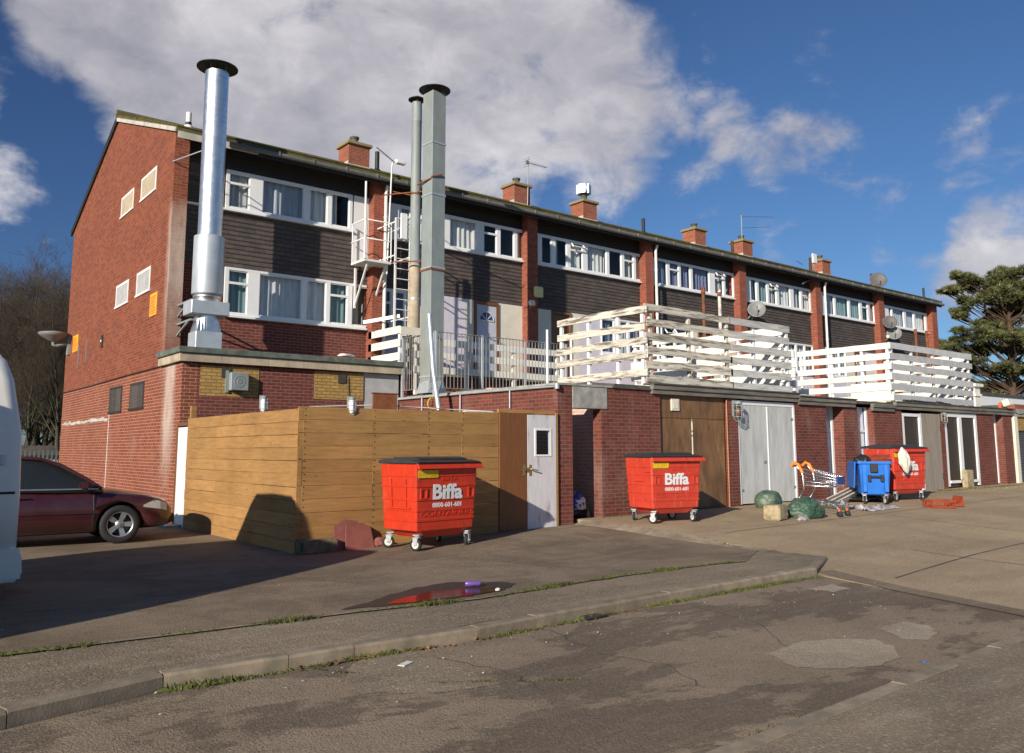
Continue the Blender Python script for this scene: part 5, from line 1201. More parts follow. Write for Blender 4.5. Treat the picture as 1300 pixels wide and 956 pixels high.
# --- slim round flue
fx2, fy2 = 11.32, 18.45
r = root('slim_flue', (fx2,fy2,3.6)); T(r, 'slim rust streaked round flue with a small black cowl beside the ladder', 'flue')
zt = onY(527,130,fy2).z; z1 = onY(522,335,fy2).z; z0 = onY(522,393,fy2).z
mb = MB(); mb.lathe([(.145,3.4),(.145,z1),(.15,z1+.01),(.15,z1+.04),(.135,z1+.05),(.135,zt-.55),(.14,zt-.54),(.14,zt-.5),(.135,zt-.49),(.135,zt)], (fx2,fy2,0), 24); mb.disc((fx2,fy2,zt), .134, 24, 0, 'z')
mb.build('flue_pipe', MAT['galv_dull'], r)
mb = MB(); mb.lathe([(.152,3.5),(.152,z1-.002)], (fx2,fy2,0), 24); mb.lathe([(.158,(z0+z1)/2-.35),(.158,(z0+z1)/2-.3)], (fx2,fy2,0), 24, 1); mb.build('lower_sleeve', [MAT['concrete_fascia'], MAT['galv']], r)
mb = MB(); z = onY(522,247,fy2).z; mb.lathe([(.142,z),(.142,z+.05)], (fx2,fy2,0), 20); mb.bar((fx2-.7,fy2+.5,z+.0),(fx2+.5,fy2-.6,z+.12),.03,.03); mb.bar((fx2-.3,fy2+.9,z+.3),(fx2+.2,fy2-.1,z-.05),.02,.02); z = z1-.0; mb.bar((fx2-.6,fy2+.1,z),(fx2+.3,fy2-.7,z+.02),.03,.03); mb.build('strap', MAT['rust'], r)
mb = MB(); cowl_disc(mb, (fx2,fy2,zt+.09), .235, 0); mb.build('cowl', MAT['cap_metal'], r)
for a in range(3): an = a*2.1; mb = MB(); mb.bar((fx2+.13*math.cos(an),fy2+.13*math.sin(an),zt-.05),(fx2+.15*math.cos(an),fy2+.15*math.sin(an),zt+.12),.02,.006,up=(1,0,0)); mb.build('cowl_strap', MAT['rust'], r)

# --- white fire escape: platform, rails, ladder
r = root('fire_escape', (10.3,19.2,6.4)); T(r, 'white steel escape platform with railings and a tall ladder on the front', 'fire escape')
px0, px1, py0, py1, pz = 10.14, 10.92, 19.01, YW-.1, 6.49
mb = MB(); mb.box((px0,py0,pz-.06),(px1,py1,pz)); mb.build('platform', MAT['wire_white'], r)
mb = MB()
for x, y in ((px0,py0),(px0+.02,py1-.02),(px1,py0)): mb.tube([(x,y,pz),(x,y,pz+1.05)], .018, 6)
for z in (.55,1.05): mb.tube([(px0,py1,pz+z),(px0,py0,pz+z),(px1,py0,pz+z)], .018, 6)
mb.build('guard_rail', MAT['wire_white'], r)
for x in (px0+.15, px1-.1): mb = MB(); mb.bar((x,py0+.1,pz-.06),(x,YW-.06,pz-1.15),.04,.04); mb.bar((x,YW-.07,pz-1.2),(x,YW-.07,pz-.1),.05,.05,up=(1,0,0)); mb.build('knee_brace', MAT['wire_white'], r)
lx0, lx1, ly = 10.83, 11.27, 18.62
mb = MB(); zl0, zl1 = 4.7, 7.6
for x in (lx0, lx1): mb.bar((x,ly,zl0),(x,ly,zl1),.035,.05,up=(1,0,0))
k = zl0+.2
mb.tube([(px0,py0,pz),(px0,py0,8.55)], .03, 8)
while k < zl1: mb.tube([(lx0,ly,k),(lx1,ly,k)], .014, 6); k += .27
for z in (5.0,6.6,7.5): mb.bar((lx0,ly,z),(lx0,YW-.1,z),.03,.03); mb.bar((lx1,ly,z),(lx1,YW-.1,z),.03,.03)
mb.build('ladder', MAT['wire_white'], r)
mb = MB(); mb.box((10.95,ly-.05,7.05),(11.16,ly-.02,7.75)); mb.build('gate_plate', MAT['upvc'], r, bevel=.03)
mb = MB(); q = onY(490,484,18.9); mb.bar((10.30,19.3,4.85),(10.98,18.6,5.0),.05,.09); mb.build('foot_bar', MAT['upvc'], r)

# --- aerials and dishes
def yagi(name, label, mast, boom, n, sz, refl=False, mat='aerial', head=None):
    r = root(name, mast[0]); T(r, label, 'aerial')
    mb = MB(); mb.tube(mast, .022, 8); mb.build('mast', MAT['wire_white' if mat == 'wire_white' else 'aerial'], r)
    for bi, (a, b_) in enumerate(boom):
        a = Vector(a); b_ = Vector(b_); d = (b_-a).normalized(); s = d.cross(Vector((0,0,1))).normalized(); mb = MB(); mb.tube([a, b_], .014, 6)
        for k in range(n):
            c = a.lerp(b_, (k+.5)/n); w_ = sz*(1-.35*k/n); mb.tube([c-s*w_, c+s*w_], .006, 4)
        if refl:
            for dz in (-.16,-.08,.08,.16): mb.tube([a-s*.2+Vector((0,0,dz)), a+s*.2+Vector((0,0,dz))], .008, 4)
            mb.box((a.x-.04,a.y-.04,a.z-.05),(a.x+.04,a.y+.04,a.z+.07))
        mb.build('aerial_boom', MAT['aerial'], r)
    if head:
        mb = MB(); mb.box(*head); mb.build('reflector', MAT['upvc'], r, bevel=.03)
    return r
Y = 19.2; a = onY(496,372,Y); t_ = onY(498.5,207,Y)
yagi('tv_aerial', 'television aerial on a white mast beside the escape ladder, with a white reflector', [(t_.x-.12,Y,6.2),(t_.x-.02,Y,t_.z-.1),(t_.x,Y,t_.z)], [(onY(502,207,Y-.05), onY(478,187,Y-.05))], 9, .07, mat='wire_white', head=((t_.x+.03,Y-.14,t_.z-.03),(t_.x+.34,Y-.02,t_.z+.10)))
Y = 25.0; t_ = onY(671,202,Y); yagi('tv_aerial', 'thin grey television aerial on a mast beside the second chimney from the left', [(onY(669.5,262,Y).x,Y,10.9), t_], [(onY(669,206,Y), onY(694,213,Y))], 9, .22, True)
Y = 25.3; t_ = onY(941,273,Y); yagi('tv_aerial', 'double boom television aerial on the chimney nearest the middle of the far roof', [(t_.x,Y,11.9), t_], [(onY(942,275,Y), onY(982,275.5,Y)), (onY(942,289.5,Y), onY(978,288,Y))], 9, .05)
Y = 20.6; t_ = onY(1021,334,Y); yagi('tv_aerial', 'small television aerial with a white reflector on the far eaves near the last chimney', [(onY(1019,358,Y-1.2).x,Y-1.2,onY(1019,360,Y-1.2).z),(t_.x,Y-.6,t_.z-.7),(t_.x,Y-.4,t_.z)], [(onY(1019,336,Y-.4), onY(1011,331,Y-.4))], 4, .05, head=((t_.x-.1,Y-.5,t_.z-.1),(t_.x+.25,Y-.42,t_.z+.35)))
def dish(name, c, rad, rot, mat, label, wall, tilt=-20):
    r = root(name, c); T(r, label, 'satellite dish')
    M = Matrix.Rotation(rot, 4, 'Z') @ Matrix.Rotation(R_(tilt), 4, 'X')
    mb = MB(); prof = [(rad*k/6, .0+.28*rad*(k/6)**2) for k in range(1,7)]; prof = [(.001,0)]+prof+[(rad*1.0,.28*rad+.012)]+[(rad*k/6, .012+.28*rad*(k/6)**2) for k in range(5,0,-1)]+[(.001,.012)]
    mb.lathe([(a, -b_) for a, b_ in prof], (0,0,0), 28, 0, 'y', M=M); mb.build('dish', MAT[mat], r, world=False)
    mb = MB(); mb.tube([M @ Vector((0,-.05,-rad*.9)), M @ Vector((0,-rad*.9,-rad*.55)), M @ Vector((0,-rad*1.0,-rad*.15))], .014, 6); mb.lathe([(.03,-.06),(.04,.04)], M @ Vector((0,-rad*1.0,-rad*.1)), 8); mb.build('feed_arm', MAT['dish_grey'], r, world=False)
    mb = MB(); mb.tube([(0,.02,0),(0,.12,-.02),wall], .025, 8); mb.build('bracket', MAT['galv_dull'], r, world=False)
q = onY(960.5,394,19.3); dish('satellite_dish', q, .345, R_(-52), 'dish_grey', 'grey satellite dish on the brick pier above the weathered slatted fence', (-.15,.3,-.3))
q = onY(1135,424,19.3); dish('satellite_dish', q, .33, R_(-56), 'dish_grey', 'grey satellite dish above the white slatted fence, the lower of the two there', (-.2,.35,.05))
q = onY(1129,410,19.35); dish('satellite_dish', q, .33, R_(-48), 'dish_mesh', 'dark satellite dish above the white slatted fence, the upper of the two there', (-.1,.4,-.15))
q = onY(1114.5,357,21.0); dish('satellite_dish', q, .42, R_(-50), 'dish_mesh', 'dark mesh satellite dish standing on the roof slope near the far end', (0,.1,-.75))
# --- gable: street lamp, notices; alarm box and small lamps on the piers
r = root('wall_lamp', (XG,30.2,5.1)); T(r, 'grey saucer shaped street lamp on a bracket at the far gable corner', 'street lamp')
yl_ = 30.3; xl = onY(68,428,yl_).x; zl = onY(68,428,yl_).z
mb = MB(); mb.tube([(XG-.02,yl_,onX(92,432,XG).z-.05),(xl+.1,yl_,zl-.28),(xl,yl_,zl-.25),(xl,yl_,zl-.1)], .05, 8); mb.box((XG-.08,yl_-.12,zl-.55),(XG+.0,yl_+.12,zl+.15)); mb.build('bracket', MAT['galv_dull'], r)
mb = MB(); mb.lathe([(.08,zl-.15),(.38,zl+.02),(.46,zl+.10),(.44,zl+.14),(.1,zl+.20),(.001,zl+.21)], (xl,yl_,0), 24); mb.build('lamp_head', MAT['dish_grey'], r)
def sign(px, lab):
    pts = [onX(*p, XG) for p in px]; ya = (pts[0].y+pts[3].y)/2; yb = (pts[1].y+pts[2].y)/2; z1 = (pts[0].z+pts[1].z)/2; z0 = (pts[2].z+pts[3].z)/2
    r = root('notice', (XG, (ya+yb)/2, z0)); T(r, lab, 'sign')
    mb = MB(); mb.box((XG-.015,min(ya,yb),z0),(XG-.001,max(ya,yb),z1)); mb.build('board', MAT['yellow_sign'], r)
    mb = MB(); n = 9; y0, y1 = min(ya,yb), max(ya,yb)
    for k in range(n):
        z = z1-.08-(z1-z0-.14)*k/(n-1); e = random.uniform(.0,.25)*(y1-y0); mb.box((XG-.0175,y0+.05+e,z-.012),(XG-.0155,y1-.05,z+.012))
    mb.build('lettering', MAT['red_ink'], r)
sign([(191.5,375),(200,369.5),(199,399),(190.2,402.5)], 'orange notice on the gable beside the pale damp streak')
sign([(93.5,427.5),(100,424),(98.7,445),(92.5,448)], 'orange notice on the gable near the far corner lamp')
q = onY(682.5,371,YF-.02); r = root('alarm_box', q); T(r, 'cream alarm box on the second brick pier', 'alarm box')
mb = MB(); mb.box((-.17,-.10,-.17),(.17,.02,.17)); mb.build('cover', MAT['yellow_box'], r, world=False, bevel=.03)
mb = MB(); mb.box((-.11,-.106,-.02),(.11,-.101,.02)); mb.build('label_strip', MAT['cream_panel'], r, world=False)
for (p, lb) in (((673,387),'small white flood lamp at the foot of the slate beside the second pier'),((951,411.5),'small cream lamp on the pier below the grey dish'),((1125.5,429),'small cream lamp on the brick pier above the white slatted fence')):
    q = onY(*p, YF-.03); r = root('pier_lamp', q); T(r, lb, 'lamp'); mb = MB(); mb.box((-.10,-.16,-.07),(.10,-.04,.09), M=Matrix.Rotation(-.35, 4, 'X')); mb.build('lamp_housing', MAT['cream_panel'], r, world=False, bevel=.02); mb = MB(); mb.tube([(0,.03,-.1),(0,-.08,-.02)], .02, 6); mb.build('bracket', MAT['galv_dull'], r, world=False)
q = onY(301.5,485,18.2); r = root('extractor_box', q); T(r, 'square grey extractor housing on the left yellow brick panel', 'extractor')
mb = MB(); mb.box((-.20,-.16,-.20),(.20,-.0,.20)); mb.build('housing', MAT['galv_dull'], r, world=False, bevel=.015)
mb = MB(); mb.box((-.27,-.03,-.24),(-.203,.01,.24)); mb.lathe([(.12,-.168),(.13,-.162)], (0,0,0), 20, 0, 'y'); mb.lathe([(.05,-.168),(.06,-.162)], (0,0,0), 16, 0, 'y'); mb.build('grille', MAT['galv_dull'], r, world=False)
blobmesh('white_rag', onY(440,454,18.12)+Vector((0,0,.02)), .22, .1, .05, 'litter_pale', 'crumpled white rag on the green roof edge right of the flue', 'rag', 9, .5, 3)
mb = MB(); mb.tube([(9.35,18.2,3.3),(9.36,18.19,2.8),(9.37,18.19,2.3)], .008, 5); T(mb.build('cable', MAT['black'], None), 'thin black cable hanging down the right yellow brick panel', 'cable')
# ================================================================ wheeled waste bins
def ring_loft(mb, rings, m=0, cap0=True, cap1=True, smooth=False):
    n = len(rings[0]); vs = [p for r in rings for p in r]; fs = []
    for i in range(len(rings)-1):
        for j in range(n): fs.append((i*n+j, i*n+(j+1) % n, (i+1)*n+(j+1) % n, (i+1)*n+j))
    if cap0: fs.append(tuple(range(n))[::-1])
    if cap1: fs.append(tuple(range((len(rings)-1)*n, len(rings)*n)))
    mb.mesh(vs, fs, m, None, smooth)
def rrect(hx, hy, z, c=.04, k=3, dx=0, dy=0):
    out = []
    for sx, sy, a0 in ((1,-1,-90),(1,1,0),(-1,1,90),(-1,-1,180)):
        for i in range(k+1):
            a = R_(a0+90*i/k); out.append((dx+sx*(hx-c)+c*math.cos(a), dy+sy*(hy-c)+c*math.sin(a), z))
    return out
def caster(parent, x, y, ang, rw=.095):
    M = Matrix.Translation((x,y,0)) @ Matrix.Rotation(ang, 4, 'Z')
    mb = MB(); mb.box((-.055,-.055,.235),(.055,.055,.25), M=M); mb.lathe([(.045,.21),(.05,.235)], (0,0,0), 12, M=M)
    for s in (-1,1): mb.prism([(-.02,.085),(.03,.085),(.05,.205),(-.045,.205)], 'y', s*.036-.004, s*.036+.004, M=M @ Matrix.Translation((.02,0,0)))
    mb.box((-.04,-.04,.198),(.07,.04,.209), M=M); mb.lathe([(.012,-.05),(.012,.05)], (.03,0,rw), 8, 0, 'y', M=M)
    c = mb.build('caster', MAT['caster'], parent, world=False)
    mb = MB(); mb.lathe([(.055,-.024),(rw-.012,-.026),(rw,-.018),(rw,.018),(rw-.012,.026),(.055,.024)], (.03,0,rw), 24, 0, 'y', M=M); mb.lathe([(.001,-.022),(.05,-.026),(.068,-.022)], (.03,0,rw), 18, 1, 'y', M=M); mb.lathe([(.068,.022),(.05,.026),(.001,.022)], (.03,0,rw), 18, 1, 'y', M=M)
    mb.build('wheel', [MAT['rubber'], MAT['caster_wheel']], c, world=False)
HX0, HX1, HY0, HY1, ZB0, ZB1 = .585, .635, .405, .450, .30, 1.30
def red_bin(name, loc, rz, label, paint, side_handle=True, casts=(1.9,.4,2.4,1.2), emboss=True):
    r = root(name, loc, rz); T(r, label, 'waste bin', 'red wheeled waste bins')
    mb = MB(); rings = [rrect(.40,.30,.19), rrect(.47,.355,.26), rrect(.50,.385,.299)]
    def hx(z): return HX0+(HX1-HX0)*(z-ZB0)/(ZB1-ZB0)
    def hy(z): return HY0+(HY1-HY0)*(z-ZB0)/(ZB1-ZB0)
    levels = [z_ if z_ < .301 else .30+(z_-.30)*1.124 for z_ in [.30,.305,.42,.425,.455,.46,.555,.56,.59,.595,.70,.705,.735,.74,.88,.885,.915,.92,1.02,1.025,1.05,1.055,1.19]]
    offs = [-.006,0,0,.011,.011,0,0,.009,.009,0,0,.011,.011,0,0,.011,.011,0,0,.009,.009,0,0]
    rings += [rrect(hx(z)+o, hy(z)+o, z, .035) for z, o in zip(levels, offs)]
    rings += [rrect(hx(1.30)-.03, hy(1.30)-.03, 1.305, .03)]
    ring_loft(mb, rings); mb.build('body', MAT[paint], r, world=False)
    mb = MB()
    prof = [(-.60,1.125),(-.545,1.215),(-.50,1.225),(-.50,1.205),(-.535,1.19),(-.565,1.12)]
    mb.prism([(y+.07, z+.11) for y, z in prof], 'x', -HX1-.0, HX1+.07); mb.build('rim_rail', MAT[paint], r, world=False, bevel=.006)
    mb = MB(); mb.prism([(.50,1.31),(.50,1.365),(.26,1.392),(-.30,1.368),(-.50,1.340),(-.515,1.322),(-.475,1.312)], 'x', -HX1-.012, HX1+.02)
    mb.prism([(.34,1.362),(.34,1.412),(-.16,1.414),(-.31,1.386),(-.31,1.36)], 'x', -HX1+.16, HX1-.10)
    mb.build('lid', MAT['bin_lid'], r, world=False, bevel=.014, seg=2)
    for x in (-.35, .35):
        mb = MB(); mb.tube([(x-.1,.515,1.345),(x+.1,.515,1.345)], .022, 8); mb.build('hinge', MAT['bin_lid'], r, world=False)
    tl = math.atan((HY1-HY0)/(ZB1-ZB0))
    def FM(x, z, d=.004): return Matrix.Translation((x, -hy(z)-d, z)) @ Matrix.Rotation(math.pi/2+tl, 4, 'X')
    for x in (-.47, .50):
        mb = MB(); M = FM(x, .86, .0); 
        for a in ((-.065,-.085,-.002,.065,-.065,.018),(-.065,.065,-.002,.065,.085,.018),(-.065,-.065,-.002,-.045,.065,.018),(.045,-.065,-.002,.065,.065,.018)): mb.box(a[:3], a[3:], M=M)
        mb.build('lifting_pocket', MAT[paint], r, world=False)
    mb = MB(); mb.box((-.20,-.058,.0),(.20,.058,.004), M=FM(-.40,1.155,.012)); q = mb.build('warning_label', MAT['bin_yellow'], r, world=False)
    text_part('logo_lettering', 'Biffa', .31, MAT['bin_white'], r, FM(.0,.868,.013), .010, .002, 1.16)
    text_part('phone_number', '0800-601-601', .10, MAT['bin_white'], r, FM(.02,.675,.003), .0012, .002, 1.08)
    text_part('embossed_lettering', 'CONTAINERS', .105, MAT[paint], r, FM(.03,.545,.003), .001, .004, 1.7)
    text_part('embossed_lettering', 'BIFFA', .085, MAT[paint], r, FM(.05,1.075,.003), .001, .004, 1.6)
    if side_handle:
        for sgn in (-1, 1):
            mb = MB(); x = lambda z, s=sgn: s*(hx(z)+.016)
            for y in (-.20, .16): mb.tube([(x(.66),y,.66),(x(1.08),y,1.08)], .009, 6)
            mb.box((min(sgn*(hx(.6)+.003),sgn*(hx(.6)+.03)),-.29,.625),(max(sgn*(hx(.6)+.003),sgn*(hx(.6)+.03)),.22,.65)); mb.build('lifting_arm', MAT[paint], r, world=False)
    else:
        for sgn in (-1, 1):
            mb = MB(); xx = sgn*(hx(.85)+.0); mb.box((min(xx,xx+sgn*.02),-.2,.83),(max(xx,xx+sgn*.02),.12,.85)); mb.box((min(xx,xx+sgn*.03),-.40,1.02),(max(xx,xx+sgn*.03),-.22,1.04)); mb.build('lifting_arm', MAT[paint], r, world=False)
    for (x, y), a in zip(((-.50,-.34),(.50,-.34),(-.50,.34),(.50,.34)), casts): caster(r, x, y, a)
    return r
def place_by_caster(px, rz, lx=-.50, ly=-.34):
    z = 0
    for _ in range(4):
        p = onZ(px[0], px[1], z); z = zground(p.x, p.y)
    c, s_ = math.cos(rz), math.sin(rz); return (p.x-(c*lx-s_*ly), p.y-(s_*lx+c*ly), z)
red_bin('wheeled_bin', place_by_caster((530,700), R_(7)), R_(7), 'clean bright red wheeled bin in front of the tan timber fence', 'bin_red')
rb2 = red_bin('wheeled_bin', place_by_caster((831,664.5), R_(-11), -.465, -.316), R_(-11), 'red wheeled bin in front of the brown plywood garage doors', 'bin_red_faded', False, (2.2,1.5,.6,2.9))
rb2.scale = (.93,.93,.93)
red_bin('wheeled_bin', place_by_caster((1137,636), R_(-10)), R_(-10), 'red wheeled bin partly hidden behind the blue bin', 'bin_red_faded', False, (.3,.5,1.6,2.9))

# blue bin, narrow end towards the camera, its lid thrown back
bx = onZ(1108,646,.13); bz = zground(bx.x, bx.y); brz = R_(-52)
bx = bx+Vector((.877,.48,0))*.45
r = root('wheeled_bin', (bx.x,bx.y,bz), brz); T(r, 'bright blue plastic wheeled bin heaped with an orange crate', 'waste bin')
mb = MB(); BH = 1.02
ring_loft(mb, [rrect(.28,.48,.22,.06,4), rrect(.31,.52,.25,.06,4), rrect(.335,.56,.6,.06,4), rrect(.36,.60,BH-.06,.06,4), rrect(.395,.64,BH-.055,.06,4), rrect(.395,.64,BH,.06,4), rrect(.35,.59,BH,.06,4), rrect(.34,.58,BH-.2,.06,4)], cap1=False)
for x in (-.24, .24): mb.prism([(x-.05,-.555),(x+.05,-.555),(x+.04,-.62),(x-.04,-.62)], 'z', .3, BH-.08)
mb.build('body', MAT['bin_blue'], r, world=False, bevel=.0)
mb = MB(); mb.box((-.11,-.648,BH-.26),(.06,-.60,BH-.05)); mb.build('clasp', MAT['black'], r, world=False, bevel=.01)
mb = MB()
for x in (-.13, .15): mb.box((x-.035,-.62,.54),(x+.035,-.56,.70))
mb.box((-.10,-.64,.635),(.12,-.60,.685)); mb.build('handle', MAT['black'], r, world=False, bevel=.008)
mb = MB(); mb.prism([(-.49,.38),(-.45,1.00),(-.435,1.02),(-.415,1.00),(-.46,.38)], 'y', -.55, .58); mb.build('lid', MAT['bin_blue'], r, world=False, bevel=.012)
for (x, y), a in zip(((-.24,-.45),(.24,-.45),(-.24,.45),(.24,.45)), (1.3,1.9,.5,2.2)): caster(r, x, y, a, .085)
WM['tmp'] = wm(r)
def crate(name, loc, rz, label, M0=None):
    r = root(name, loc, rz); T(r, label, 'crate')
    mb = MB(); hx, hy, h = .30, .20, .20
    mb.box((-hx,-hy,0),(hx,hy,.02))
    for z0, z1 in ((.0,.06),(.15,.20)):
        for a, b_ in (((-hx,-hy,z0),(hx,-hy+.015,z1)),((-hx,hy-.015,z0),(hx,hy,z1)),((-hx,-hy+.015,z0),(-hx+.015,hy-.015,z1)),((hx-.015,-hy+.015,z0),(hx,hy-.015,z1))): mb.box(a, b_)
    for k in range(9):
        x = -hx+.03+k*(2*hx-.06)/8
        for s in (-1,1): mb.box((x-.012,s*(hy-.008)-.006,.06),(x+.012,s*(hy-.008)+.006,.15))
    for k in range(6):
        y = -hy+.03+k*(2*hy-.06)/5
        for s in (-1,1): mb.box((s*(hx-.008)-.006,y-.012,.06),(s*(hx-.008)+.006,y+.012,.15))
    mb.build('basket', MAT['crate_orange'], r, world=False); return r
W_ = WM['tmp']; p = W_ @ Vector((.12,.05,BH-.04)); crate('plastic_crate', p, brz+R_(38), 'orange slotted crate lying on top of the blue bin')
p = W_ @ Vector((-.2,-.25,BH-.1)); blobmesh('rubbish_bag', p, .22, .2, .16, 'bag_black', 'shiny black rubbish bag stuffed in the top of the blue bin', 'bag', 21, .3)
p = onZ(1192,641,.25); crate('plastic_crate', (p.x,p.y,zground(p.x,p.y)-.02), R_(-30), 'orange crate lying flat on the ground right of the bins'); 
p = onZ(1210,639,.25); mb = MB(); zz = zground(p.x,p.y); mb.prism([(0,0),(.26,0),(.26,.10),(.22,.24),(.18,.08),(0,.05)], 'y', -.2, .2, M=Matrix.Translation((p.x-.2,p.y,zz)) @ Matrix.Rotation(R_(-35), 4, 'Z')); T(mb.build('broken_crate', MAT['crate_orange'], None), 'broken orange crate end lying in the sun right of the bins', 'crate')
# limp pale bag hanging over the edge of the third bin
a = onY(1134,574,10.0); bm = bmesh.new(); bmesh.ops.create_icosphere(bm, subdivisions=5, radius=1)
for v in bm.verts:
    q = v.co; t = (q.z+1)/2; k = .55+.55*math.sin(t*2.6+.2); n = mnoise.noise(q*2.3)*.25+mnoise.noise(q*6)*.10
    v.co = Vector(((q.x*.17*k*(1+n)+.14*(1-t)), q.y*.10*k*(1+n), q.z*.40*(1+.1*n)))
me = bpy.data.meshes.new('hanging_bag'); bm.to_mesh(me); bm.free(); me.materials.append(MAT['pale_plastic']); me.polygons.foreach_set('use_smooth', [True]*len(me.polygons))
p = [o for o in bpy.data.objects if o.name == 'wheeled_bin.002'][0]; W3 = wm(p)
o = bpy.data.objects.new('plastic_bag', me); COL.objects.link(o); o.location = W3 @ Vector((-.46,-.58,1.02)); o.rotation_euler = (0,0,R_(-20)); o.scale = (.85,.85,.82); T(o, 'limp cream plastic bag hanging from the red bin behind the blue one', 'bag')
# litter film under the blue bin
def crumple(name, pts, h, mat, label, seed, n=26):
    rnd = random.Random(seed); x0, x1 = min(p[0] for p in pts), max(p[0] for p in pts); mb = MB(); g = {}
    c = Vector((sum(p[0] for p in pts)/len(pts), sum(p[1] for p in pts)/len(pts))); u = (Vector(pts[1])-Vector(pts[0])).normalized(); Lg = (Vector(pts[1])-Vector(pts[0])).length; v_ = Vector((-u.y,u.x)); Wd = .42
    for i in range(n+1):
        for j in range(9):
            t = i/n; s = (j/8-.5)*2; wob = mnoise.noise(Vector((t*3,seed,0)))*.15; ed = .55+.45*mnoise.noise(Vector((t*5,seed+4,0)))
            q = Vector(pts[0])+u*Lg*t+v_*(s*Wd*.5*ed+wob); z = zground(q.x,q.y)+.012+h*(1-s*s)*abs(mnoise.noise(Vector((t*5,s*1.6,seed)))+.12*mnoise.noise(Vector((t*13,s*4,seed))))*1.6
            g[(i,j)] = (q.x,q.y,z)
    for i in range(n):
        for j in range(8): mb.face([g[(i,j)],g[(i+1,j)],g[(i+1,j+1)],g[(i,j+1)]], smooth=True)
    return T(mb.build(name, MAT[mat], None), label, 'litter')
def gp(x, y, z=.2):
    for _ in range(4): p = onZ(x, y, z); z = zground(p.x, p.y)
    return (p.x, p.y)
crumple('plastic_film', [gp(1066,641), gp(1100,648)], .14, 'clear_plastic', 'crumpled translucent film on the ground left of the blue bin wheels', 3)
crumple('plastic_film', [gp(1098,649), gp(1138,645)], .16, 'clear_plastic', 'crumpled translucent film bunched under the right side of the blue bin', 8)
# green net sacks, stone block
p = gp(976,644); blobmesh('net_sack', (*p, zground(*p)-.02), .34, .28, .27, 'net_green', 'round green net sack of rubbish against the pale grey doors', 'sack', 2, .11, 5)
p = gp(1023,657); blobmesh('net_sack', (*p, zground(*p)-.02), .42, .32, .27, 'net_green', 'peaked green net sack of rubbish under the shopping trolley', 'sack', 7, .19, 5)
p = gp(985,660); z = zground(*p); mb = MB(); mb.box((-.20,-.17,0),(.20,.17,.29), M=Matrix.Translation((*p, z)) @ Matrix.Rotation(R_(12), 4, 'Z')); T(mb.build('stone_block', MAT['stone'], None, bevel=.02, seg=2), 'yellowish stone block standing between the two green net sacks', 'block')
p = gp(1020,661); blobmesh('crushed_bottle', (*p, zground(*p)), .16, .08, .05, 'clear_plastic', 'crushed clear plastic scrap in front of the peaked green sack', 'litter', 4, .4, 3)
# leaning planks
r_ = random.Random(4)
for k, (a, b_) in enumerate((((1044,640),(1085,620)),((1052,641),(1088,623)),((1060,642),(1093,625)))):
    p0 = gp(*a); Y1 = 11.55-.1*k; p1 = onY(b_[0]+2, b_[1]-3, Y1); mb = MB(); q0 = Vector((*p0, zground(*p0)+.03)); mb.bar(q0, p1, .035, .12, up=(.3,-.3,1))
    T(mb.build('plank', MAT['plank'], None), ['white edged plank leaning behind the trolley, leftmost of the leaning three','white edged plank leaning behind the trolley, middle of the leaning three','white edged plank leaning behind the trolley, nearest the blue bin'][k], 'plank', 'planks leaning behind the trolley')
p = gp(1098,636); blobmesh('carpet_scrap', (*p, zground(*p)), .6, .3, .1, 'bag_black', 'dark heap of scraps on the ground behind the blue bin', 'rubbish', 31, .4, 4)

# shopping trolley
p0 = Vector(gp(1017,650)); p1 = Vector(gp(1070,656)); d = p1-p0; rz = math.atan2(d.y, d.x); zt_ = zground(*p1)
TL = d.length
r = root('shopping_trolley', (p0.x,p0.y,zt_), rz); T(r, 'silver wire shopping trolley with an orange handle beside the pale garage doors', 'trolley')
mb = MB(); hw = .24
for s in (-1, 1):
    mb.tube([(TL+.0,s*hw*.72,.16),(TL-.10,s*hw*.75,.25),(.30,s*hw*.95,.30),(.16,s*hw,.32),(.10,s*hw,.36),(.22,s*hw,.55),(.20,s*hw,.85),(.08,s*hw,1.02)], .016, 8)
    mb.tube([(.10,s*hw,.36),(.02,s*hw,.12)], .014, 6)
mb.tube([(TL-.10,-hw*.75,.25),(TL-.10,hw*.75,.25)], .014, 6); mb.build('frame', MAT['chrome'], r, world=False)
mb = MB(); x0, x1 = .18, TL-.02; zt0, zt1, zl0, zl1 = .98, .82, .62, .60
def cp(t, s, q): 
    x = x0+(x1-x0)*t; w_ = hw*(1-.30*t); zt2 = zt0+(zt1-zt0)*t; zl2 = zl0+(zl1-zl0)*t; return (x, s*w_*(.85+.15*q), zl2+(zt2-zl2)*q)
for q in (0,.25,.5,.75,1):
    rr = .011 if q in (0,1) else .006
    mb.tube([cp(0,-1,q), cp(1,-1,q), cp(1,1,q), cp(0,1,q)], rr, 6)
for k in range(17):
    t = k/16
    mb.tube([cp(t,-1,1), cp(t,-1,0), cp(t,1,0), cp(t,1,1)], .0035, 4)
for k in range(9):
    s = -1+2*k/8; a = cp(0,1,0); b_ = cp(1,1,0); mb.tube([(a[0],s*a[1],a[2]),(b_[0],s*b_[1],b_[2])], .0035, 4); b2 = cp(1,1,1); mb.tube([(b_[0],s*b_[1],b_[2]),(b2[0],s*b2[1],b2[2])], .0035, 4)
mb.build('basket', MAT['chrome'], r, world=False)
mb = MB()
for s in (-1, 1): mb.tube([(.20,s*hw,.88),(.11,s*hw,1.06),(.03,s*hw,1.10),(-.05,s*hw,1.03)], .034, 8)
mb.tube([(-.05,-hw,1.03),(-.05,hw,1.03)], .024, 10); mb.build('handle', MAT['orange'], r, world=False)
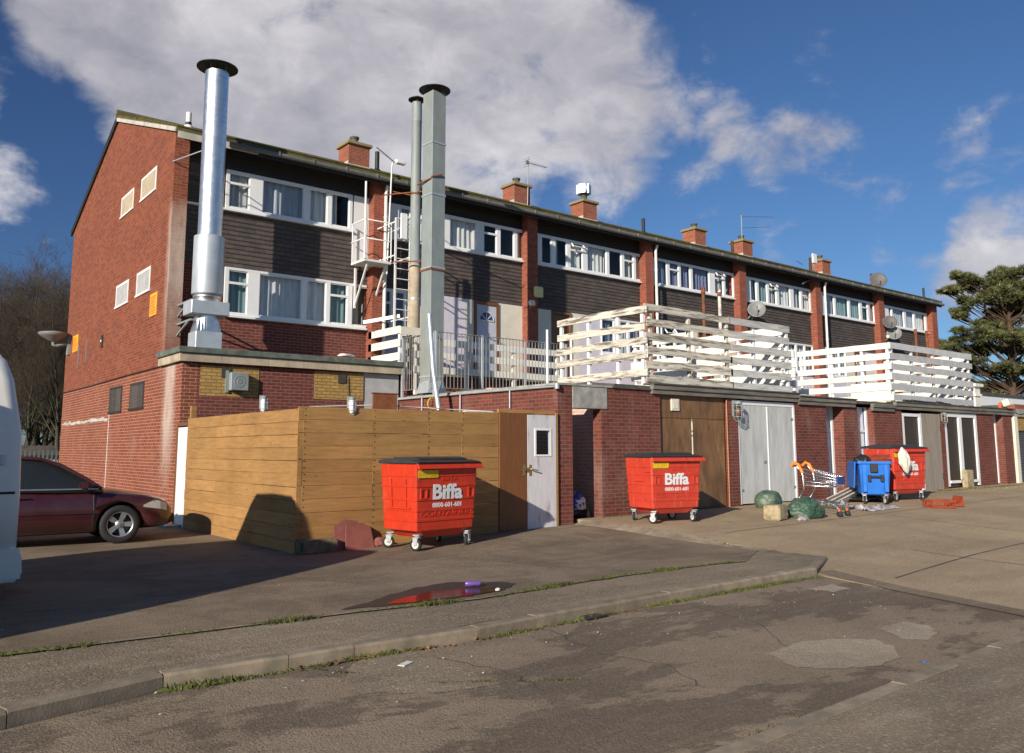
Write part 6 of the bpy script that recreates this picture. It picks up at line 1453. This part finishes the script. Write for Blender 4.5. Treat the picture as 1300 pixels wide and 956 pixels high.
mb = MB(); a = cp(1,1,.2); b_ = cp(1,1,1); mb.box((x1-.01,-b_[1]-.005,a[2]+.02),(x1+.03,b_[1]+.005,b_[2])); mb.build('nose_bumper', MAT['blue_dark'], r, world=False, bevel=.01)
for s in (-1, 1):
    mb = MB(); x = TL+.02; y = s*hw*.72; mb.lathe([(.02,-.02),(.06,-.02),(.065,-.012),(.065,.012),(.06,.02),(.02,.02)], (x,y,.065), 16, 0, 'y'); mb.box((x-.022,y-.022,.11),(x+.022,y+.022,.17), 1); mb.build('wheel', [MAT['rubber'], MAT['red_ink']], r, world=False)
    mb = MB(); x = .02; y = s*hw; mb.lathe([(.02,-.02),(.06,-.02),(.065,-.012),(.065,.012),(.06,.02),(.02,.02)], (x,y,.065), 16, 0, 'y'); mb.build('wheel', MAT['rubber'], r, world=False)

# things at the foot of the tan fence
a = onZ(379,702,.0); b_ = onZ(417,697,0.0)
mb = MB(); mb.box((5.40,GY-.27,-.01),(6.02,GY-.045,.21)); o = T(mb.build('kerb_block', MAT['mossy_stone'], None, bevel=.03, seg=2), 'mossy stone block lying along the foot of the tan fence corner', 'block')
me = o.data
for v in me.vertices: v.co += Vector((mnoise.noise(v.co*5), mnoise.noise(v.co*5+Vector((7,0,0))), mnoise.noise(v.co*5+Vector((0,7,0)))))*.012
z = .02
mb = MB(); mb.prism([(0,0),(.52,.0),(.50,.34),(.36,.42),(.06,.40)], 'y', -.008, .008, M=Matrix.Translation((6.13,GY-.27,z)) @ Matrix.Rotation(R_(-20), 4, 'X') @ Matrix.Rotation(R_(4), 4, 'Z')); T(mb.build('red_board', MAT['red_board'], None), 'faded red board leaning on the fence beside the mossy block', 'board')
mb = MB(); mb.prism([(0,.0),(.5,.0),(.42,.42),(.20,.46),(.0,.36)], 'y', -.008, .008, M=Matrix.Translation((6.0,GY-.16,z)) @ Matrix.Rotation(R_(-11), 4, 'X')); T(mb.build('red_board', MAT['bin_red_faded'] if False else MAT['red_board'], None), 'second red board half hidden behind the faded red board at the fence', 'board')
blobmesh('brick_rubble', (6.8,GY-.16,.02), .16, .09, .10, 'red_board', 'small pile of red rubble at the fence foot left of the near bin', 'rubble', 14, .5, 3)
# drinks can by the puddle
p = Vector(gp(600,746)); M = Matrix.Translation((p.x,p.y,.045)) @ Matrix.Rotation(R_(-25), 4, 'Z')
r = root('drinks_can', (p.x,p.y,.0)); T(r, 'crumpled purple drinks can lying in the puddle', 'can')
mb = MB(); mb.lathe([(.026,-.085),(.033,-.075),(.033,.0),(.030,.02),(.033,.06),(.026,.085)], (0,0,0), 20, 0, 'x', M=M); mb.build('can_body', MAT['can_purple'], r)
mb = MB(); mb.disc((-.083,0,0), .027, 20, 0, 'x', True); mb.disc((.083,0,0), .027, 20, 0, 'x')
for v in mb.v: v.xyz = M @ v
mb.build('can_end', MAT['chrome'], r)
p = Vector(gp(632,750)); blobmesh('wrapper', (p.x,p.y,.0), .035, .02, .02, 'litter_pale', 'tiny white wrapper beside the puddle', 'litter', 6, .5, 3)
p = Vector(onZ(752,785,-.095)[:2]); mb = MB(); mb.prism([(-.14,-.08),(.14,-.06),(.12,.09),(-.1,.08)], 'z', -.088, -.07, M=Matrix.Translation((p.x,p.y,0))); T(mb.build('dark_tray', MAT['bag_black'], None), 'flat dark plastic tray lying in the gutter by the kerb', 'litter')
p = Vector(onZ(1174,841,-.095)[:2]); blobmesh('blue_scrap', (p.x,p.y,-.095), .018, .012, .008, 'bin_blue', 'small blue scrap lying by the right hand kerb', 'litter', 2, .4, 3)
p = Vector(onZ(515,844,-.095)[:2]); mb = MB(); mb.box((-.07,-.03,-.089),(.07,.03,-.083), M=Matrix.Translation((p.x,p.y,0)) @ Matrix.Rotation(.5, 4, 'Z')); T(mb.build('paper_scrap', MAT['litter_pale'], None), 'pale scrap of paper lying on the road near the kerb', 'litter')
# ================================================================ vehicles
def loft(mb, st, m=0, smooth=True, caps=True):
    ring_loft(mb, st, m, caps, caps, smooth)
def wheel(parent, x, y, rad, side, alloy=True, wd=.19, mat='alloy', spokes=5):
    M = Matrix.Translation((x,y,rad)) @ (Matrix.Rotation(math.pi, 4, 'Z') if side > 0 else Matrix.Identity(4))
    mb = MB(); mb.lathe([(rad*.62,-wd*.5+.02),(rad*.70,-wd*.5),(rad*.93,-wd*.5),(rad,-wd*.38),(rad,wd*.38),(rad*.93,wd*.5),(rad*.62,wd*.5)], (0,0,0), 36, 0, 'y', M=M); w_ = mb.build('wheel', MAT['rubber'], parent, world=False)
    mb = MB(); mb.lathe([(rad*.66,-wd*.5+.01),(rad*.62,-wd*.5+.015),(rad*.60,-wd*.2)], (0,0,0), 36, 0, 'y', M=M); mb.lathe([(.001,-wd*.5+.03),(.07,-wd*.5+.03),(.075,-wd*.5+.05),(.07,-wd*.3)], (0,0,0), 18, 0, 'y', M=M)
    for k in range(spokes):
        for o_ in (-.11,.11):
            a = 2*math.pi*k/spokes+o_; c, s_ = math.cos(a), math.sin(a); mb.bar(M @ Vector((c*.05,-wd*.5+.045,s_*.05)), M @ Vector((c*rad*.62,-wd*.5+.03,s_*rad*.62)), .05, .02, up=(0,1,0))
    mb.build('rim', MAT[mat], w_, world=False)
    mb = MB(); mb.lathe([(.001,-wd*.15),(rad*.61,-wd*.15),(rad*.61,wd*.3)], (0,0,0), 24, 0, 'y', M=M); mb.build('brake_disc', MAT['cap_metal'], w_, world=False)
def car(name, loc, rz, label, paint, group=None):
    """saloon, nose towards +x, origin under the middle"""
    r = root(name, loc, rz); T(r, label, 'car', group)
    # half-width profile by height, lofted along x : (x, sill z, bonnet/belt z, half width)
    S = [(-2.28,.48,.80,.62),(-2.22,.36,.88,.74),(-2.05,.27,.93,.81),(-1.6,.22,.955,.85),(-1.0,.20,.95,.865),(-.2,.19,.93,.87),(.55,.19,.905,.865),(.95,.19,.885,.86),(1.3,.20,.845,.85),(1.7,.22,.785,.83),(2.0,.23,.72,.78),(2.14,.25,.66,.72),(2.235,.30,.58,.62),(2.27,.38,.50,.52)]
    rings = []
    for (x, zb, zt, w_) in S:
        h = zt-zb
        half = [(0,zb),(w_*.80,zb),(w_*.96,zb+h*.10),(w_,zb+h*.38),(w_*.995,zb+h*.62),(w_*.965,zb+h*.86),(w_*.90,zb+h*.97),(w_*.70,zt+.022),(w_*.35,zt+.045),(0,zt+.05)]
        rings.append([(x,y,z) for y, z in half]+[(x,-y,z) for y, z in half[-2:0:-1]])
    mb = MB(); loft(mb, rings); body = mb.build('body', MAT[paint], r, world=False)
    cut = MB()
    for x in (-1.33, 1.36):
        cut.lathe([(.001,-1.2),(.365,-1.2),(.365,1.2),(.001,1.2)], (x,0,.325), 40, 0, 'y')
    boolean_cut(body, cut)
    body.data.polygons.foreach_set('use_smooth', [True]*len(body.data.polygons))
    mb = MB(); mb.box((-1.75,-.62,.25),(1.75,.62,.62)); mb.build('underbody', MAT['car_plastic'], r, world=False)
    # cabin
    C_ = [(-1.62,.95,.97,.70,.68),(-1.15,.94,1.30,.80,.60),(-.75,.93,1.40,.83,.58),(-.2,.92,1.425,.84,.585),(.15,.91,1.40,.84,.575),(.45,.90,1.30,.835,.575),(.85,.895,1.06,.82,.66),(1.08,.89,.905,.80,.78)]
    gr = []
    for (x, zb, zt, wb, wt) in C_:
        half = [(0,zb-.04),(wb,zb-.04),(wb,zb+.01),(wb+(wt-wb)*.5,zb+(zt-zb)*.5),(wt+.01,zt-.015),(wt-.06,zt+.012),(wt*.5,zt+.03),(0,zt+.035)]
        gr.append([(x,y,z) for y, z in half]+[(x,-y,z) for y, z in half[-2:0:-1]])
    mb = MB(); loft(mb, gr[0:8], 0); g = mb.build('glasshouse', MAT['car_glass_dark'], r, world=False)
    mb = MB()
    for i in range(1, 5):                      # roof skin
        a, b_ = gr[i], gr[i+1]; n = len(a)
        for k in (4,5,6,7,8,9,10): 
            k2 = (k+1) % n
            if k > 9: continue
            mb.face([Vector(a[k])+Vector((0,0,.006)),Vector(b_[k])+Vector((0,0,.006)),Vector(b_[k2])+Vector((0,0,.006)),Vector(a[k2])+Vector((0,0,.006))], smooth=True)
    mb.build('roof', MAT[paint], r, world=False)
    for s in (-1, 1):
        mb = MB()
        pl = [(1.06,s*.805,.91),(.85,s*.745,1.06),(.45,s*.615,1.30),(.16,s*.60,1.405),(-.2,s*.605,1.43),(-.75,s*.60,1.405),(-1.15,s*.615,1.305),(-1.60,s*.70,.97)]
        mb.tube(pl, [.03,.032,.035,.03,.025,.025,.03,.05], 8); mb.bar((-.28,s*.838,.92),(-.33,s*.625,1.40),.09,.03,up=(0,1,0)); mb.build('pillar', MAT[paint], r, world=False)
        mb = MB(); mb.bar((-1.45,s*.842,.935),(1.0,s*.842,.915),.02,.02); mb.build('waist_trim', MAT['alloy'], r, world=False)
        mb = MB(); mb.bar((-1.0,s*.872,.56),(1.02,s*.872,.54),.022,.05); mb.build('side_moulding', MAT[paint], r, world=False)
        mb = MB(); 
        for x in (-.32,.92): mb.bar((x,s*.868,.26),(x+.03,s*.862,.5),.012,.012); mb.bar((x+.03,s*.866,.5),(x+.0,s*.848,.9),.012,.012)
        mb.build('door_gap', MAT['black'], r, world=False)
        mb = MB(); q = Vector((.78,s*.93,.97)); mb.box((q.x-.09,q.y-.09,q.z-.07),(q.x+.07,q.y+.09,q.z+.07)); mb.build('mirror', MAT[paint], r, world=False, bevel=.035, seg=2)
        mb = MB(); mb.box((-.2,s*.868-.015,.78),(.0,s*.868+.015,.81)); mb.build('door_handle', MAT[paint], r, world=False, bevel=.008)
        # headlight following the wing
        def wing(x, f):
            for a, b_ in zip(S[:-1], S[1:]):
                if a[0] <= x <= b_[0]:
                    t = (x-a[0])/(b_[0]-a[0]); zb, zt, w_ = (a[k]+(b_[k]-a[k])*t for k in (1,2,3)); break
            h = zt-zb; pr = [(.38,1.0),(.62,.995),(.86,.965),(.97,.90)]; z = zb+h*f
            for (f0, w0), (f1, w1) in zip(pr[:-1], pr[1:]):
                if f0 <= f <= f1: return (x, s*(w_*(w0+(w1-w0)*(f-f0)/(f1-f0))+.006), z)
        mb = MB(); xs_ = [1.72,1.80,1.88,1.95,2.01,2.06,2.10,2.13]; g_ = []
        for k, x in enumerate(xs_):
            f0, f1 = .66-.03*k/7, (.72+.20*min(1, k/2.5))
            g_.append([wing(x, f0+(f1-f0)*q/4) for q in range(5)])
        for a in range(len(xs_)-1):
            for q in range(4): mb.face([g_[a][q], g_[a+1][q], g_[a+1][q+1], g_[a][q+1]], smooth=True)
        mb.build('headlight', MAT['headlight'], r, world=False)
        for x in (-1.33, 1.36): wheel(r, x, s*.765, .315, s)
        for x in (-1.33, 1.36):
            mb = MB(); mb.lathe([(.36,-.01),(.372,.0),(.375,.012),(.36,.02)], (x,s*.845,.325), 40, 0, 'y'); 
    mb = MB(); mb.prism([(2.12,.24),(2.30,.30),(2.31,.42),(2.26,.46),(2.1,.4)], 'y', -.55, .55); mb.build('bumper_insert', MAT['car_plastic'], r, world=False, bevel=.01)
    mb = MB(); mb.box((2.285,-.26,.36),(2.32,.26,.47)); mb.build('number_plate', MAT['upvc'], r, world=False)
    mb = MB(); mb.prism([(-2.30,.62),(-2.26,.86),(-2.2,.86),(-2.2,.62)], 'y', -.6, .6); mb.build('tail_light', MAT['bin_red'], r, world=False)
    mb = MB()
    for y in (-.2,.35): mb.tube([(1.03,y,.965),(.90,y-.42,1.035)], .008, 5)
    mb.build('wiper', MAT['black'], r, world=False)
    return r
m, nt, b = newmat('car_glass_dark'); b.inputs['Base Color'].default_value = (.02,.024,.026,1); b.inputs['Roughness'].default_value = .05; b.inputs['Specular IOR Level'].default_value = .7
m, nt, b = newmat('headlight'); b.inputs['Base Color'].default_value = (.42,.43,.43,1); b.inputs['Roughness'].default_value = .12
car('parked_car', (2.36,16.2,0), R_(-2), 'dark red saloon car parked nose to the narrow white gate', 'car_red')

# white van whose end shows at the left edge
def panel_van(name, loc, rz, label, Lg, W, H, paint='van_white', roof=.35):
    """box bodied van, origin under its rear end centre, body runs towards -x"""
    r = root(name, loc, rz); T(r, label, 'van')
    prof = [(-.04,.34),(.0,.42),(.0,1.05),(-.05,1.72),(-.09,2.0),(-.17,H-.16),(-.28,H-.04),(-.42,H)]
    rings = []
    def ring(x, sh, hw, tp):
        # cross-section at x
        return [(x,-hw,.34),(x,-hw,1.1),(x,-hw*.975,1.75),(x,-hw*.93,tp-.30),(x,-hw*.86,tp-.10),(x,-hw*.72,tp),(x,0,tp+.03),(x,hw*.72,tp),(x,hw*.86,tp-.10),(x,hw*.93,tp-.30),(x,hw*.975,1.75),(x,hw,1.1),(x,hw,.34),(x,0,.34)]
    hw = W/2
    def endring(k):                                   # rear end leaning in towards the roof
        base = ring(0, 0, hw*(1-.02*k), H)
        out = []
        for (x, y, z) in base:
            lean = 0 if z < 1.0 else .24*((z-1.0)/(H-1.0))**3.2
            out.append((-lean-(.10*(1-k)), y, z))
        return out
    body = [endring(0), [(-.03-(0 if z < 1.0 else .24*((z-1.0)/(H-1.0))**3.2), y*.985, z) for (x, y, z) in ring(0,0,hw,H)][:], ]
    r0 = [( (-.0 if z < 1.0 else -.24*((z-1.0)/(H-1.0))**3.2), y*.93, z if z < H-.05 else z-.02) for (x, y, z) in ring(0,0,hw,H)]
    r1 = [( (-.03 if z < 1.0 else -.03-.24*((z-1.0)/(H-1.0))**3.2), y*.985, z) for (x, y, z) in ring(0,0,hw,H)]
    r2 = [( (-.12 if z < 1.0 else -.12-.24*((z-1.0)/(H-1.0))**3.2), y, z) for (x, y, z) in ring(0,0,hw,H)]
    rest = [ring(-.7,0,hw,H+.01), ring(-Lg*.5,0,hw,H+.02), ring(-Lg+1.7,0,hw,H)]
    fr = []
    for x, tp in ((-Lg+1.1,H-.15),(-Lg+.75,1.55),(-Lg+.2,1.15),(-Lg,.85)):
        k = min(1, (tp-.34)/(H-.34)); fr.append([(x, y*(1-.02*(1-k)), .34+(z-.34)*k) for (_, y, z) in ring(0,0,hw,H)])
    mb = MB(); ring_loft(mb, [r0, r1, r2]+rest+fr, 0, True, True, True); bd = mb.build('body', MAT[paint], r, world=False)
    cut = MB()
    for x in (-.95, -Lg+.95): cut.lathe([(.001,-1.5),(.40,-1.5),(.40,1.5),(.001,1.5)], (x,0,.36), 32, 0, 'y')
    boolean_cut(bd, cut); 
    mb = MB(); mb.box((-Lg+.3,-hw+.25,.3),(-.2,hw-.25,.75)); mb.build('underbody', MAT['car_plastic'], r, world=False)
    mb = MB()
    for s in (-1,1):
        mb.box((-1.9,s*(hw+.001)-.006,1.10),(-.06,s*(hw+.001)+.006,1.125)); mb.box((-1.9,s*hw*.957-.012,1.985),(-.30,s*hw*.957+.012,2.005))
    mb.box((-.02,-hw*.9,1.10),(.006,hw*.9,1.125)); mb.build('panel_seam', MAT['black'], r, world=False)
    mb = MB(); mb.prism([(-1.6,.30),(-.02,.30),(.05,.32),(.06,.55),(-.02,.60),(-.35,.60)], 'y', -hw-.012, hw+.012) if False else mb.prism([(-.45,.20),(.03,.20),(.06,.26),(.04,.50),(.0,.56),(-.45,.56)], 'y', -hw-.02, hw+.02)
    mb.build('bumper', MAT['van_white' if paint == 'van_white' else 'car_plastic'], r, world=False, bevel=.03, seg=2)
    for s in (-1,1):
        mb = MB(); mb.box((-.12,s*hw*.86-.05,1.2),(-.035,s*hw*.86+.05,1.6)); mb.build('tail_light', MAT['bin_red'], r, world=False, bevel=.01)
        mb = MB(); mb.box((-.22,s*(hw+.004)-.012,1.40),(-.17,s*(hw+.004)+.012,1.50)); mb.build('hinge', MAT['galv'], r, world=False, bevel=.004)
        for x in (-.95, -Lg+.95): wheel(r, x, s*(hw-.14), .335, s, mat='galv', spokes=7)
        mb = MB(); mb.mesh([(-Lg+1.12,s*(hw*.955),1.30),(-Lg+2.0,s*(hw*.985),1.30),(-Lg+2.0,s*(hw*.955),1.95),(-Lg+1.5,s*(hw*.945),1.95)], [(0,1,2,3)]); mb.build('side_window', MAT['car_glass_dark'], r, world=False)
    mb = MB(); mb.mesh([(-Lg+.70,-hw*.84,1.52),(-Lg+.70,hw*.84,1.52),(-Lg+1.09,hw*.78,H-.22),(-Lg+1.09,-hw*.78,H-.22)], [(0,1,2,3)]); mb.build('windscreen', MAT['car_glass_dark'], r, world=False)
    return r
panel_van('parked_van', (1.43,11.12,-.0), R_(2), 'white van with its rounded rear end at the left edge of the photograph', 4.9, 1.94, 2.60)
# unseen second tall van, added left of the view to throw the long yard shadow
u = Vector((math.cos(R_(32)), math.sin(R_(32)))); nrm = Vector((-u.y, u.x)); c = Vector((.50,8.62))+nrm*.92
panel_van('parked_van', (c.x,c.y,0), R_(32), 'unseen tall white van added beside the yard to cast the long asphalt shadow', 5.4, 1.84, 2.66)
# ================================================================ trees
def bare_tree(name, H, seed, spread=.35, levels=5, base_r=.20, fork=.35):
    rnd = random.Random(seed); tm = MB(); bm_ = MB()
    def perp(d):
        a = Vector((rnd.gauss(0,1), rnd.gauss(0,1), rnd.gauss(0,1))); a -= d*a.dot(d); return a.normalized()
    def grow(p, d, L, r, lev):
        n = 4 if lev < 2 else 3; pts = [p]; rad = [r]; q = p.copy(); dd = d.copy(); kids = []
        for i in range(n):
            dd = (dd+perp(dd)*rnd.uniform(.03,.16)+Vector((0,0,.05 if lev else .12))).normalized(); q = q+dd*(L/n); pts.append(q.copy()); rad.append(r*(1-.62*(i+1)/n)); kids.append((q.copy(), dd.copy(), (i+1)/n))
        (tm if lev == 0 else bm_).tube(pts, rad, 8 if lev == 0 else (5 if lev == 1 else 3), 0 if lev < 3 else 1, rnd.random(), cap=False)
        if lev >= levels: return
        cnt = {0: 11, 1: 6, 2: 5, 3: 5, 4: 3}.get(lev, 3)
        for k in range(cnt):
            t = rnd.uniform(fork if lev == 0 else .22, 1.0); i = min(n-1, int(t*n)); f = t*n-i
            a = pts[i].lerp(pts[i+1], max(0, min(1, f))); dr = (kids[i][1]*rnd.uniform(.55,.95)+perp(kids[i][1])*rnd.uniform(.5,1.0)*(1 if lev else spread*2.2)+Vector((0,0,.18))).normalized()
            grow(a, dr, L*rnd.uniform(.42,.62)*(1 if lev else .72), max(.005, rad[i]*.48*rnd.uniform(.7,1)), lev+1)
        grow(q, dd, L*.45, max(.005, rad[-1]), lev+1)
    grow(Vector((0,0,-.4)), Vector((rnd.uniform(-.04,.04), rnd.uniform(-.04,.04), 1)).normalized(), H*.66, base_r, 0)
    r = root(name, (0,0,0))
    tm.build('trunk', MAT['bark'], r, world=False, fixn=False); bm_.build('crown', [MAT['bark'], MAT['twig']], r, world=False, fixn=False)
    return r
protos = [bare_tree('bare_tree', 13.5, s_, .35+.05*k, 5, .19+.03*k) for k, s_ in enumerate((3, 8, 21))]
spots = [(6.3,44,1.0),(8.6,46.5,.95),(7.4,50,1.0),(9.3,41.5,.85),(5.2,47,1.05),(10.6,52,1.0),(6.6,55,1.1),(8.4,58,1.05),(11.5,47,.9),(3.4,50,1.0),(9.6,63,1.15),(7.2,66,1.1),(12.6,60,1.05),(4.6,59,1.1),(1.5,46,1.0),(7.0,39.6,.78),(8.2,42.8,.8),(11,66,1.2),(5.9,51.6,.9),(8.0,54,.95),(7.9,48,.9),(6.0,41.8,.75),(9.0,49.2,.9),(7.2,45.2,.85),(10.0,56,1.05),(8.8,39.2,.7),(5.0,43.6,.85),(6.9,61,1.1),(9.4,60,1.05),(4.4,54,1.0)]
words = ['tall bare winter tree in the wood behind the gable','bare winter tree with leaning limbs in the wood behind the gable','thick trunked bare winter tree in the wood behind the gable']
for i, (x, y, s_) in enumerate(spots):
    o = protos[i] if i < 3 else copy_tree(protos[i % 3])
    o.location = (x, y, -.3); o.rotation_euler = (0,0,random.uniform(0,6.28)); o.scale = (s_*random.uniform(.75,.95), s_*random.uniform(.75,.95), s_*.79)
    T(o, words[i % 3], 'tree', 'bare trees of the wood beyond the gable')
# undergrowth in the wood
mb = MB(); rnd = random.Random(5)
for k in range(11000):
    x = rnd.uniform(-2,16); y = rnd.uniform(40,66); h = rnd.uniform(.5,2.6); p = Vector((x,y,-.3)); l = Vector((rnd.uniform(-.5,.5),rnd.uniform(-.5,.5),0))*h
    w_ = Vector((rnd.uniform(-1,1),rnd.uniform(-1,1),0)).normalized()*rnd.uniform(.006,.016); mb.face([p-w_, p+w_, p+l+Vector((0,0,h))])
T(mb.build('undergrowth', MAT['twig'], None, fixn=False), 'tangled brown undergrowth of the wood behind the gable', kind='stuff')
# steel fence and pale shed seen below the trees
pf = root('steel_fence', (6.5,36.2,-.3)); T(pf, 'grey steel palisade fence below the bare trees', 'fence')
mb = MB()
for k in range(70): x = 1.5+k*.15; mb.bar((x,36.2,-.3),(x,36.2,1.55),.07,.012,up=(0,1,0))
mb.build('pale_panel', MAT['palisade'], pf)
mb = MB()
for z in (.0,1.2): mb.box((1.4,36.22,z),(12,36.26,z+.06))
mb.build('rail', MAT['palisade'], pf)
sh = root('pale_shed', (6.0,40,-.3)); T(sh, 'low pale shed half seen between the trunks behind the steel fence', 'shed')
mb = MB(); mb.box((4.5,39.2,-.3),(6.9,41.0,1.35)); mb.build('wall', MAT['fascia_pale'], sh)
mb = MB(); mb.prism([(39.0,1.353),(41.2,1.353),(40.1,1.75)], 'x', 4.4, 7.0); mb.build('roof', MAT['felt'], sh)

# the big pine past the end of the block
def pine(name, base, pads, H, seed, label, lean=0.0, tufts=1.0, mats=('pine_bark','needle')):
    """pads: (reach across the view, height, depth offset, radius, flatness)"""
    rnd = random.Random(seed); r = root(name, base); T(r, label, 'tree')
    rt = Vector((_R.x,_R.y,0)).normalized(); dp = Vector((_F.x,_F.y,0)).normalized()
    mb = MB(); pts = [Vector((0,0,-.5))]; 
    for k in range(1, 9): t = k/8; pts.append(rt*(math.sin(t*3+seed)*.12+lean*t)+Vector((0,0,H*.93*t)))
    mb.tube(pts, [.36*(1-.78*k/8) for k in range(9)], 10); mb.build('trunk', MAT[mats[0]], r, world=False, fixn=False)
    lm = MB(); fo = MB()
    extra = []
    for (a, h, d, R, fl) in pads:
        for q_ in range(5):
            an = rnd.uniform(0, 6.28); rr = R*rnd.uniform(.75, 1.25); extra.append((a+math.cos(an)*rr, h+rnd.uniform(-.35,.45)*R, d+math.sin(an)*rr, R*rnd.uniform(.32,.5), .42))
    for (a, h, d, R, fl) in [(a, h, d, R*.86, fl) for (a, h, d, R, fl) in pads]+extra:
        c = rt*a+dp*d+Vector((0,0,h)); t0 = max(.15, min(.95, (h-R*.5-.35*math.hypot(a,d))/H)); k = min(7, int(t0*8)); s_ = pts[k].lerp(pts[k+1], t0*8-k)
        mid = s_.lerp(c, .5)+Vector((rnd.uniform(-.2,.2),rnd.uniform(-.2,.2),-.15*R)); lm.tube([s_, mid, c], [.10*min(1,R),.06*min(1,R),.02], 6)
        nb = int(10*R)+5
        for b_ in range(nb):
            an = rnd.uniform(0,6.28); q = c+Vector((math.cos(an)*R*.75, math.sin(an)*R*.75, rnd.uniform(-.1,.35)*R*fl)); lm.tube([mid.lerp(c, rnd.uniform(.3,1)), q], [.028,.008], 4)
        cnt = int(560*R*R*tufts)+60
        for i in range(cnt):
            while True:
                v = Vector((rnd.uniform(-1,1),rnd.uniform(-1,1),rnd.uniform(-1,1)))
                L2 = v.length
                if .25 < L2 < 1: break
            dn = mnoise.noise((c+v*R)*1.15+Vector((seed*3,0,0)))*.6+mnoise.noise((c+v*R)*3.1)*.6
            if dn < -.04+rnd.uniform(-.15,.15): continue
            q = c+Vector((v.x*R, v.y*R, v.z*R*fl)); up = (v+Vector((0,0,.7))).normalized(); L_ = rnd.uniform(.16,.32); rv = rnd.random()
            for n_ in range(9):
                e = (up+Vector((rnd.gauss(0,.65),rnd.gauss(0,.65),rnd.gauss(0,.5)))).normalized()*L_; w_ = e.cross(Vector((rnd.gauss(0,1),rnd.gauss(0,1),rnd.gauss(0,1)))).normalized()*.024
                fo.face([q-w_, q+w_, q+e], r=min(1, max(0, rv+rnd.uniform(-.2,.2))), m=0 if rv < .7 else 1)
    lm.build('limb_set', MAT[mats[0]], r, world=False, fixn=False); fo.build('crown', [MAT[mats[1]], MAT['needle_pale']], r, world=False, fixn=False)
    return r
PD = 54.0
def padpx(x, y, R, d=0.0, fl=.5):
    return (((x-1293)/FL*PD), ((568.5-y)/FL*PD)+EYE+.2, d, R/FL*PD, fl)
bp = ray(1293, 568); bp = Vector((bp.x,bp.y,0))*(PD/ (bp.x*_F.x/math.cos(PIT)+bp.y*_F.y/math.cos(PIT)))
_pp = padpx
def padpx(x, y, R, d=0.0, fl=.5): return _pp(x, y, R*1.08, d*1.3, fl*1.0)
pads = [padpx(1290,348,22,0,.7),padpx(1262,357,17,.4,.55),padpx(1240,350,14,-.3,.5),padpx(1225,362,10,.2,.5),padpx(1247,378,13,-.5,.6),padpx(1238,392,11,.5,.7),padpx(1275,372,20,-.8,.6),padpx(1312,355,26,.5,.7),padpx(1320,385,26,-.4,.6),padpx(1298,395,17,1.2,.55),
 padpx(1270,412,19,.2,.5),padpx(1245,424,20,-.7,.55),padpx(1224,436,16,.4,.55),padpx(1262,440,20,.9,.5),padpx(1290,432,19,-1.2,.5),padpx(1228,456,17,-.3,.55),padpx(1212,446,10,.1,.6),padpx(1250,466,17,.7,.5),padpx(1278,470,14,-.6,.5),padpx(1222,478,14,.5,.5),padpx(1320,430,28,.6,.6),padpx(1322,470,24,-.6,.6),padpx(1208,462,9,-.4,.6),padpx(1240,490,10,.0,.5),padpx(1300,410,14,1.5,.5)]
pine('pine_tree', (bp.x,bp.y,-.3), pads, 13.0, 4, 'tall dark pine with layered crown beyond the right end of the block')
bp2 = Vector((bp.x,bp.y,0))+Vector((_R.x,_R.y,0))*6.5+Vector((_F.x,_F.y,0))*8
pads2 = [(rx,h,d,R,.55) for rx,h,d,R in ((0,13,0,1.6),(-1.4,11.5,.5,1.3),(1.3,11.8,-.4,1.4),(-1.9,9.6,-.5,1.4),(.2,10,1,1.5),(2,9.3,.2,1.4),(-1.2,7.8,.8,1.3),(1.2,7.4,-.8,1.4),(-2.2,6.2,0,1.2),(.4,5.6,.6,1.3))]
pine('pine_tree', (bp2.x,bp2.y,-.3), pads2, 13.5, 11, 'second pine standing behind the tall dark pine at the right edge', tufts=.6)
# scrubby tops over the far roofs
rnd = random.Random(12)
for (px_, py_, R, lb) in ((1205,492,16,'dark evergreen bush behind the right end of the white slatted fence'),(1268,497,15,'dark evergreen bush behind the pale fascia of the flat roofed hall')):
    d_ = 46.0; q = ray(px_, 568); q = Vector((q.x,q.y,0)); q = q*(d_/(q.dot(Vector((_F.x,_F.y,0)))/math.cos(PIT))); h = (568-py_)/FL*d_+EYE; Rm = R/FL*d_
    r = root('evergreen_bush', (q.x,q.y,-.3)); T(r, lb, 'bush'); mb = MB(); mb.tube([(0,0,-.2),(0.1,0,h*.5),(0,.1,h)], [.12,.08,.02], 6); mb.build('stem', MAT['bark'], r, world=False)
    fo = MB()
    for i in range(5200):
        v = Vector((rnd.gauss(0,.5),rnd.gauss(0,.5),rnd.uniform(0,1)))
        if mnoise.noise(v*2.5) < rnd.uniform(-.3,.25): continue
        p = Vector((v.x*Rm*1.5*(1.15-v.z*.6), v.y*Rm*1.5*(1.15-v.z*.6), .4+v.z*h)); a = Vector((rnd.gauss(0,1),rnd.gauss(0,1),rnd.gauss(0,1))).normalized()*.10; b_ = a.cross(Vector((rnd.gauss(0,1),rnd.gauss(0,1),rnd.gauss(0,1)))).normalized()*.05
        fo.face([p-b_, p+b_, p+a])
    fo.build('leaf_mass', MAT['needle'], r, world=False, fixn=False)
sap = bare_tree('bare_sapling', 6.5, 33, .45, 4, .07); q = ray(1197, 568); q = Vector((q.x,q.y,0)); q = q*(48/(q.dot(Vector((_F.x,_F.y,0)))/math.cos(PIT))); sap.location = (q.x,q.y,-.3); T(sap, 'small bare sapling between the end of the block and the pine', 'tree')
